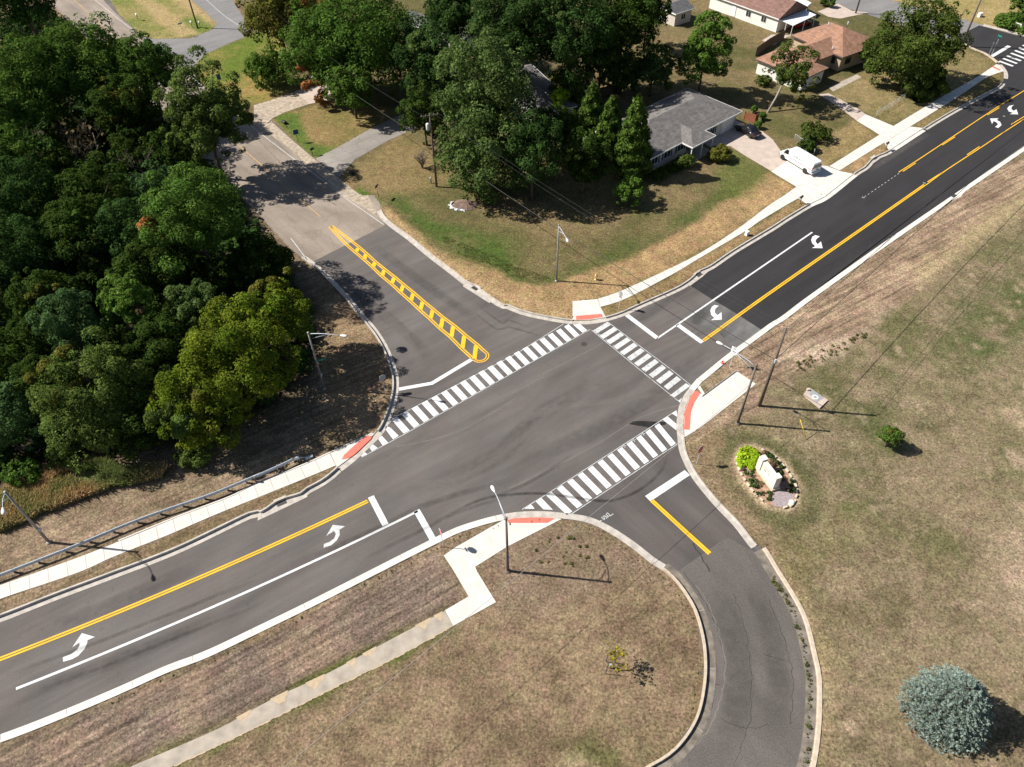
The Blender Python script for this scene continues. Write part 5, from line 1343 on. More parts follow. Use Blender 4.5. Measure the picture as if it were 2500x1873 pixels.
window(h2, 2.4, 0.5 * s2, 1.55, 1.4, 1.1, 'y-' if s2 > 0 else 'y+', False, 'trim_dark')
window(h2, .5, 2.6 * s2, 1.5, 1.5, 1.1, 'x-', False, 'trim_dark')
for q in (('A3', 565, 195, 4.6), ('A3', 728, 190, 3.6), ('A3', 598, 400, 3.6)):
    a = loc2(q[0], q[1], q[2], q[3]); MB().tube([(a.x, a.y, q[3] - .9), (a.x, a.y, q[3] + .15)], .09, 8).build('roof_vent', M['galv'], r2, True)
# garage wing
A3_, B3_, C3_ = one('I', 785, 1000, z=2.6), one('I', 1625, 1335, z=2.6), one('I', 1992, 1138, z=2.6)
go, gyaw, GL, GD = frame2(A3_, B3_, C3_)
t2 = Vector((go.x - o2.x, go.y - o2.y)); gx0 = t2.x * cos(-yaw2) - t2.y * sin(-yaw2); gy0 = t2.x * sin(-yaw2) + t2.y * cos(-yaw2)
gs = 1 if GD > 0 else -1; GD = abs(GD)
gy_ = gyaw - yaw2
def gw(x, y): return (gx0 + x * cos(gy_) - y * sin(gy_), gy0 + x * sin(gy_) + y * cos(gy_))
mb = MB(); ring = [gw(.45, .45 * gs), gw(GL - .45, .45 * gs), gw(GL - .45, (GD - .45) * gs), gw(.45, (GD - .45) * gs)]
mb.prism(ring, -.1, 2.45); mb.build('garage_wall', M['siding_w'], h2)
mb = MB(); y0, y1 = (min(0, GD * gs), max(0, GD * gs)); hip(mb, 0, GL, y0, y1, 2.62, min(GL, GD) / 2 * .34)
mb.v = [(*gw(q[0], q[1]), q[2]) for q in mb.v]; mb.build('garage_roof', M['sh_rust'], h2)
mb = MB(); fascia(mb, 0, GL, y0, y1, 2.62); mb.v = [(*gw(q[0], q[1]), q[2]) for q in mb.v]; mb.build('garage_fascia', M['trim_dark'], h2)
# linking wing, gable ridge from the main roof down to the garage
ra, rb_ = loc2('A3', 560, 320, 4.1), loc2('A3', 240, 440, 4.1)
d_ = Vector((rb_.x - ra.x, rb_.y - ra.y)); d_.normalize(); n_2 = Vector((-d_.y, d_.x)); hw = 3.3
e_ = loc2('A3', 590, 468, 2.75)
if (Vector((e_.x, e_.y)) - Vector((ra.x, ra.y))).dot(n_2) < 0: n_2 = -n_2
hw = max(2.6, min(4.2, (Vector((e_.x, e_.y)) - Vector((ra.x, ra.y))).dot(n_2)))
a0, b0_ = Vector((ra.x, ra.y)) - d_ * 1.2, Vector((rb_.x, rb_.y)) + d_ * 1.5
mb = MB()
mb.add([(*a0, 4.1), (*b0_, 4.1), (*(b0_ + n_2 * hw), 2.78), (*(a0 + n_2 * hw), 2.78), (*(b0_ - n_2 * hw * .6), 3.3), (*(a0 - n_2 * hw * .6), 3.3), (*(b0_ + n_2 * hw), 2.64), (*(a0 + n_2 * hw), 2.64)], [(0, 1, 2, 3), (1, 0, 5, 4), (2, 6, 7, 3)])
mb.build('link_roof', M['sh_rust'], h2)
mb = MB(); w0_ = a0 + n_2 * (hw - .5); w1_ = b0_ + n_2 * (hw - .5); w2_ = b0_ - n_2 * hw * .5; w3_ = a0 - n_2 * hw * .5
mb.prism([tuple(w0_), tuple(w1_), tuple(w2_), tuple(w3_)], -.1, 2.7); mb.build('link_wall', M['brick_tan'], h2)
# --- white house with brown gable roof and the metal carport
A_, B_, C_ = one('I', 270, 10, z=2.7), one('I', 1185, 335, z=2.7), one('I', 1645, 120, z=2.7)
o3, yaw3, L3, D3 = frame2(A_, B_, C_)
L3 *= 1.0
h3 = thing('white_house', 'white sided house with brown gable roof dappled by tree shade', 'house', o3, yaw3)
s3 = 1 if D3 > 0 else -1; D3 = abs(D3)
def q3(a, b): return (min(a * s3, b * s3), max(a * s3, b * s3))
y0, y1 = q3(.4, D3 - .4); MB().prism([(.3, y0), (L3 + 4, y0), (L3 + 4, y1), (.3, y1)], -.1, 2.6).build('wall', M['siding_w'], h3)
ga_ = MB(); ym = D3 / 2 * s3; ga_.add([(.32, y0, 2.6), (.32, y1, 2.6), (.32, ym, 2.6 + (D3 / 2) * .45)], [(0, 1, 2)]); ga_.build('gable_wall', M['siding_w'], h3)
mb = MB(); y0, y1 = q3(0, D3); hip(mb, 0, L3 + 4.4, y0, y1, 2.75, D3 / 2 * .47, gable=True); mb.build('roof', M['sh_brown'], h3)
mb = MB(); mb.box(((L3 + 4.4) / 2, -.03 * s3, 2.68), (L3 + 4.4, .06, .18)); mb.build('gutter', M['trim'], h3)
fc = 'y-' if s3 > 0 else 'y+'
for x, zz in ((.27 * L3, 1.6), (.55 * L3, 1.6)): window(h3, x, .4 * s3, zz, 1.2, 1.1, fc, False)
MB().box((.82 * L3, .36 * s3, 1.15), (1.0, .08, 2.1)).build('back_door', M['trim'], h3)
ca, cb, cc_, cd = [one('I', *q, z=2.4) for q in ((1205, 335), (1430, 432), (1815, 250), (1610, 165))]
cp = thing('carport', 'white metal flat-roofed carport on thin white posts at the white house gable', 'carport', Vector((ca.x, ca.y, GZ)))
rel = lambda q: (q.x - ca.x, q.y - ca.y)
MB().prism([rel(q) for q in (ca, cb, cc_, cd)], 2.26, 2.36).build('roof', M['tin'], cp)
for q in (ca.lerp(cb, .03), cb.lerp(ca, .03), cb.lerp(cc_, .5), cc_.lerp(cb, .03), cd, ca.lerp(cb, .5)):
    MB().box((*rel(q), 1.1), (.12, .12, 2.3)).build('post', M['trim'], cp)
ca, cb, cc_, cd = [one('I', *q, z=2.5) for q in ((1380, 0), (1670, 100), (1735, 45), (1500, -70))]
cp2 = thing('awning', 'ribbed white metal awning beside the carport on a thin post', 'awning', Vector((ca.x, ca.y, GZ)))
MB().prism([(q.x - ca.x, q.y - ca.y) for q in (ca, cb, cc_, cd)], 2.3, 2.42).build('roof', M['tin'], cp2)
for q in (cc_.lerp(cd, .05), cb): MB().box((q.x - ca.x, q.y - ca.y, 1.15), (.09, .09, 2.35)).build('post', M['trim'], cp2)
# --- houses mostly behind the trees
def simple_house(name, label, pts, eave, rise, wm, rm, gable=True, tm='trim'):
    a, b, c = [one(*q, z=eave) for q in pts]
    o, yw, L, D = frame2(a, b, c)
    t = thing(name, label, 'house', o, yw); s = 1 if D > 0 else -1; D = abs(D)
    y0, y1 = min(.4 * s, (D - .4) * s), max(.4 * s, (D - .4) * s)
    MB().prism([(.4, y0), (L - .4, y0), (L - .4, y1), (.4, y1)], -.1, eave - .1).build('wall', M[wm], t)
    y0, y1 = min(0, D * s), max(0, D * s)
    m = MB(); hip(m, 0, L, y0, y1, eave + .04, rise, gable=gable); m.build('roof', M[rm], t)
    m = MB(); fascia(m, 0, L, y0, y1, eave + .04); m.build('fascia', M[tm], t)
    window(t, L * .5, .4 * s, 1.5, 1.3, 1.1, 'y-' if s > 0 else 'y+', False)
    if gable:
        for xx in (.42, L - .42):
            m = MB(); m.add([(xx, min(.4 * s, (D - .4) * s), eave - .1), (xx, max(.4 * s, (D - .4) * s), eave - .1), (xx, D / 2 * s, eave + rise * .9)], [(0, 1, 2)]); m.build('gable_wall', M[wm], t)
    return t
simple_house('grey_house', 'grey shingled house half hidden behind the biggest leafy tree and the snags', (('A2', -160, 620), ('A2', 195, 985), ('A2', 300, 640)), 2.8, 1.7, 'siding', 'sh_grey', False)
simple_house('dark_house', 'dark-roofed house showing only a roof edge between two tree crowns', (('A1', 1240, 190), ('A1', 1768, 350), ('A1', 1900, 270)), 2.9, 1.5, 'siding_w', 'sh_dark', True)
simple_house('garden_shed', 'small pale shed wall in deep shade behind the bright young maple', (('A2', 1415, 125), ('A2', 1575, 72), ('A2', 1500, -20)), 2.6, 1.1, 'siding', 'sh_dark', True)
# fences
def board_fence(label, pts, h, m, step=.16, base='fence'):
    P_ = [Vector(q[:2]) for q in pts]
    t = thing(base, label, 'fence', (P_[0].x, P_[0].y, GZ))
    mb = MB(); pm = None
    D_ = dens([q - P_[0] for q in P_], step)
    for i in range(len(D_) - 1):
        c = (D_[i] + D_[i + 1]) / 2; dd = D_[i + 1] - D_[i]
        mb.box((c.x, c.y, h / 2 + random.Random(i).uniform(-.03, .03)), (dd.length * .93, .025, h), atan2(dd.y, dd.x))
    mb.build('boards', M[m], t)
    for i in range(0, len(D_), 14): MB().box((D_[i].x, D_[i].y, h / 2), (.1, .1, h + .1)).build('post', M[m], t)
    return t
board_fence('dark board fence running from the rust-roofed house along the yard', P('I', 1262, 655, 1000, 800, 780, 960, z=0), 1.7, 'fence_wood')
board_fence('red cedar screen fence behind the parked black car', P('H', 1765, 640, 1945, 700, 2000, 660, z=0), 1.4, 'fence_red')
board_fence('dark wooden backyard fence behind the three arborvitae', P('A2', 640, 880, 760, 820, 960, 770, z=0), 1.6, 'fence_wood')
# rail fences of wire
def wire_fence(label, pts, h=.95):
    P_ = [Vector(q[:2]) for q in pts]
    t = thing('wire_fence', label, 'fence', (P_[0].x, P_[0].y, GZ))
    D_ = dens([q - P_[0] for q in P_], 1.8)
    rm_ = MB(); rm_.tube([(q.x, q.y, h) for q in D_], .022, 6); rm_.build('top_rail', M['galv'], t, True)
    for q in D_: MB().tube([(q.x, q.y, 0), (q.x, q.y, h)], .025, 6).build('post', M['galv'], t, True)
    wm_ = MB()
    for a, b in zip(D_, D_[1:]):
        for k in range(6): wm_.tube([(a.x, a.y, .1 + k * .15), (b.x, b.y, .1 + k * .15)], .006, 4)
    wm_.build('wires', M['galv'], t)
wire_fence('short chain-link fence across the lawn left of the oak shade', P('A3', 960, 985, 1080, 910, 1200, 830))
wire_fence('short chain-link fence above the parked white van', P('A3', 270, 1180, 430, 1290, 432, 1315))
# porch chair, play shapes
t = thing('porch_chair', 'white garden chair on the shaded porch of the grey house', 'chair', one('A2', 1490, 1290, z=GZ), 2.0)
MB().box((0, 0, .43), (.5, .5, .05)).build('seat', M['trim'], t); MB().box((0, .24, .75), (.5, .05, .6)).build('backrest', M['trim'], t)
for x in (-.2, .2):
    for y in (-.2, .2): MB().box((x, y, .21), (.05, .05, .42)).build('leg', M['trim'], t)
# covered heap in the lawn (grey sheeting over a soil pile)
q0 = one('B1', 1780, 140, z=GZ)
t = thing('soil_heap', 'brown soil heap with torn white sheeting at the edge of the big tree shade', 'heap', q0)
rings = []
for k, (r_, h_) in enumerate(((1.9, 0), (1.45, .25), (.9, .42), (.25, .5))):
    rings.append([(r_ * cos(a) * 1.1 + .12 * sin(5 * a + k), r_ * sin(a) * .75 + .1 * cos(3 * a), h_ + .05 * sin(4 * a + k)) for a in [2 * pi * i / 18 for i in range(18)]])
MB().loft(rings).build('soil', mat('heap_soil', (.16, .11, .085), .95, .25, 3), t)
mb = MB()
for k in range(14):
    a = 2.5 + k * .17; r0_, r1_ = 1.85, 2.15 + .25 * sin(k * 2.1)
    for rr_, zz in ((r0_, .18), (r1_, .04)): mb.v.append((rr_ * cos(a) * 1.1, rr_ * sin(a) * .75, zz + .06 * sin(k * 3.3)))
for k in range(13): mb.f.append([2 * k, 2 * k + 1, 2 * k + 3, 2 * k + 2]); mb.mi.append(0); mb.sm.append(False)
mb.build('sheeting', mat('torn_sheeting', (.5, .52, .55), .5, .35, 2), t)

# ------------------------------------------------------------------ stone monument in its bed
F0, F1, F2 = one('M', 530, 640, z=GZ), one('M', 905, 1150, z=GZ), one('M', 1100, 1070, z=GZ)
mo, myaw, ML, MD = frame2(F1, F0, F2)
ms = 1 if MD > 0 else -1; MD = abs(MD)
M['stone'] = mat('limestone_white', (.66, .61, .53), .85, .07, 2.5, detail=8)
M['stone_dark'] = mat('limestone_tan', (.56, .47, .36), .9, .12, 2.5, detail=8)
mn = thing('monument_sign', 'white limestone entrance sign with end pillars standing in the oval flower bed', 'sign', mo, myaw)
def ybx(a, b): return (min(a * ms, b * ms), max(a * ms, b * ms))
y0, y1 = ybx(0, .92); MB().prism([(0, y0), (ML, y0), (ML, y1), (0, y1)], -.1, .32).build('plinth', M['stone_dark'], mn)
y0, y1 = ybx(.22, .62); MB().prism([(.5, y0), (ML - .55, y0), (ML - .55, y1), (.5, y1)], .32, 1.75).build('slab', M['stone'], mn)
for x in (.32, ML - .42):
    y0, y1 = ybx(.1, .74); MB().prism([(x - .3, y0), (x + .3, y0), (x + .3, y1), (x - .3, y1)], .32, 1.95).build('pillar', M['stone'], mn)
ry = myaw
ro = (pi / 2, 0, 0) if ms > 0 else (pi / 2, 0, pi)
M['engrave'] = mat('engraved_grey', (.22, .22, .21), .8, .1, 5)
em_ = plate(MB(), [(1.0, .98), (1.25, 1.0), (1.45, 1.02), (1.32, 1.12), (1.45, 1.2), (1.2, 1.16), (1.02, 1.1)], (.22 - .012) * ms, (.22 + .0) * ms); em_.build('emblem', M['engrave'], mn)
def glyphs(x0, x1, z, h, n, seed):
    """rows of worn, illegible letter strokes, as the stone shows them"""
    mb = MB(); rd = random.Random(seed); w = (x1 - x0) / n
    for k in range(n):
        if rd.random() < .12: continue
        x = x0 + k * w
        for s in range(rd.choice((2, 2, 3))):
            if rd.random() < .6: mb.box((x + rd.uniform(.1, .7) * w, (.22 - .006) * ms, z), (w * .14, .012, h))
            else: mb.box((x + w * .4, (.22 - .006) * ms, z + rd.choice((-.5, 0, .5)) * h * .85), (w * .55, .012, h * .16))
    return mb
glyphs(1.0, ML - 1.2, 1.42, .17, 15, 4).build('lettering', M['engrave'], mn)
glyphs(1.7, ML - 1.2, 1.08, .14, 12, 9).build('lettering', M['engrave'], mn)
# mulch bed, edging stones, plants
bed = smooth_line(P('M', 600, 230, 850, 330, 1050, 500, 1250, 740, 1380, 950, 1430, 1180, 1350, 1420, 1150, 1500, 950, 1470, 800, 1400, 600, 1260, 450, 1080, 300, 860, 190, 640, 150, 480, 200, 300, 380, 190, 600, 230), .2)
tag(MB().prism([tuple(q) for q in bed[:-1]], GZ - .05, GZ + .05).build('mulch_bed', mat('bark_mulch', (.30, .19, .13), .95, .4, 4, detail=10)), kind='structure')
tag(MB().prism([tuple(Vector(q[:2])) for q in P('M', 920, 1190, 1100, 1120, 1300, 1180, 1400, 1240, 1330, 1400, 1150, 1490, 960, 1460, 890, 1330)], GZ, GZ + .07).build('gravel_patch', mat('purple_gravel', (.29, .245, .25), .9, .4, 9, detail=10)), kind='structure')
rd = random.Random(3)
acc = 0; k = 0
for i in range(1, len(bed)):
    acc += (bed[i] - bed[i - 1]).length
    f = i / len(bed)
    if acc > .52 and not (.47 < f < .56) and not (.86 < f < .99):
        acc = 0; k += 1
        tt = (bed[i] - bed[i - 1]).normalized()
        st = MB(); l_, w_, h_ = rd.uniform(.36, .5), rd.uniform(.16, .22), rd.uniform(.14, .2)
        st.box((0, 0, h_ / 2), (l_, w_, h_), 0, .86)
        s0 = st.build('edging_stone', M['stone_dark']); s0.location = (bed[i].x, bed[i].y, GZ + .03); s0.rotation_euler = (rd.uniform(-.06, .06), rd.uniform(-.06, .06), atan2(tt.y, tt.x) + rd.uniform(-.12, .12))
        tag(s0, 'cream limestone block in the oval edging of the flower bed', 'edging stone', 'edging stones round the flower bed')
for lab, q, r_ in (('larger white boulder at the gravel end of the flower bed', (1338, 1370), .3), ('smaller white boulder beside the larger one at the gravel end', (1303, 1415), .22)):
    rings = [[(r_ * w_ * cos(a) * (1 + .1 * sin(3 * a)), r_ * w_ * sin(a), r_ * h_) for a in [2 * pi * i / 10 for i in range(10)]] for w_, h_ in ((.9, 0), (1, .3), (.75, .65), (.3, .8))]
    s0 = MB().loft(rings).build('boulder', M['stone'], None, True); s0.location = one('M', *q, z=GZ + .05); tag(s0, lab, 'boulder')
# ------------------------------------------------------------------ vehicles: x forward, built by lofting cross-sections
M['car_white'] = mat('van_paint_white', (.76, .77, .77), .25, .02, 2, spec=.6)
M['car_black'] = mat('car_paint_black', (.012, .010, .012), .12, .1, 2, spec=.8)
M['car_silver'] = mat('car_paint_silver', (.6, .6, .62), .25, .02, 2, metal=.3)
M['car_red'] = mat('car_paint_red', (.3, .02, .015), .25, .05, 2)
M['tyre'] = mat('tyre_rubber', (.018, .018, .018), .85, .1, 8)
M['rim'] = mat('steel_rim', (.5, .5, .5), .35, .1, 8, metal=.6)
M['carglass'] = mat('tinted_car_glass', (.012, .014, .016), .05, .1, 2, spec=.7)
M['red_stripe'] = mat('red_vinyl', (.6, .03, .06), .4, .05, 4)
M['lamp_red'] = mat('tail_lamp_red', (.35, .01, .012), .25, .05, 4)
M['bumper'] = mat('grey_bumper', (.10, .10, .105), .6, .1, 4)
M['letters'] = mat('grey_vinyl', (.2, .2, .2), .5, .05, 4)
def ring_of(x, w0, z0, w1, z1, w2, z2, zt=None):
    """cross-section: sill (w0,z0) belt (w1,z1) roof edge (w2,z2)"""
    c = []
    for y, z in ((-w0 * .9, z0), (-w0, z0 + .12), (-w1, (z0 + z1) / 2), (-w1, z1), (-w2, z2 - .06), (-w2 * .86, z2), (w2 * .86, z2), (w2, z2 - .06), (w1, z1), (w1, (z0 + z1) / 2), (w0, z0 + .12), (w0 * .9, z0)):
        c.append((x, y, z))
    return c
def wheel(t, x, y, r=.36, w=.24):
    s = 1 if y > 0 else -1
    o = MB().lathe([(r * .62, -w / 2), (r * .93, -w / 2), (r, -w / 4), (r, w / 4), (r * .93, w / 2), (r * .62, w / 2)], 24, (x, y, r), 'y').build('wheel', M['tyre'], t, True)
    mb = MB(); mb.lathe([(r * .64, s * w * .18), (r * .66, s * w * .46), (r * .5, s * w * .40), (r * .18, s * w * .5), (.02, s * w * .5)], 20, (x, y, r), 'y')
    mb.build('rim', M['rim'], o, True)
    return o
def face_strip(mb, pts, out):
    """flat panel a little proud of the body side: pts (x,y,z)"""
    n = len(pts)
    a = [Vector(q) for q in pts]; b = [q + Vector(out) for q in a]
    mb.add(a + b, [list(range(n)), list(range(n, 2 * n))] + [(i, (i + 1) % n, n + (i + 1) % n, n + i) for i in range(n)])
    return mb
# --- white work van
f_, r_ = one('V', 465, 635, z=GZ + .03), one('V', 965, 945, z=GZ + .03)      # near wheels on the driveway
hd = Vector((f_.x - r_.x, f_.y - r_.y)); WB = hd.length; hd.normalize(); nl = Vector((-hd.y, hd.x))   # left of the van faces the camera
WBm = 3.9
side = 1 if nl.y < 0 else -1
cen = (f_ + r_) / 2 - Vector((nl.x, nl.y, 0)) * (.86 * side)
van = thing('white_van', 'white work van with red side stripe and roof racks parked on the new concrete driveway', 'van', (cen.x, cen.y, GZ + .03), atan2(hd.y, hd.x))
k = WB / WBm
S_ = lambda q: q * k
xf, xr = WB / 2, -WB / 2
body = MB(); W_ = 1.0
rings = [ring_of(xr - 1.15, .93, .42, .96, 1.15, .80, 2.02), ring_of(xr - 1.05, .97, .36, 1.0, 1.2, .86, 2.10), ring_of(xr, .98, .34, 1.01, 1.2, .87, 2.13), ring_of(0, .98, .34, 1.01, 1.2, .88, 2.13), ring_of(xf - .95, .98, .34, 1.01, 1.2, .87, 2.10),
         ring_of(xf - .62, .98, .34, 1.0, 1.2, .82, 2.0), ring_of(xf - .05, .97, .34, .99, 1.22, .80, 1.50), ring_of(xf + .12, .97, .34, .98, 1.14, .82, 1.27), ring_of(xf + .6, .94, .36, .94, 1.0, .78, 1.12), ring_of(xf + .82, .88, .40, .88, .86, .70, .98), ring_of(xf + .9, .80, .46, .80, .78, .6, .86)]
bo = body.loft(rings).build('body', M['car_white'], van)
bo.data.polygons.foreach_set('use_smooth', [False] * len(bo.data.polygons))
bv = bo.modifiers.new('b', 'BEVEL'); bv.width = .05; bv.segments = 3; bv.limit_method = 'ANGLE'; bv.angle_limit = radians(18)
for x in (xf, xr):
    for y in (-.88, .88): wheel(van, x, y, .37, .26)
    for y in (-1.0, 1.0):
        MB().lathe([(.41, -.012), (.46, -.012), (.46, .012), (.41, .012)], 24, (x, y * 1.005, .40), 'y').build('wheel_arch', M['black'], van, True)
for s in (-1, 1):
    mb = MB(); face_strip(mb, [(xf - .52, s * 1.003, 1.24), (xf + .02, s * .985, 1.26), (xf - .1, s * .905, 1.50), (xf - .48, s * .845, 1.86), (xf - .88, s * .895, 1.92), (xf - .98, s * 1.005, 1.24)], (0, s * .012, 0)); mb.build('side_window', M['carglass'], van)
    mb = MB(); face_strip(mb, [(xr - 1.12, s * 1.0, 1.0), (xf - 1.05, s * 1.014, 1.0), (xf - 1.05, s * 1.016, 1.1), (xr - 1.12, s * 1.002, 1.1)], (0, s * .006, 0)); mb.build('side_stripe', M['red_stripe'], van)
    mb = MB(); face_strip(mb, [(xf - .2, s * 1.0, 1.0), (xf + .3, s * .985, .98), (xf + .3, s * .985, 1.04), (xf - .2, s * 1.0, 1.06)], (0, s * .006, 0)); mb.build('side_stripe', M['red_stripe'], van)
    mb = MB(); mb.box((xf - .1, s * 1.14, 1.36), (.1, .2, .26)); mb.build('wing_mirror', M['car_white'], van)
    mb = MB(); mb.box((xf - 1.0, s * 1.014, .8), (.012, .012, .9)); mb.build('door_gap', M['bumper'], van)
wsr = MB(); wsr.add([(xf - .55, -.76, 1.93), (xf - .55, .76, 1.93), (xf + .01, .80, 1.43), (xf + .01, -.80, 1.43), (xf - .52, -.76, 1.965), (xf - .52, .76, 1.965), (xf + .05, .80, 1.46), (xf + .05, -.80, 1.46)], [(0, 1, 2, 3), (4, 5, 6, 7), (0, 1, 5, 4), (1, 2, 6, 5), (2, 3, 7, 6), (3, 0, 4, 7)]); wsr.build('windscreen', M['carglass'], van)
for s in (-1, 1):
    q = MB(); q.add([(xr - 1.155, s * .06, 1.2), (xr - 1.155, s * .80, 1.2), (xr - 1.135, s * .72, 1.82), (xr - 1.135, s * .06, 1.86), (xr - 1.175, s * .06, 1.2), (xr - 1.175, s * .80, 1.2), (xr - 1.155, s * .72, 1.82), (xr - 1.155, s * .06, 1.86)], [(0, 1, 2, 3), (4, 5, 6, 7), (0, 1, 5, 4), (1, 2, 6, 5), (2, 3, 7, 6), (3, 0, 4, 7)]); q.build('rear_window', M['carglass'], van)
    MB().box((xr - 1.13, s * .9, 1.3), (.08, .1, .42)).build('tail_lamp', M['lamp_red'], van)
    MB().box((xf + .80, s * .62, .8), (.12, .34, .2)).build('headlight', M['lamp_glass'], van)
MB().box((xr - 1.15, 0, 1.15), (.03, .03, 1.5)).build('rear_door_gap', M['bumper'], van)
MB().box((xr - 1.19, -.25, .92), (.02, .34, .18)).build('number_plate', M['sign_blue'], van)
MB().box((xr - 1.22, 0, .5), (.2, 1.9, .2)).build('rear_bumper', M['galv'], van)
MB().box((xf + .9, 0, .5), (.18, 1.75, .26)).build('front_bumper', M['bumper'], van); MB().box((xf + .88, 0, .78), (.06, 1.0, .16)).build('grille', M['black'], van)
for x in (xf - 1.35, xf - 2.5, xr - .75):
    mb = MB(); mb.tube([(x, -.82, 2.1), (x, -.8, 2.28), (x, .8, 2.28), (x, .82, 2.1)], .025, 6); mb.build('roof_rack', M['galv'], van, True)
ls = 1 if side > 0 else -1
yaw_txt = (pi / 2 - .13 * 1, 0, pi) if ls > 0 else (pi / 2 - .13, 0, 0)
text_mesh('EHRLICH', .46, M['letters'], van, (-.55, ls * .975, 1.55), yaw_txt, 'lettering', ex=.012)
# --- black saloon on the driveway
a, b = one('H', 1850, 950, z=GZ + .02), one('H', 1600, 720, z=GZ + .02)
hd = Vector((b.x - a.x, b.y - a.y)).normalized()
hd = Vector((van.matrix_world.to_3x3() @ Vector((1, 0, 0)))[:2]) if False else hd
hdv = Vector((cos(van.rotation_euler.z), sin(van.rotation_euler.z)))
nl = Vector((-hdv.y, hdv.x)); sgn = 1 if nl.y < 0 else -1
def saloon(name, label, cat, pos, yaw, pm, L=4.7, suv=False):
    t = thing(name, label, cat, pos, yaw)
    k = L / 4.7; zr = 1.72 if suv else 1.44; zb = .98 if suv else .92
    R = [ring_of(-2.3 * k, .78, .42, .80, .70, .62, .92), ring_of(-2.15 * k, .84, .34, .87, .84, .72, 1.02), ring_of(-1.55 * k, .88, .28, .90, zb, .78, zb + .10), ring_of(-.95 * k, .90, .26, .91, zb, .63, zr - .05), ring_of(-.45 * k, .90, .26, .91, zb, .62, zr), ring_of(.2 * k, .90, .26, .91, zb, .62, zr - .02),
         ring_of(.98 * k, .90, .26, .90, zb, .72, zb + .08), ring_of(1.6 * k, .88, .28, .88, .82, .70, .92), ring_of(2.15 * k, .82, .32, .82, .68, .6, .76), ring_of(2.3 * k, .72, .4, .72, .58, .5, .64)]
    o = MB().loft(R).build('body', M[pm], t, True)
    bv = o.modifiers.new('b', 'BEVEL'); bv.width = .04; bv.segments = 2; bv.limit_method = 'ANGLE'; bv.angle_limit = radians(25)
    for x in (-1.4 * k, 1.4 * k):
        for y in (-.82, .82): wheel(t, x, y, .33, .22)
    for s in (-1, 1):
        for x0, x1, x2, x3 in ((-.05, .85, .25, -.05), (-1.25, -.12, -.12, -.85)):
            mb = MB(); face_strip(mb, [(x0 * k, s * .895, zb + .04), (x1 * k, s * .895, zb + .04), (x2 * k, s * .665, zr - .08), (x3 * k, s * .665, zr - .08)], (0, s * .012, .006)); mb.build('side_window', M['carglass'], t)
        MB().box((.75 * k, s * 1.0, zb + .05), (.14, .18, .12)).build('wing_mirror', M[pm], t)
        MB().box((-2.24 * k, s * .62, .8), (.08, .3, .14)).build('tail_lamp', M['lamp_red'], t)
        MB().box((2.16 * k, s * .6, .64), (.2, .3, .12)).build('headlight', M['lamp_glass'], t)
    for x0, x1, n in ((-1.52, -1.0, 'rear_window'), (.94, .26, 'windscreen')):
        w0, w1 = .68, .58
        z0, z1 = zb + .135, zr - .03
        mb = MB(); dx = -.015 if x0 < 0 else .015
        mb.add([(x0 * k, -w0, z0), (x0 * k, w0, z0), (x1 * k, w1, z1), (x1 * k, -w1, z1), (x0 * k + dx, -w0, z0 + .02), (x0 * k + dx, w0, z0 + .02), (x1 * k + dx, w1, z1 + .02), (x1 * k + dx, -w1, z1 + .02)], [(0, 1, 2, 3), (4, 5, 6, 7), (0, 1, 5, 4), (1, 2, 6, 5), (2, 3, 7, 6), (3, 0, 4, 7)])
        mb.build(n, M['carglass'], t)
    MB().box((-2.30 * k, 0, .6), (.02, .4, .14)).build('number_plate', M['sign_white'], t)
    return t
ra_ = one('H', 1855, 950, z=GZ + .025)
pos = Vector((ra_.x, ra_.y, GZ + .025)) + Vector((hdv.x, hdv.y, 0)) * 1.4 - Vector((nl.x, nl.y, 0)) * (.82 * sgn)
saloon('black_car', 'glossy black saloon parked nose-in by the garage of the grey house', 'car', pos, van.rotation_euler.z + .06, 'car_black')
saloon('silver_car', 'silver car half hidden under the orange-leaved tree on the gravel driveway', 'car', one('A1', 555, 690, z=GZ + .04), -2.5, 'car_silver', 4.4, True)
saloon('red_car', 'dark red car in the shade under the white carport', 'car', one('I', 1560, 440, z=GZ + .02), van.rotation_euler.z - 1.5, 'car_red', 4.5)
# ladder-like black bins by the ditches
for lab, q in (('black drain culvert mouth in the lower ditch of the old road', ('A1', 825, 1465)), ('black culvert mouth near the blue sign corner', ('A1', 260, 1040)), ('small dark culvert mouth in the bright green lawn', ('A0', 1755, 540))):
    t = thing('culvert_pipe', lab, 'culvert', one(*q, z=GZ), -.9, 'culvert pipes in the roadside ditches')
    MB().lathe([(.26, -.5), (.3, -.5), (.3, .5), (.26, .5)], 16, (0, 0, .18), 'x').build('pipe', M['black'], t, True)
    MB().lathe([(.01, -.45), (.25, -.45)], 16, (0, 0, .18), 'x').build('mouth', M['black'], t)
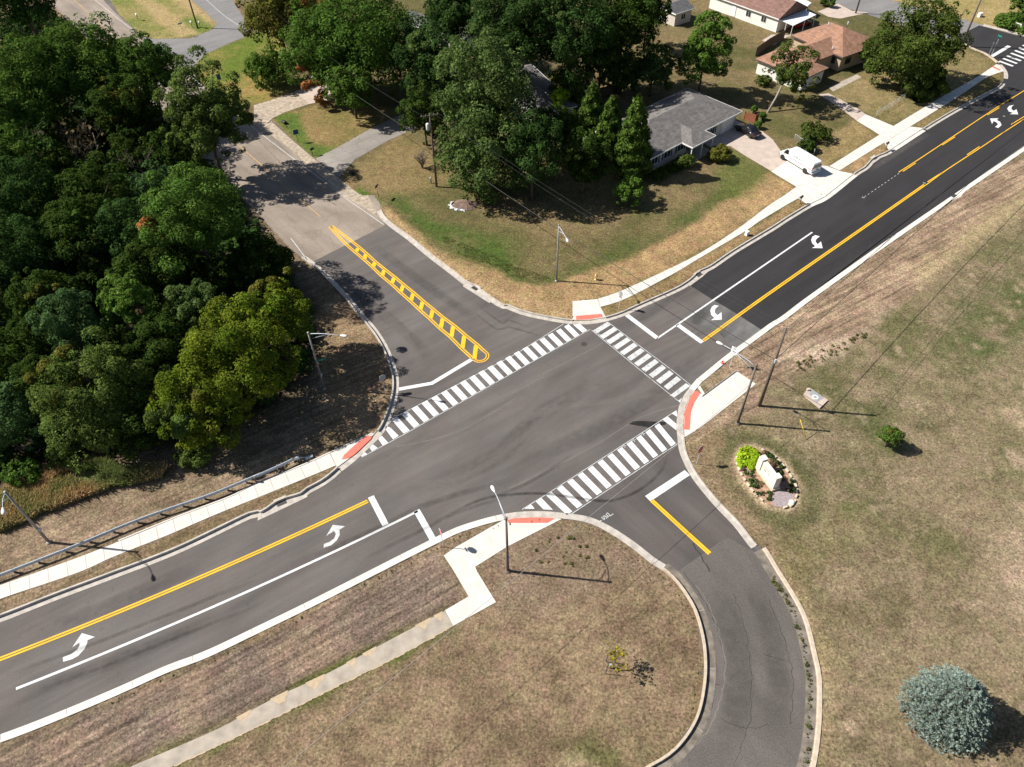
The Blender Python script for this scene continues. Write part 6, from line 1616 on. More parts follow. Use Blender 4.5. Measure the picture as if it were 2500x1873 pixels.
# young tree stakes and small bits built with the trees
# ------------------------------------------------------------------ foliage
M['leaf'] = foliage('leaf_surface', .25)
M['needle'] = foliage('needle_surface', .08)
M['bark'] = mat('bark_grey_brown', (.11, .085, .065), .95, .3, 3, stretch=(0, 1, 1))
M['bark_pale'] = mat('bark_pale_grey', (.30, .265, .225), .95, .2, 3)
M['twig'] = mat('bare_twigs', (.155, .125, .105), .95, .25, 4)
PAL = {
    'gold': ((.30, .27, .02), (.24, .17, .03), .3),
    'conif': ((.060, .105, .018), (.095, .145, .03), .35),
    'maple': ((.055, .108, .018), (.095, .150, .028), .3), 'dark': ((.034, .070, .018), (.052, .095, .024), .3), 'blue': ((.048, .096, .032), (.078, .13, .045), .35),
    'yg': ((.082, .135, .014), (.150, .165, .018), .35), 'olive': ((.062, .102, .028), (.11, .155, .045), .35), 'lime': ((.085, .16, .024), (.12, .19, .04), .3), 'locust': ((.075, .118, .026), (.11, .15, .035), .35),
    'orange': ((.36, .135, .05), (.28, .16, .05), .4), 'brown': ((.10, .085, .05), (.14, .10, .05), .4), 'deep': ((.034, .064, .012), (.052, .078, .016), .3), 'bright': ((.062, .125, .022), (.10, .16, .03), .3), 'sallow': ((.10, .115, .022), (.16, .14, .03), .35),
    'vine': ((.30, .42, .02), (.22, .36, .02), .4), 'oak': ((.058, .088, .018), (.082, .11, .024), .35)}
def unit(a): return a / (np.linalg.norm(a, axis=-1, keepdims=True) + 1e-9)
def leaves(rg, pos, nrm, size, pal, cl=None, aspect=1.7, mix=None):
    """diamond leaves at pos with normals nrm"""
    n = len(pos)
    t = unit(np.cross(nrm, rg.normal(size=(n, 3)))); b = np.cross(nrm, t)
    s = size * np.clip(rg.lognormal(0, .33, (n, 1)), .45, 2.1)
    a = t * s * .5 * sqrt(aspect); c = b * s * .5 / sqrt(aspect) * 1.15
    fold = nrm * s * .10
    v = np.stack([pos - a, pos - c + fold, pos + a, pos + c + fold], 1).reshape(-1, 3)
    q = np.arange(4 * n).reshape(n, 4)
    c0, c1, pr = np.array(pal[0]), np.array(pal[1]), pal[2]
    k = np.clip(rg.normal(pr, .22, (n, 1)) + (0 if mix is None else mix[:, None]), 0, 1)
    col = c0 * (1 - k) + c1 * k
    col = col * rg.uniform(.72, 1.28, (n, 1)) * (1 if cl is None else cl[:, None])
    col = np.concatenate([np.clip(col, .002, 1), np.ones((n, 1))], 1)
    return v, q, np.repeat(col, 4, 0)
def cloud(rg, C_, R_, n, size, pal, squash=.85, up=.35, aspect=1.7, tint=.22):
    """leaves over a set of clumps"""
    K = len(C_)
    p = R_ ** 2; p = p / p.sum()
    w = rg.choice(K, n, p=p)
    out = unit(C_ - C_.mean(0))
    d = unit(rg.normal(size=(n, 3)) + out[w] * .75 + np.array([0, 0, .25]))
    rad = R_[w][:, None] * rg.uniform(.5, 1.08, (n, 1)) ** .6
    pos = C_[w] + d * rad * np.array([1, 1, squash])
    nrm = unit(d * .75 + np.array([0, 0, up]) + rg.normal(size=(n, 3)) * .34)
    ct = rg.uniform(1 - tint, 1 + tint, K)[w]
    mixk = rg.normal(0, .16, K)[w]
    return leaves(rg, pos, nrm, size, pal, ct, aspect, mixk)
def join(parts):
    V, Q, CC, o = [], [], [], 0
    for v, q, c in parts:
        V.append(v); Q.append(q + o); CC.append(c); o += len(v)
    return np.vstack(V), np.vstack(Q), np.vstack(CC)
def crown_clumps(rg, r, rv, K, low=-.5, irr=.28):
    i = np.arange(K) + .5
    z = 1 - (1 - low) * i / K
    ph = i * 2.39996 + rg.uniform(0, 6.28)
    d = np.stack([np.sqrt(np.clip(1 - z * z, 0, 1)) * np.cos(ph), np.sqrt(np.clip(1 - z * z, 0, 1)) * np.sin(ph), z], 1)
    d = unit(d + rg.normal(size=(K, 3)) * .16)
    lobes = unit(rg.normal(size=(5, 3)) + np.array([0, 0, .3]))
    f = .78 + irr * 1.15 * (np.max(d @ lobes.T, 1) - .62) + rg.normal(0, .13, K)
    C_ = d * f[:, None] * np.array([r, r, rv])
    R_ = r * rg.uniform(.12, .28, K) + .18
    # pointed sprigs break the outline
    k3 = max(8, K // 3); ds = unit(rg.normal(size=(k3, 3)) + np.array([0, 0, .2])); fs = .95 + irr * 1.1 * (np.max(ds @ lobes.T, 1) - .62) + rg.uniform(-.02, .16, k3)
    C_ = np.vstack([C_, ds * fs[:, None] * np.array([r, r, rv])]); R_ = np.concatenate([R_, r * rg.uniform(.05, .10, k3) + .12])
    k2 = K // 3
    Ci = unit(rg.normal(size=(k2, 3))) * np.array([r, r, rv]) * rg.uniform(.2, .58, (k2, 1))
    return np.vstack([C_, Ci]), np.concatenate([R_, r * rg.uniform(.22, .34, k2)])
SEED = [100]
def tree(name, label, tile, x, y, rp, hc, kind='maple', sq=.95, group=None, leaf=1.0, dens_=1.0, low=-.5, irr=.3, bark='bark', extra=None, trunk=True, cat='tree', aspect=1.7, lean=(0, 0), gap=0.0):
    SEED[0] += 1; rg = np.random.default_rng(SEED[0])
    sx, sy = px(tile, x, y)
    c = at(sx, sy, hc)
    m_ = mpp(c); k = OTHER[tile][2] if tile in OTHER else KZ
    r = rp / k * m_
    rv = min(r * sq, hc - .2)
    base = Vector((c.x + lean[0], c.y + lean[1], GZ))
    s = float(np.clip(1.45 * m_ * 2.44, .16, .42)) * leaf
    t = thing(name, label, cat, base, 0, group)
    K = int(np.clip(30 + r * r * 1.5, 30, 150))
    C_, R_ = crown_clumps(rg, r, rv, K, low, irr)
    if gap: # open crowns: drop clumps
        keep = rg.uniform(size=len(C_)) > gap; C_, R_ = C_[keep], R_[keep]
    off = np.array([c.x - base.x, c.y - base.y, hc - GZ])
    C_ = C_ + off
    area = 4 * pi * r * (r + rv) / 2
    n = int(np.clip(dens_ * 1.6 * area / (s * s * .58), 250, 52000))
    parts = [cloud(rg, C_, R_, n, s, PAL[kind], aspect=aspect)]
    for e in extra or ():
        # (dx, dy, dz, radius) relative to crown radius, palette
        ce = np.array([[e[0] * r, e[1] * r, e[2] * rv]]) + off + rg.normal(size=(16, 3)) * e[3] * r * .62
        Re = rg.uniform(.16, .38, 16) * e[3] * r + .15
        parts.append(cloud(rg, ce, Re, int(n * min(.4, e[3] ** 2 * 1.6)) + 60, s, PAL[e[4]], aspect=aspect))
    v, q, cc = join(parts)
    v[:, 2] = np.maximum(v[:, 2], .03)
    numpy_mesh('crown', v, q, M['leaf'], t, {'col': cc})
    if trunk:
        mb = MB(); tr = max(.07, r * .045)
        top = Vector(off) + Vector((0, 0, rv * .1))
        mb.tube([(0, 0, -.2), Vector(off) * .35 + Vector((rg.normal() * .1, rg.normal() * .1, 0)), top * .75, top], [tr * 1.3, tr, tr * .75, tr * .35], 8)
        for j in rg.choice(len(C_), min(9, len(C_)), replace=False):
            e = Vector(C_[j]); st = Vector(off) * rg.uniform(.4, .85)
            md = st.lerp(e, .5) + Vector((0, 0, .08 * r))
            mb.tube([st, md, e], [tr * .5, tr * .32, tr * .1], 5)
        mb.build('trunk', M[bark], t, True)
    return t
def bare(name, label, base, H, spread, group=None, seed=1, bark='twig', depth=4, cat='tree', stems=3, leaf=None):
    rg = random.Random(seed)
    t = thing(name, label, cat, base, 0, group)
    tm, wm = MB(), MB()
    tips = []
    def grow(p, d, L, r, k):
        q = p + d * L * .5 + Vector((rg.uniform(-1, 1), rg.uniform(-1, 1), rg.uniform(-.3, .6))) * L * .08
        e = q + (d + Vector((rg.uniform(-.3, .3), rg.uniform(-.3, .3), rg.uniform(-.1, .25)))).normalized() * L * .5
        (tm if k >= depth - 1 else wm).tube([p, q, e], [r, r * .8, r * .6], 6 if k >= depth - 1 else 4)
        if k == 0: tips.append(e); return
        for i in range(rg.choice((3, 3, 4)) if k > 1 else 4):
            a = rg.uniform(0, 2 * pi); up = rg.uniform(.1, .9)
            nd = (d * .6 + Vector((cos(a) * spread, sin(a) * spread, up * .6))).normalized()
            st = p.lerp(e, rg.uniform(.45, 1.0))
            grow(st, nd, L * rg.uniform(.5, .75), max(.012, r * .5), k - 1)
    for i in range(stems):
        a = 2 * pi * i / stems + rg.uniform(0, 1); d = Vector((cos(a) * .35, sin(a) * .35, 1)).normalized() if stems > 1 else Vector((0, 0, 1))
        grow(Vector((0, 0, 0)), d, H * .42, H * .014 + .02, depth)
    tm.build('trunk', M[bark], t, True); wm.build('twigs', M[bark], t, True)
    if leaf:
        g2 = np.random.default_rng(seed); P_ = np.array([tuple(q) for q in tips]); idx_ = g2.integers(0, len(P_), leaf[1])
        pos = P_[idx_] + g2.normal(size=(leaf[1], 3)) * leaf[2]
        v, q, cc = leaves(g2, pos, unit(g2.normal(size=(leaf[1], 3)) + np.array([0, 0, .5])), leaf[3], PAL[leaf[0]])
        numpy_mesh('leaves', v, q, M['leaf'], t, {'col': cc})
    return t
WG = 'trees of the dark wood left of the old road'
T_ = lambda *a, **k: tree(*a, **k)
# ---- the wood, back to front
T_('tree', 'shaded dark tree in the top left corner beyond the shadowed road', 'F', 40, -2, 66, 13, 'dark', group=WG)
T_('tree', 'tall green tree crowning the wood at its far left', 'F', 92, 178, 86, 10, 'maple', group=WG)
T_('tree', 'large green maple topping the wood beside the shadowed road', 'F', 205, 142, 90, 10, 'maple', group=WG)
T_('tree', 'dense maple at the right end of the wood top, nearest the side-street mouth', 'F', 312, 150, 72, 9.5, 'maple', group=WG, extra=((.3, .1, .2, .4, 'dark'),))
T_('tree', 'dark olive tree under the right-hand maple with yellow-green tufts', 'F', 275, 228, 66, 7.5, 'deep', group=WG, extra=((-.3, -.3, .4, .35, 'sallow'), (.3, -.4, .3, .3, 'sallow')))
T_('tree', 'hazy green tree against the left frame edge above the bare tree', 'F', 0, 255, 70, 9, 'bright', group=WG)
T_('tree', 'leafy green tree against the left frame edge beside the bare tree', 'F', 10, 345, 62, 8, 'maple', group=WG)
T_('tree', 'airy light-green locust overhanging the shaded old road', 'F', 440, 252, 80, 10, 'locust', 1.3, WG, gap=.28, extra=((.55, .3, .0, .4, 'locust'), (-.5, -.5, -.2, .35, 'locust')), aspect=2.2)
T_('tree', 'small blue-green tree left of the bright road-side maple', 'F', 342, 408, 46, 7, 'blue', group=WG)
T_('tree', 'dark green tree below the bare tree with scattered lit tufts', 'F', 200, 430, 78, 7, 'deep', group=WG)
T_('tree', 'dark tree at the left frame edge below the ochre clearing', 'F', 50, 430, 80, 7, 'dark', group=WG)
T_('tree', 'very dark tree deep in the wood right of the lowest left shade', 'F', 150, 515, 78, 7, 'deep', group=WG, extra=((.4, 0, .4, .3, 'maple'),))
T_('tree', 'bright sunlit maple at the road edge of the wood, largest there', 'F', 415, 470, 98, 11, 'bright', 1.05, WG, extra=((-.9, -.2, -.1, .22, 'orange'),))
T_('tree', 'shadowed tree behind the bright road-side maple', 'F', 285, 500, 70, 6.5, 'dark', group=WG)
T_('tree', 'gloomy tree at the left frame edge in the middle of the wood', 'F', 30, 560, 85, 6.5, 'dark', group=WG)
T_('tree', 'dark tree with yellowish tufts between the blue-green tree and the frame edge', 'F', 95, 640, 62, 6, 'deep', group=WG, extra=((.3, -.3, .3, .3, 'sallow'),))
T_('tree', 'blackish-green tree in the central hollow of the wood', 'F', 330, 590, 75, 5.5, 'deep', group=WG)
T_('tree', 'pale bluish tree with two lit tiers left of centre in the wood', 'F', 148, 705, 62, 8, 'blue', 1.25, WG)
T_('tree', 'small sunlit green tree standing out of the dark hollow', 'F', 268, 655, 52, 8.5, 'lime', 1.15, WG, extra=((.5, -.2, -.2, .4, 'brown'),))
T_('tree', 'grey-green thin-topped tree right of the small sunlit one', 'F', 425, 665, 56, 7, 'olive', 1.0, WG, gap=.2)
T_('tree', 'dark understorey tree between the olive tree and the yellow-green tree', 'F', 350, 760, 72, 5, 'deep', group=WG)
T_('tree', 'dark shrubby tree right of the bright maple along the road edge', 'F', 555, 560, 58, 4.5, 'deep', .8, WG, extra=((-.3, -.2, .4, .25, 'lime'),))
T_('tree', 'yellow-tipped upper crown behind the big yellow-green tree', 'F', 590, 692, 72, 6.6, 'yg', .95, WG, extra=((.0, .2, .55, .5, 'sallow'), (-.1, 0, .5, .25, 'yg')))
T_('tree', 'big yellow-green tree at the front corner of the wood', 'F', 520, 778, 108, 6.3, 'yg', 1.05, WG)
T_('tree', 'lower yellow-green tree drooping to the front grass edge', 'F', 432, 885, 92, 4.6, 'yg', .95, WG, extra=((-.3, -.3, .1, .5, 'locust'), (.2, 0, .4, .4, 'sallow')))
T_('tree', 'broad mid-green locust at the front of the wood above the tall dry grass', 'F', 215, 862, 116, 5.2, 'locust', .95, WG, aspect=2.2, extra=((-.3, .3, .5, .4, 'sallow'),))
T_('tree', 'dark bluish tree at the front left edge of the wood', 'F', 35, 895, 78, 4.2, 'blue', group=WG, extra=((0, 0, -.3, .6, 'dark'),))
T_('tree', 'dark tree filling the gap between the blue tree and the broad locust', 'F', 105, 830, 66, 5.5, 'deep', group=WG)
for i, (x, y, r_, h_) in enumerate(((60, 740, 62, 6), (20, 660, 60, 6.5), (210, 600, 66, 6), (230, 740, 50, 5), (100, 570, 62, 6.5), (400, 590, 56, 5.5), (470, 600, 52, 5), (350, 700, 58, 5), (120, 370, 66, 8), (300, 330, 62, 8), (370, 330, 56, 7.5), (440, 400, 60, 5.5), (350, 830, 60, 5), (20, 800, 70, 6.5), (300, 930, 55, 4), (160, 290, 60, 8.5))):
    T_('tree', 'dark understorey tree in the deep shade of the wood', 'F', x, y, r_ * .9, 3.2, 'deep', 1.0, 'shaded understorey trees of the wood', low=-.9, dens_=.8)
T_('bush', 'round green bush at the front left corner of the tall dry grass', 'F', 48, 1020, 36, 1.2, 'bright', .8, cat='bush')
T_('bush', 'fern-like green bush under the broad locust at the grass edge', 'F', 138, 975, 32, 1.5, 'locust', .9, cat='bush', aspect=2.6)
T_('bush', 'leafy bush under the drooping yellow-green tree by the brown slope', 'F', 420, 985, 34, 1.2, 'locust', .7, cat='bush', aspect=2.4)
T_('bush', 'dark road-edge bush near the end of the west kerb', 'F', 600, 560, 30, 1.6, 'deep', .8, cat='bush')
bare('bare_tree', 'large leafless grey-brown tree with a few withered leaves inside the wood', at(*px('F', 205, 380), z=0), 11, .75, seed=5, depth=4, leaf=('brown', 160, .5, .35), stems=2)
bare('bare_tree', 'thin leafless tree at the right of the bigger leafless one in the wood', at(*px('F', 330, 395), z=0), 8, .7, seed=8, depth=3, stems=2)
bare('dead_sapling', 'pale dead sapling at the front left of the wood', at(*px('F', 85, 985), z=0), 4, .6, seed=12, depth=3, bark='bark_pale', stems=1)
# ---- street and garden trees of the north lot
T_('tree', 'yellow-green street tree at the top beside the side-street mouth', 'F', 598, 35, 70, 8, 'sallow', 1.0, gap=.1)
T_('bush', 'round dark green bush at the bright lawn corner', 'F', 580, 150, 46, 3, 'maple', .9, cat='bush')
T_('tree', 'green tree with an orange left flank above the gravel driveway', 'F', 700, 110, 82, 8, 'bright', 1.0, extra=((-.25, -.55, -.55, .32, 'orange'), (-.55, -.5, -.1, .16, 'orange')))
T_('tree', 'broad green tree at the top centre with an orange topmost branch', 'F', 785, 85, 112, 9, 'bright', .95, extra=((-.62, .2, .62, .22, 'orange'),))
T_('tree', 'small shaded tree over the end of the gravel driveway', 'F', 760, 195, 50, 5, 'maple', .9)
T_('tree', 'shadowy tree at the top edge left of the orange topmost branch', 'F', 660, -25, 60, 8, 'deep', .9)
T_('tree', 'dark green tree between the dark-roofed house and the biggest leafy tree', 'F', 925, 138, 74, 8, 'dark', 1.2, extra=((0, -.2, .3, .5, 'olive'),))
T_('tree', 'dark narrow tree at the head of the grey asphalt driveway', 'F', 915, 245, 48, 5.5, 'deep', 1.2)
T_('tree', 'biggest dull-green leafy tree behind the transformer pole', 'F', 1055, 195, 105, 13, 'olive', 1.0, leaf=1.15)
T_('tree', 'lower dull-green tree in front of the biggest one, reaching the soil heap', 'F', 1042, 335, 82, 6.6, 'olive', 1.15, leaf=1.1, low=-.95)
T_('tree', 'dark tree at the shaded left of the lower dull-green one', 'F', 1150, 325, 68, 8, 'dark', 1.05, low=-.95)
T_('tree', 'dark tree at the top edge right of the broad green one', 'F', 985, 30, 70, 9, 'dark', 1.0, extra=((0, -.3, .3, .5, 'olive'),))
T_('tree', 'dense dark tree in the middle of the top cluster', 'F', 1105, 65, 92, 13, 'dark', 1.0, extra=((.1, -.4, .2, .5, 'olive'),))
T_('tree', 'tall dark tree right of the middle of the top cluster', 'F', 1235, 70, 88, 13, 'dark', 1.05, extra=((-.2, -.4, .1, .55, 'olive'),))
T_('tree', 'tall dark tree left of the orange-topped one by the garden shed', 'F', 1345, 50, 74, 12, 'deep', 1.05, extra=((.3, -.3, .2, .4, 'maple'),))
T_('tree', 'dark tree with an orange top leaning over the garden shed', 'F', 1400, 18, 46, 8, 'deep', 1.1, extra=((-.3, 0, .6, .3, 'orange'),))
T_('tree', 'dark tree in the shade below the top cluster', 'F', 1300, 125, 55, 7.5, 'deep', .9)
T_('tree', 'light-leaved garden shrub tree behind the arborvitae, left of a pair', 'F', 1345, 160, 42, 3.5, 'maple', .9)
T_('tree', 'grey-green garden shrub tree, right of a pair behind the grey house', 'F', 1410, 152, 52, 4, 'olive', .9)
T_('tree', 'bright green young maple with feathery top behind the grey house', 'F', 1522, 122, 50, 7, 'lime', 1.6, extra=((.1, 0, .75, .35, 'lime'),), aspect=2.2)
T_('tree', 'feathery green tree behind the pale snags', 'F', 1238, 190, 50, 4, 'locust', .95, aspect=2.6)
T_('tree', 'tiny yellow-green sprouting tree among the pale snags', 'F', 1210, 208, 18, 4.5, 'vine', .9)
T_('tree', 'dark garden tree under the snags', 'F', 1200, 280, 55, 5.5, 'deep', .8)
T_('tree', 'weeping dark tree left of the arborvitae', 'F', 1262, 352, 52, 5.2, 'deep', 1.2, aspect=2.8, low=-.95, extra=((-.1, .1, .5, .5, 'olive'),))
T_('tree', 'small light-green tree at the lawn edge below the arborvitae', 'F', 1355, 410, 30, 2.6, 'lime', 1.1)
T_('bush', 'clipped golden-green bush beside the van driveway', 'H', 1360, 1210, 180, 1.1, 'sallow', .78, cat='bush', leaf=.7, irr=.05, dens_=1.6, trunk=False)
T_('bush', 'clipped green bush in front of the porch of the grey house', 'H', 790, 1330, 135, .95, 'oak', .8, cat='bush', leaf=.7, irr=.05, dens_=1.5, trunk=False)
for i, (x, y) in enumerate(((640, 1420), (520, 1480), (400, 1530), (300, 1580))):
    T_('hedge_bush', 'low dark foundation bush in the shade under the grey house windows', 'H', x, y, 95, .7, 'deep', .75, cat='bush', leaf=.8, trunk=False, group='foundation bushes of the grey house')
T_('tree', 'sparse leaning tree with forked pale trunk before the rust-roofed garage', 'A3', 240, 590, 200, 6, 'oak', .85, gap=.45, bark='bark_pale', lean=(-3.2, -3.0), extra=((.5, -.3, -.7, .35, 'sallow'),), dens_=.6)
T_('bush', 'shaggy bush under the leaning tree above the white van', 'A3', 440, 1120, 110, 1.2, 'oak', .8, cat='bush')
T_('bush', 'dark bush by the chain-link fence above the white van', 'A3', 380, 1230, 70, .9, 'deep', .8, cat='bush')
T_('bush', 'small green bush at the white wall of the rust-roofed garage', 'A3', 20, 680, 60, .8, 'oak', .9, cat='bush')
T_('tree', 'spreading oak shading the pavement beside the new black road', 'A3', 1290, 400, 345, 6.8, 'oak', .92, extra=((-.85, .1, -.3, .25, 'oak'), (.6, .3, .4, .3, 'sallow'), (.5, -.5, -.75, .4, 'oak'), (.1, -.7, -.7, .35, 'oak')), irr=.4, leaf=1.1, gap=.06, low=-.85)
T_('tree', 'dark lower bough tree in the oak shade by the rust-roofed house', 'A3', 960, 430, 120, 3, 'deep', .8)
bare('bare_tree', 'leafless grey shrub tree behind the spreading oak', at(*px('A3', 1340, 130), z=0), 6, .9, seed=21, depth=3, stems=2)
T_('hedge', 'low bright hedge behind the barricade at the far corner', 'A3', 2130, 190, 150, .9, 'maple', .5, cat='hedge', trunk=False)
T_('tree', 'green tree at the top right frame corner', 'A3', 2230, 30, 110, 3, 'maple', 1.1)
T_('bush', 'round clipped bush left of a pair by the far driveway', 'I', 1945, 30, 52, .9, 'deep', 1.0, cat='bush', irr=.05, trunk=False)
T_('bush', 'round clipped bush right of a pair by the far driveway', 'I', 2062, 48, 62, 1.0, 'maple', 1.0, cat='bush', irr=.05, trunk=False)
for i, (x, y, r_, lab) in enumerate(((1945, 460, 38, 'small shrub above the red cedar screen'), (2085, 570, 40, 'shrub right of the red cedar screen'), (2010, 720, 50, 'low shrub beside the black car bonnet side'))):
    T_('bush', lab, 'H', x, y, r_, .8, 'maple', 1.1, cat='bush')
bare('bare_bush', 'brown leafless bush beside the transformer pole', at(*px('A1', 1420, 1420), z=0), 4.2, 1.1, seed=31, depth=3, stems=6, cat='bush')
T_('bush', 'rusty-leaved shrub behind the transformer pole', 'A1', 1570, 1130, 80, 2.6, 'brown', 1.2, cat='bush', extra=((0, 0, .5, .5, 'orange'),), gap=.2)
# pale snags
SN = 'pale topped tree snags'
for (x, y, x2, y2, r_, lab) in ((500, 790, 525, 680, .3, 'tallest pale snag'), (380, 890, 345, 760, .18, 'thin pale snag left of the sprouting tree'), (310, 900, 285, 830, .16, 'shortest pale snag at the far left'), (440, 960, 448, 850, .2, 'pale snag lowest in front')):
    b = one('A2', x, y, z=2.0); b.z = GZ
    t = thing('tree_snag', lab + ' among the garden trees', 'tree trunk', b, 0, SN)
    MB().tube([(0, 0, 0), (.1, .1, 3), (.2, .1, 6.2 if r_ > .25 else 4.6)], [r_ * 1.2, r_, r_ * .8], 9).build('trunk', M['bark_pale'], t, True)
# ---- conifers
def conifer(label, tile, x, y, x2, y2, rb, kind='lime', name='arborvitae', group=None, leaf=1.0, dens_=1.0):
    """x,y foot and x2,y2 tip in the photo"""
    SEED[0] += 1; rg = np.random.default_rng(SEED[0])
    b = one(tile, x, y, z=GZ); sx2, sy2 = px(tile, x2, y2)
    H = min((abs((at(sx2, sy2, h).y - b.y)), h) for h in np.arange(2, 14, .1))[1]
    t = thing(name, label, 'tree', b, 0, group)
    s = .28 * leaf; n = int(17000 * dens_)
    u = rg.uniform(0, 1, n) ** .75; h = .25 + (1 - u) * 0 + (H - .3) * (1 - np.sqrt(rg.uniform(0, 1, n)))
    prof = rb * (1 - h / H) ** .6 * (.35 + .65 * np.clip(h / (.12 * H), 0, 1))
    ph = rg.uniform(0, 2 * pi, n)
    bump = 1 + .13 * np.sin(ph * 5 + h * 2.1) + .12 * np.sin(ph * 3 - h * 3.3 + 1) + rg.normal(0, .06, n)
    rr = prof * bump * rg.uniform(.75, 1.05, n)
    d = np.stack([np.cos(ph), np.sin(ph), np.zeros(n)], 1)
    pos = d * rr[:, None]; pos[:, 2] = h
    nrm = unit(d * .9 + np.array([0, 0, .35]) + rg.normal(size=(n, 3)) * .45)
    ct = 1 + .22 * np.sin(ph * 5 + h * 2.1)
    v, q, c = leaves(rg, pos, nrm, s, PAL[kind], ct, 1.8)
    numpy_mesh('crown', v, q, M['leaf'], t, {'col': c})
    MB().tube([(0, 0, -.1), (0, 0, H * .9)], [.14, .03], 6).build('trunk', M['bark'], t, True)
    return t
AG = 'conical arborvitae beside the grey house'
conifer('conical arborvitae, leftmost of the three beside the grey house', 'A2', 690, 1170, 835, 690, 2.5, 'conif', group=AG)
conifer('conical arborvitae, middle of the three beside the grey house', 'A2', 840, 1310, 945, 800, 2.4, 'conif', group=AG)
conifer('conical arborvitae, tallest and nearest the grey house wall', 'A2', 1030, 1470, 1095, 800, 3.0, 'conif', group=AG)
# blue spruce: whorls of drooping boughs carrying needle sprays
def spruce(label, tile, x, y, H, R):
    rg = np.random.default_rng(77)
    b = one(tile, x, y, z=2.7); b.z = GZ
    t = thing('blue_spruce', label, 'tree', b)
    P_, N_, T_2, Cc = [], [], [], []
    tb = MB(); tb.tube([(0, 0, -.1), (0, 0, H)], [.2, .03], 8)
    tiers = 19
    for i in range(tiers):
        f = i / (tiers - 1); h = .35 + f ** 1.05 * (H - .6); L = R * (1 - f ** 1.7) ** .62 * (.86 + .14 * min(1, f / .15)) + .12
        nb = int(10 + 13 * (1 - f))
        for j in range(nb):
            a = 2 * pi * (j + .5 * (i % 2)) / nb + rg.normal(0, .07); l = L * rg.uniform(.88, 1.08)
            d = np.array([cos(a), sin(a), 0]); e = d * l + np.array([0, 0, h - .10 * l + .12]); s0 = np.array([0, 0, h])
            if j % 2 == 0: tb.tube([tuple(s0), tuple(s0 * .5 + e * .5), tuple(e)], [.035, .02, .01], 4)
            m_ = int(9 + 13 * l / R)
            for k in range(m_):
                u = .28 + .74 * (k + rg.uniform(0, 1)) / m_
                side = rg.normal(0, .26) * (1.1 - .5 * u) * l * .42
                n_ = np.array([-d[1], d[0], 0])
                c = s0 * (1 - u) + e * u + n_ * side + np.array([0, 0, rg.normal(0, .05) + .02])
                dirn = unit(d * .8 + n_ * np.sign(side) * .5 + np.array([0, 0, .25]))
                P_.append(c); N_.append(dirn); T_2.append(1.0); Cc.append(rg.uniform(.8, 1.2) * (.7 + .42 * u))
    P_ = np.array(P_); N_ = np.array(N_); Cc = np.array(Cc)
    # each spray: five needle blades fanned about its axis
    V, Q, CC, o_ = [], [], [], 0
    n = len(P_)
    for k in range(9):
        ax = unit(N_ + rg.normal(size=(n, 3)) * .55); w = unit(np.cross(ax, rg.normal(size=(n, 3))))
        L = rg.uniform(.12, .24, (n, 1)); wd = .019
        st = P_
        v = np.stack([st - w * wd, st + ax * L * .5 - w * wd * 1.5, st + ax * L, st + ax * L * .5 + w * wd * 1.5], 1).reshape(-1, 3)
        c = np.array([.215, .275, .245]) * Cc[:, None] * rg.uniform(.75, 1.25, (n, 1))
        c = np.where(rg.uniform(size=(n, 1)) < .15, c * np.array([.7, .75, .55]), c)
        V.append(v); Q.append(np.arange(4 * n).reshape(n, 4) + o_); o_ += 4 * n
        CC.append(np.repeat(np.concatenate([c, np.ones((n, 1))], 1), 4, 0))
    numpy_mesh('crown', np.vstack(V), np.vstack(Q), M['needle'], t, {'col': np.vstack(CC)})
    tb.build('trunk', M['bark'], t, True)
    return t
spruce('dense blue-grey spruce alone on the dry lawn at the lower right', 'D3', 1600, 1110, 6.2, 3.05)
# ---- lone lawn trees
T_('young_tree', 'small round green tree with one dark shadow on the east lawn', 'C3', 1092, 495, 80, 1.9, 'maple', .95, leaf=.8, extra=((0, 0, .2, .4, 'sallow'),))
b = one('D2', 860, 820, z=GZ)
yt = bare('young_tree', 'staked yellow-leaved sapling with nearly bare branches on the south lawn', b, 3.6, .8, seed=40, depth=3, bark='twig', stems=1, leaf=('gold', 150, .14, .16))
for x, y in ((828, 770), (825, 872)):
    q = one('D2', x, y, z=GZ) - b
    MB().tube([(q.x, q.y, 0), (q.x, q.y, 1.7)], .03, 6).build('stake', M['dark_steel'], yt, True)
MB().box((0, 0, .5), (.16, .16, .35)).build('water_bag', mat('pale_blue_bag', (.25, .4, .4), .6, .1, 4), yt)
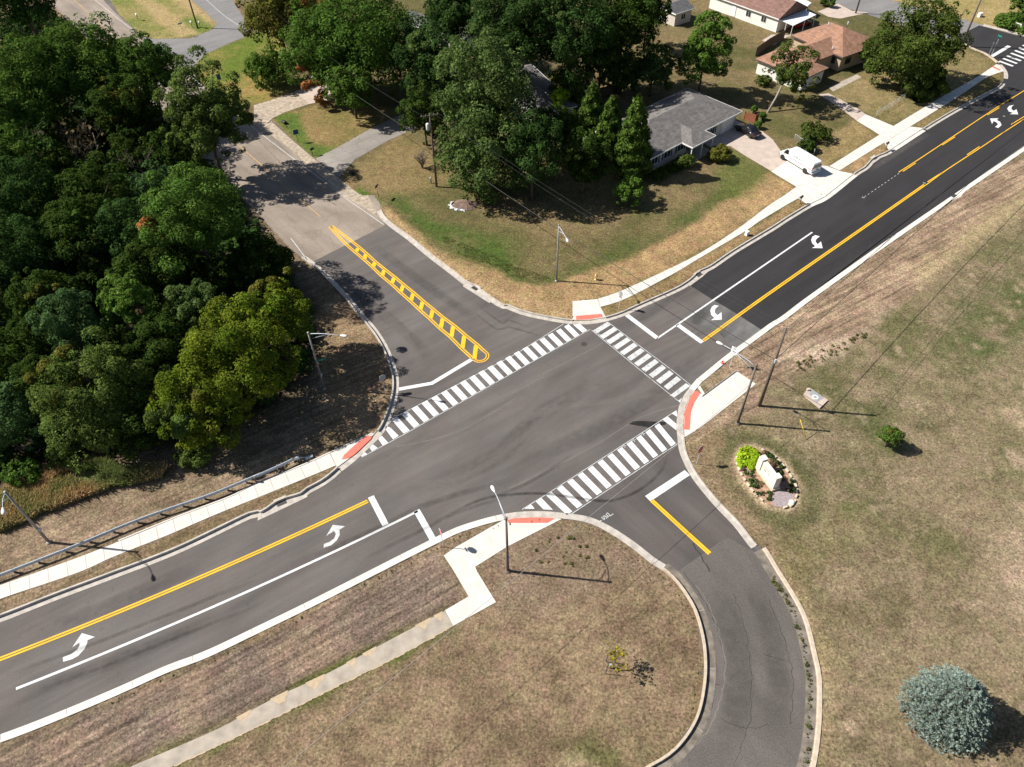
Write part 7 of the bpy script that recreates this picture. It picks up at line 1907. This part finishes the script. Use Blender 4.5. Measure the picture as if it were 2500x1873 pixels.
# ---- flower bed plants
t = thing('vine_plant', 'lime-yellow sweet-potato vine mound at the head of the flower bed', 'plant', one('M', 400, 420, z=GZ))
rg = np.random.default_rng(9)
pl = [one('M', *q, z=GZ) - one('M', 400, 420, z=GZ) for q in ((300, 300), (400, 260), (500, 300), (560, 360), (250, 400), (360, 400), (470, 420), (540, 440), (230, 500), (330, 540), (430, 540), (500, 520), (460, 620), (250, 580))]
C_ = np.array([(q.x, q.y, .22) for q in pl]); R_ = np.full(len(pl), .42)
v, q, c = cloud(rg, C_, R_, 1500, .17, PAL['vine'], squash=.55, up=.9, aspect=1.2, tint=.1); v[:, 2] = np.maximum(v[:, 2], .03)
numpy_mesh('foliage', v, q, M['leaf'], t, {'col': c})
for i, q in enumerate(((300, 660), (350, 740), (480, 760), (470, 820), (460, 910), (590, 930), (660, 1000), (500, 1010), (560, 1040), (720, 1190), (860, 1190), (850, 1290), (720, 310), (820, 370), (900, 400), (890, 510), (940, 480), (1010, 520), (960, 580), (1130, 630), (1085, 750), (1160, 860), (1330, 1010), (1320, 910), (1250, 1150), (1340, 1130), (600, 1190))):
    t = thing('bedding_plant', 'small dark green bedding plant in the bark mulch of the flower bed', 'plant', one('M', *q, z=GZ + .05), i * 1.3, 'bedding plants in the oval bed')
    rg = np.random.default_rng(300 + i); s_ = rg.uniform(.8, 1.3)
    C_ = np.array([(0, 0, .12)]) + rg.normal(size=(4, 3)) * .08; v, qd, c = cloud(rg, C_, np.full(4, .18 * s_), 70, .12, PAL['dark' if i % 3 else 'brown'], up=.7); v[:, 2] = np.maximum(v[:, 2], .0)
    numpy_mesh('foliage', v, qd, M['leaf'], t, {'col': c})
# ---- woodland floor growth and tall dry grass: nobody could count these
rg = np.random.default_rng(55)
WP = [Vector(q[:2]) for q in woods]
lo = np.array([(q.x, q.y) for q in WP])
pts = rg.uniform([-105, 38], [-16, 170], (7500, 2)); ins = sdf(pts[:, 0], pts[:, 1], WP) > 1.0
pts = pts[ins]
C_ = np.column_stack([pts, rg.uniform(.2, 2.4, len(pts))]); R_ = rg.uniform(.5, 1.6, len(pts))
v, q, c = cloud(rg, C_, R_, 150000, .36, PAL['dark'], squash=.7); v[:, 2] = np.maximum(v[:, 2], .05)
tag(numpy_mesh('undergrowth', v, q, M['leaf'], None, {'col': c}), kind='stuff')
def blades(name, poly, n, h0, h1, pal, w=.03, seed=3):
    rg = np.random.default_rng(seed)
    A = np.array([(p[0], p[1]) for p in poly]); lo, hi = A.min(0), A.max(0)
    p = rg.uniform(lo, hi, (n * 3, 2)); nn = fbm(p[:, 0], p[:, 1], 2.5, 77)
    p = p[(sdf(p[:, 0], p[:, 1], poly) > .1) & (nn > -.25)][:n]
    n = len(p); h = rg.uniform(h0, h1, (n, 1)); ln = rg.normal(size=(n, 2)) * .28 + np.array([.1, .05])
    a = rg.uniform(0, 2 * pi, n); wv = np.column_stack([np.cos(a), np.sin(a), np.zeros(n)]) * w
    b = np.column_stack([p, np.full(n, GZ)]); tp = b + np.column_stack([ln * h, h]); md = b + np.column_stack([ln * h * .35, h * .6])
    v = np.stack([b - wv, b + wv, md + wv * .8, tp], 1).reshape(-1, 3); q = np.arange(4 * n).reshape(n, 4)
    c0, c1 = np.array(pal[0]), np.array(pal[1])
    pn = np.clip(.5 + 1.4 * fbm(p[:, 0], p[:, 1], 3.5, 91) + rg.normal(0, .15, n), 0, 1)[:, None]
    col = (c0 * (1 - pn) + c1 * pn) * rg.uniform(.7, 1.3, (n, 1)); col = np.repeat(np.concatenate([col, np.ones((n, 1))], 1), 4, 0)
    return tag(numpy_mesh(name, v, q, M['leaf'], None, {'col': col}), kind='stuff')
blades('tall_grass', P('C0', -200, 1250, 0, 1090, 60, 960, 300, 850, 480, 740, 880, 720, 1000, 780, 1240, 790, 1420, 760, 1380, 860, 1180, 910, 900, 970, 700, 1040, 350, 1180, 0, 1330), 26000, .5, 1.15, ((.56, .40, .21), (.24, .29, .10)), .035)
blades('grass', P('B1', 1118, 170, 1300, 280, 1500, 470, 1750, 580, 2050, 670, 'B2', 0, 735, 230, 800, 420, 780, 200, 700, 'B1', 2000, 560, 1600, 400, 1300, 230), 9000, .08, .22, ((.10, .13, .03), (.16, .14, .06)), .03, 8)

# ---- weeds at the kerbs and in the mulch, pale stones in the lawns
rg = np.random.default_rng(66)
wp = []
def scatter(tile_pts, n):
    poly = [Vector(q[:2]) for q in P(*tile_pts)]; A = np.array([(q.x, q.y) for q in poly]); p = rg.uniform(A.min(0), A.max(0), (n * 4, 2)); p = p[sdf(p[:, 0], p[:, 1], poly) > 0][:n]; return p
wp.append(scatter(('B3', 240, 1480, 500, 1370, 760, 1250, 900, 1180, 900, 1240, 600, 1440, 300, 1560), 90))
wp.append(scatter(('C2', 400, 1330, 640, 1330, 700, 1560, 350, 1650, 200, 1500), 22))
wp.append(scatter(('D3', 60, 60, 200, 260, 330, 600, 380, 900, 390, 1150, 380, 1300, 340, 1657, 370, 1657, 410, 1300, 420, 900, 350, 560, 230, 230, 90, 30), 260))
for L_, s_, n_ in ((LN, .35, 120), (LS, -.3, 130), (LE, -.3, 70)):
    for i in rg.integers(20, len(L_) - 20, n_):
        tt = L_[i + 1] - L_[i - 1]; nr = Vector((-tt.y, tt.x)).normalized(); q = L_[i] + nr * (abs(s_) + rg.uniform(0, .35)) * (1 if L_ is LN else -1); wp.append(np.array([[q.x, q.y]]))
wp = np.vstack(wp)
sz = np.where(np.arange(len(wp)) < 112, rg.uniform(.08, .22, len(wp)), rg.uniform(.03, .09, len(wp)))
C_ = np.column_stack([wp, GZ + sz * .4])
v, q, c = cloud(rg, C_, sz, 14 * len(wp), .07, ((.065, .085, .022), (.17, .15, .06), .35), squash=.6, up=.7); v[:, 2] = np.maximum(v[:, 2], .02)
tag(numpy_mesh('weeds', v, q, M['leaf'], None, {'col': c}), kind='stuff')
pb = MB()
for tp, n in ((('D0', 300, 1500, 2209, 700, 'D1', 1000, 200, 600, 700, 0, 1100, 'D0', 1500, 1450), 70), (('B3', 200, 1250, 1500, 300, 1900, 100, 900, 1000), 50), (('C3', 200, 700, 2209, 0, 2209, 1600, 400, 1600), 60), (('D1', 1700, 500, 2209, 400, 'D2', 800, 500, 700, 1500, 'D1', 900, 1600), 40), (('B1', 1300, 400, 2209, 900, 'B2', 600, 800, 100, 500), 30), (('C0', 100, 1500, 1500, 1100, 2100, 900, 1000, 1100), 40)):
    for x, y in scatter(tp, n):
        s = rg.uniform(.02, .045); pb.box((x, y, GZ + s * .5), (s * 2, s * 1.5, s * 1.2), rg.uniform(0, 3), .6)
tag(pb.build('pebbles', mat('pale_stones', (.42, .37, .30), .9, .3, 9)), kind='stuff')
# ------------------------------------------------------------------ camera, sun and sky
cam = bpy.data.cameras.new('camera'); co = bpy.data.objects.new('camera', cam); COL.objects.link(co)
R3 = Matrix((RT, UP, -FW)).transposed()
co.matrix_world = Matrix.Translation((0, 0, CAM_H)) @ R3.to_4x4()
cam.sensor_width = 36.0; cam.lens = 36.0 * FPX / 2500.0
cam.clip_start = 1.0; cam.clip_end = 6000.0
SC.camera = co
EL, AZ = radians(43.0), radians(-8.0)       # shadows run along AZ on the ground
sd = Vector((cos(AZ) * cos(EL), sin(AZ) * cos(EL), -sin(EL)))
sl = bpy.data.lights.new('sun', 'SUN'); so = bpy.data.objects.new('sun', sl); COL.objects.link(so)
sl.energy = 5.0; sl.angle = radians(0.53); sl.color = (1.0, 0.945, 0.86)
so.rotation_euler = sd.to_track_quat('-Z', 'Y').to_euler()
so.location = (-60, 40, 80)
w = bpy.data.worlds.new('World'); SC.world = w; w.use_nodes = True
wn = w.node_tree.nodes; wl_ = w.node_tree.links
sk = wn.new('ShaderNodeTexSky'); sk.sky_type = 'NISHITA'; sk.sun_disc = False
sk.sun_elevation = EL
src = -sd
sk.sun_rotation = atan2(src.x, src.y)
bgn = wn['Background']; bgn.inputs['Strength'].default_value = 0.05
wl_.new(sk.outputs[0], bgn.inputs['Color'])
vs = SC.view_settings; vs.view_transform = 'Standard'; vs.look = 'None'; vs.gamma = 1.0; vs.exposure = 0.72; vs.use_curve_mapping = False
SC.render.resolution_x, SC.render.resolution_y = 1024, 767
SC.cycles.max_bounces = 6; SC.cycles.transparent_max_bounces = 12
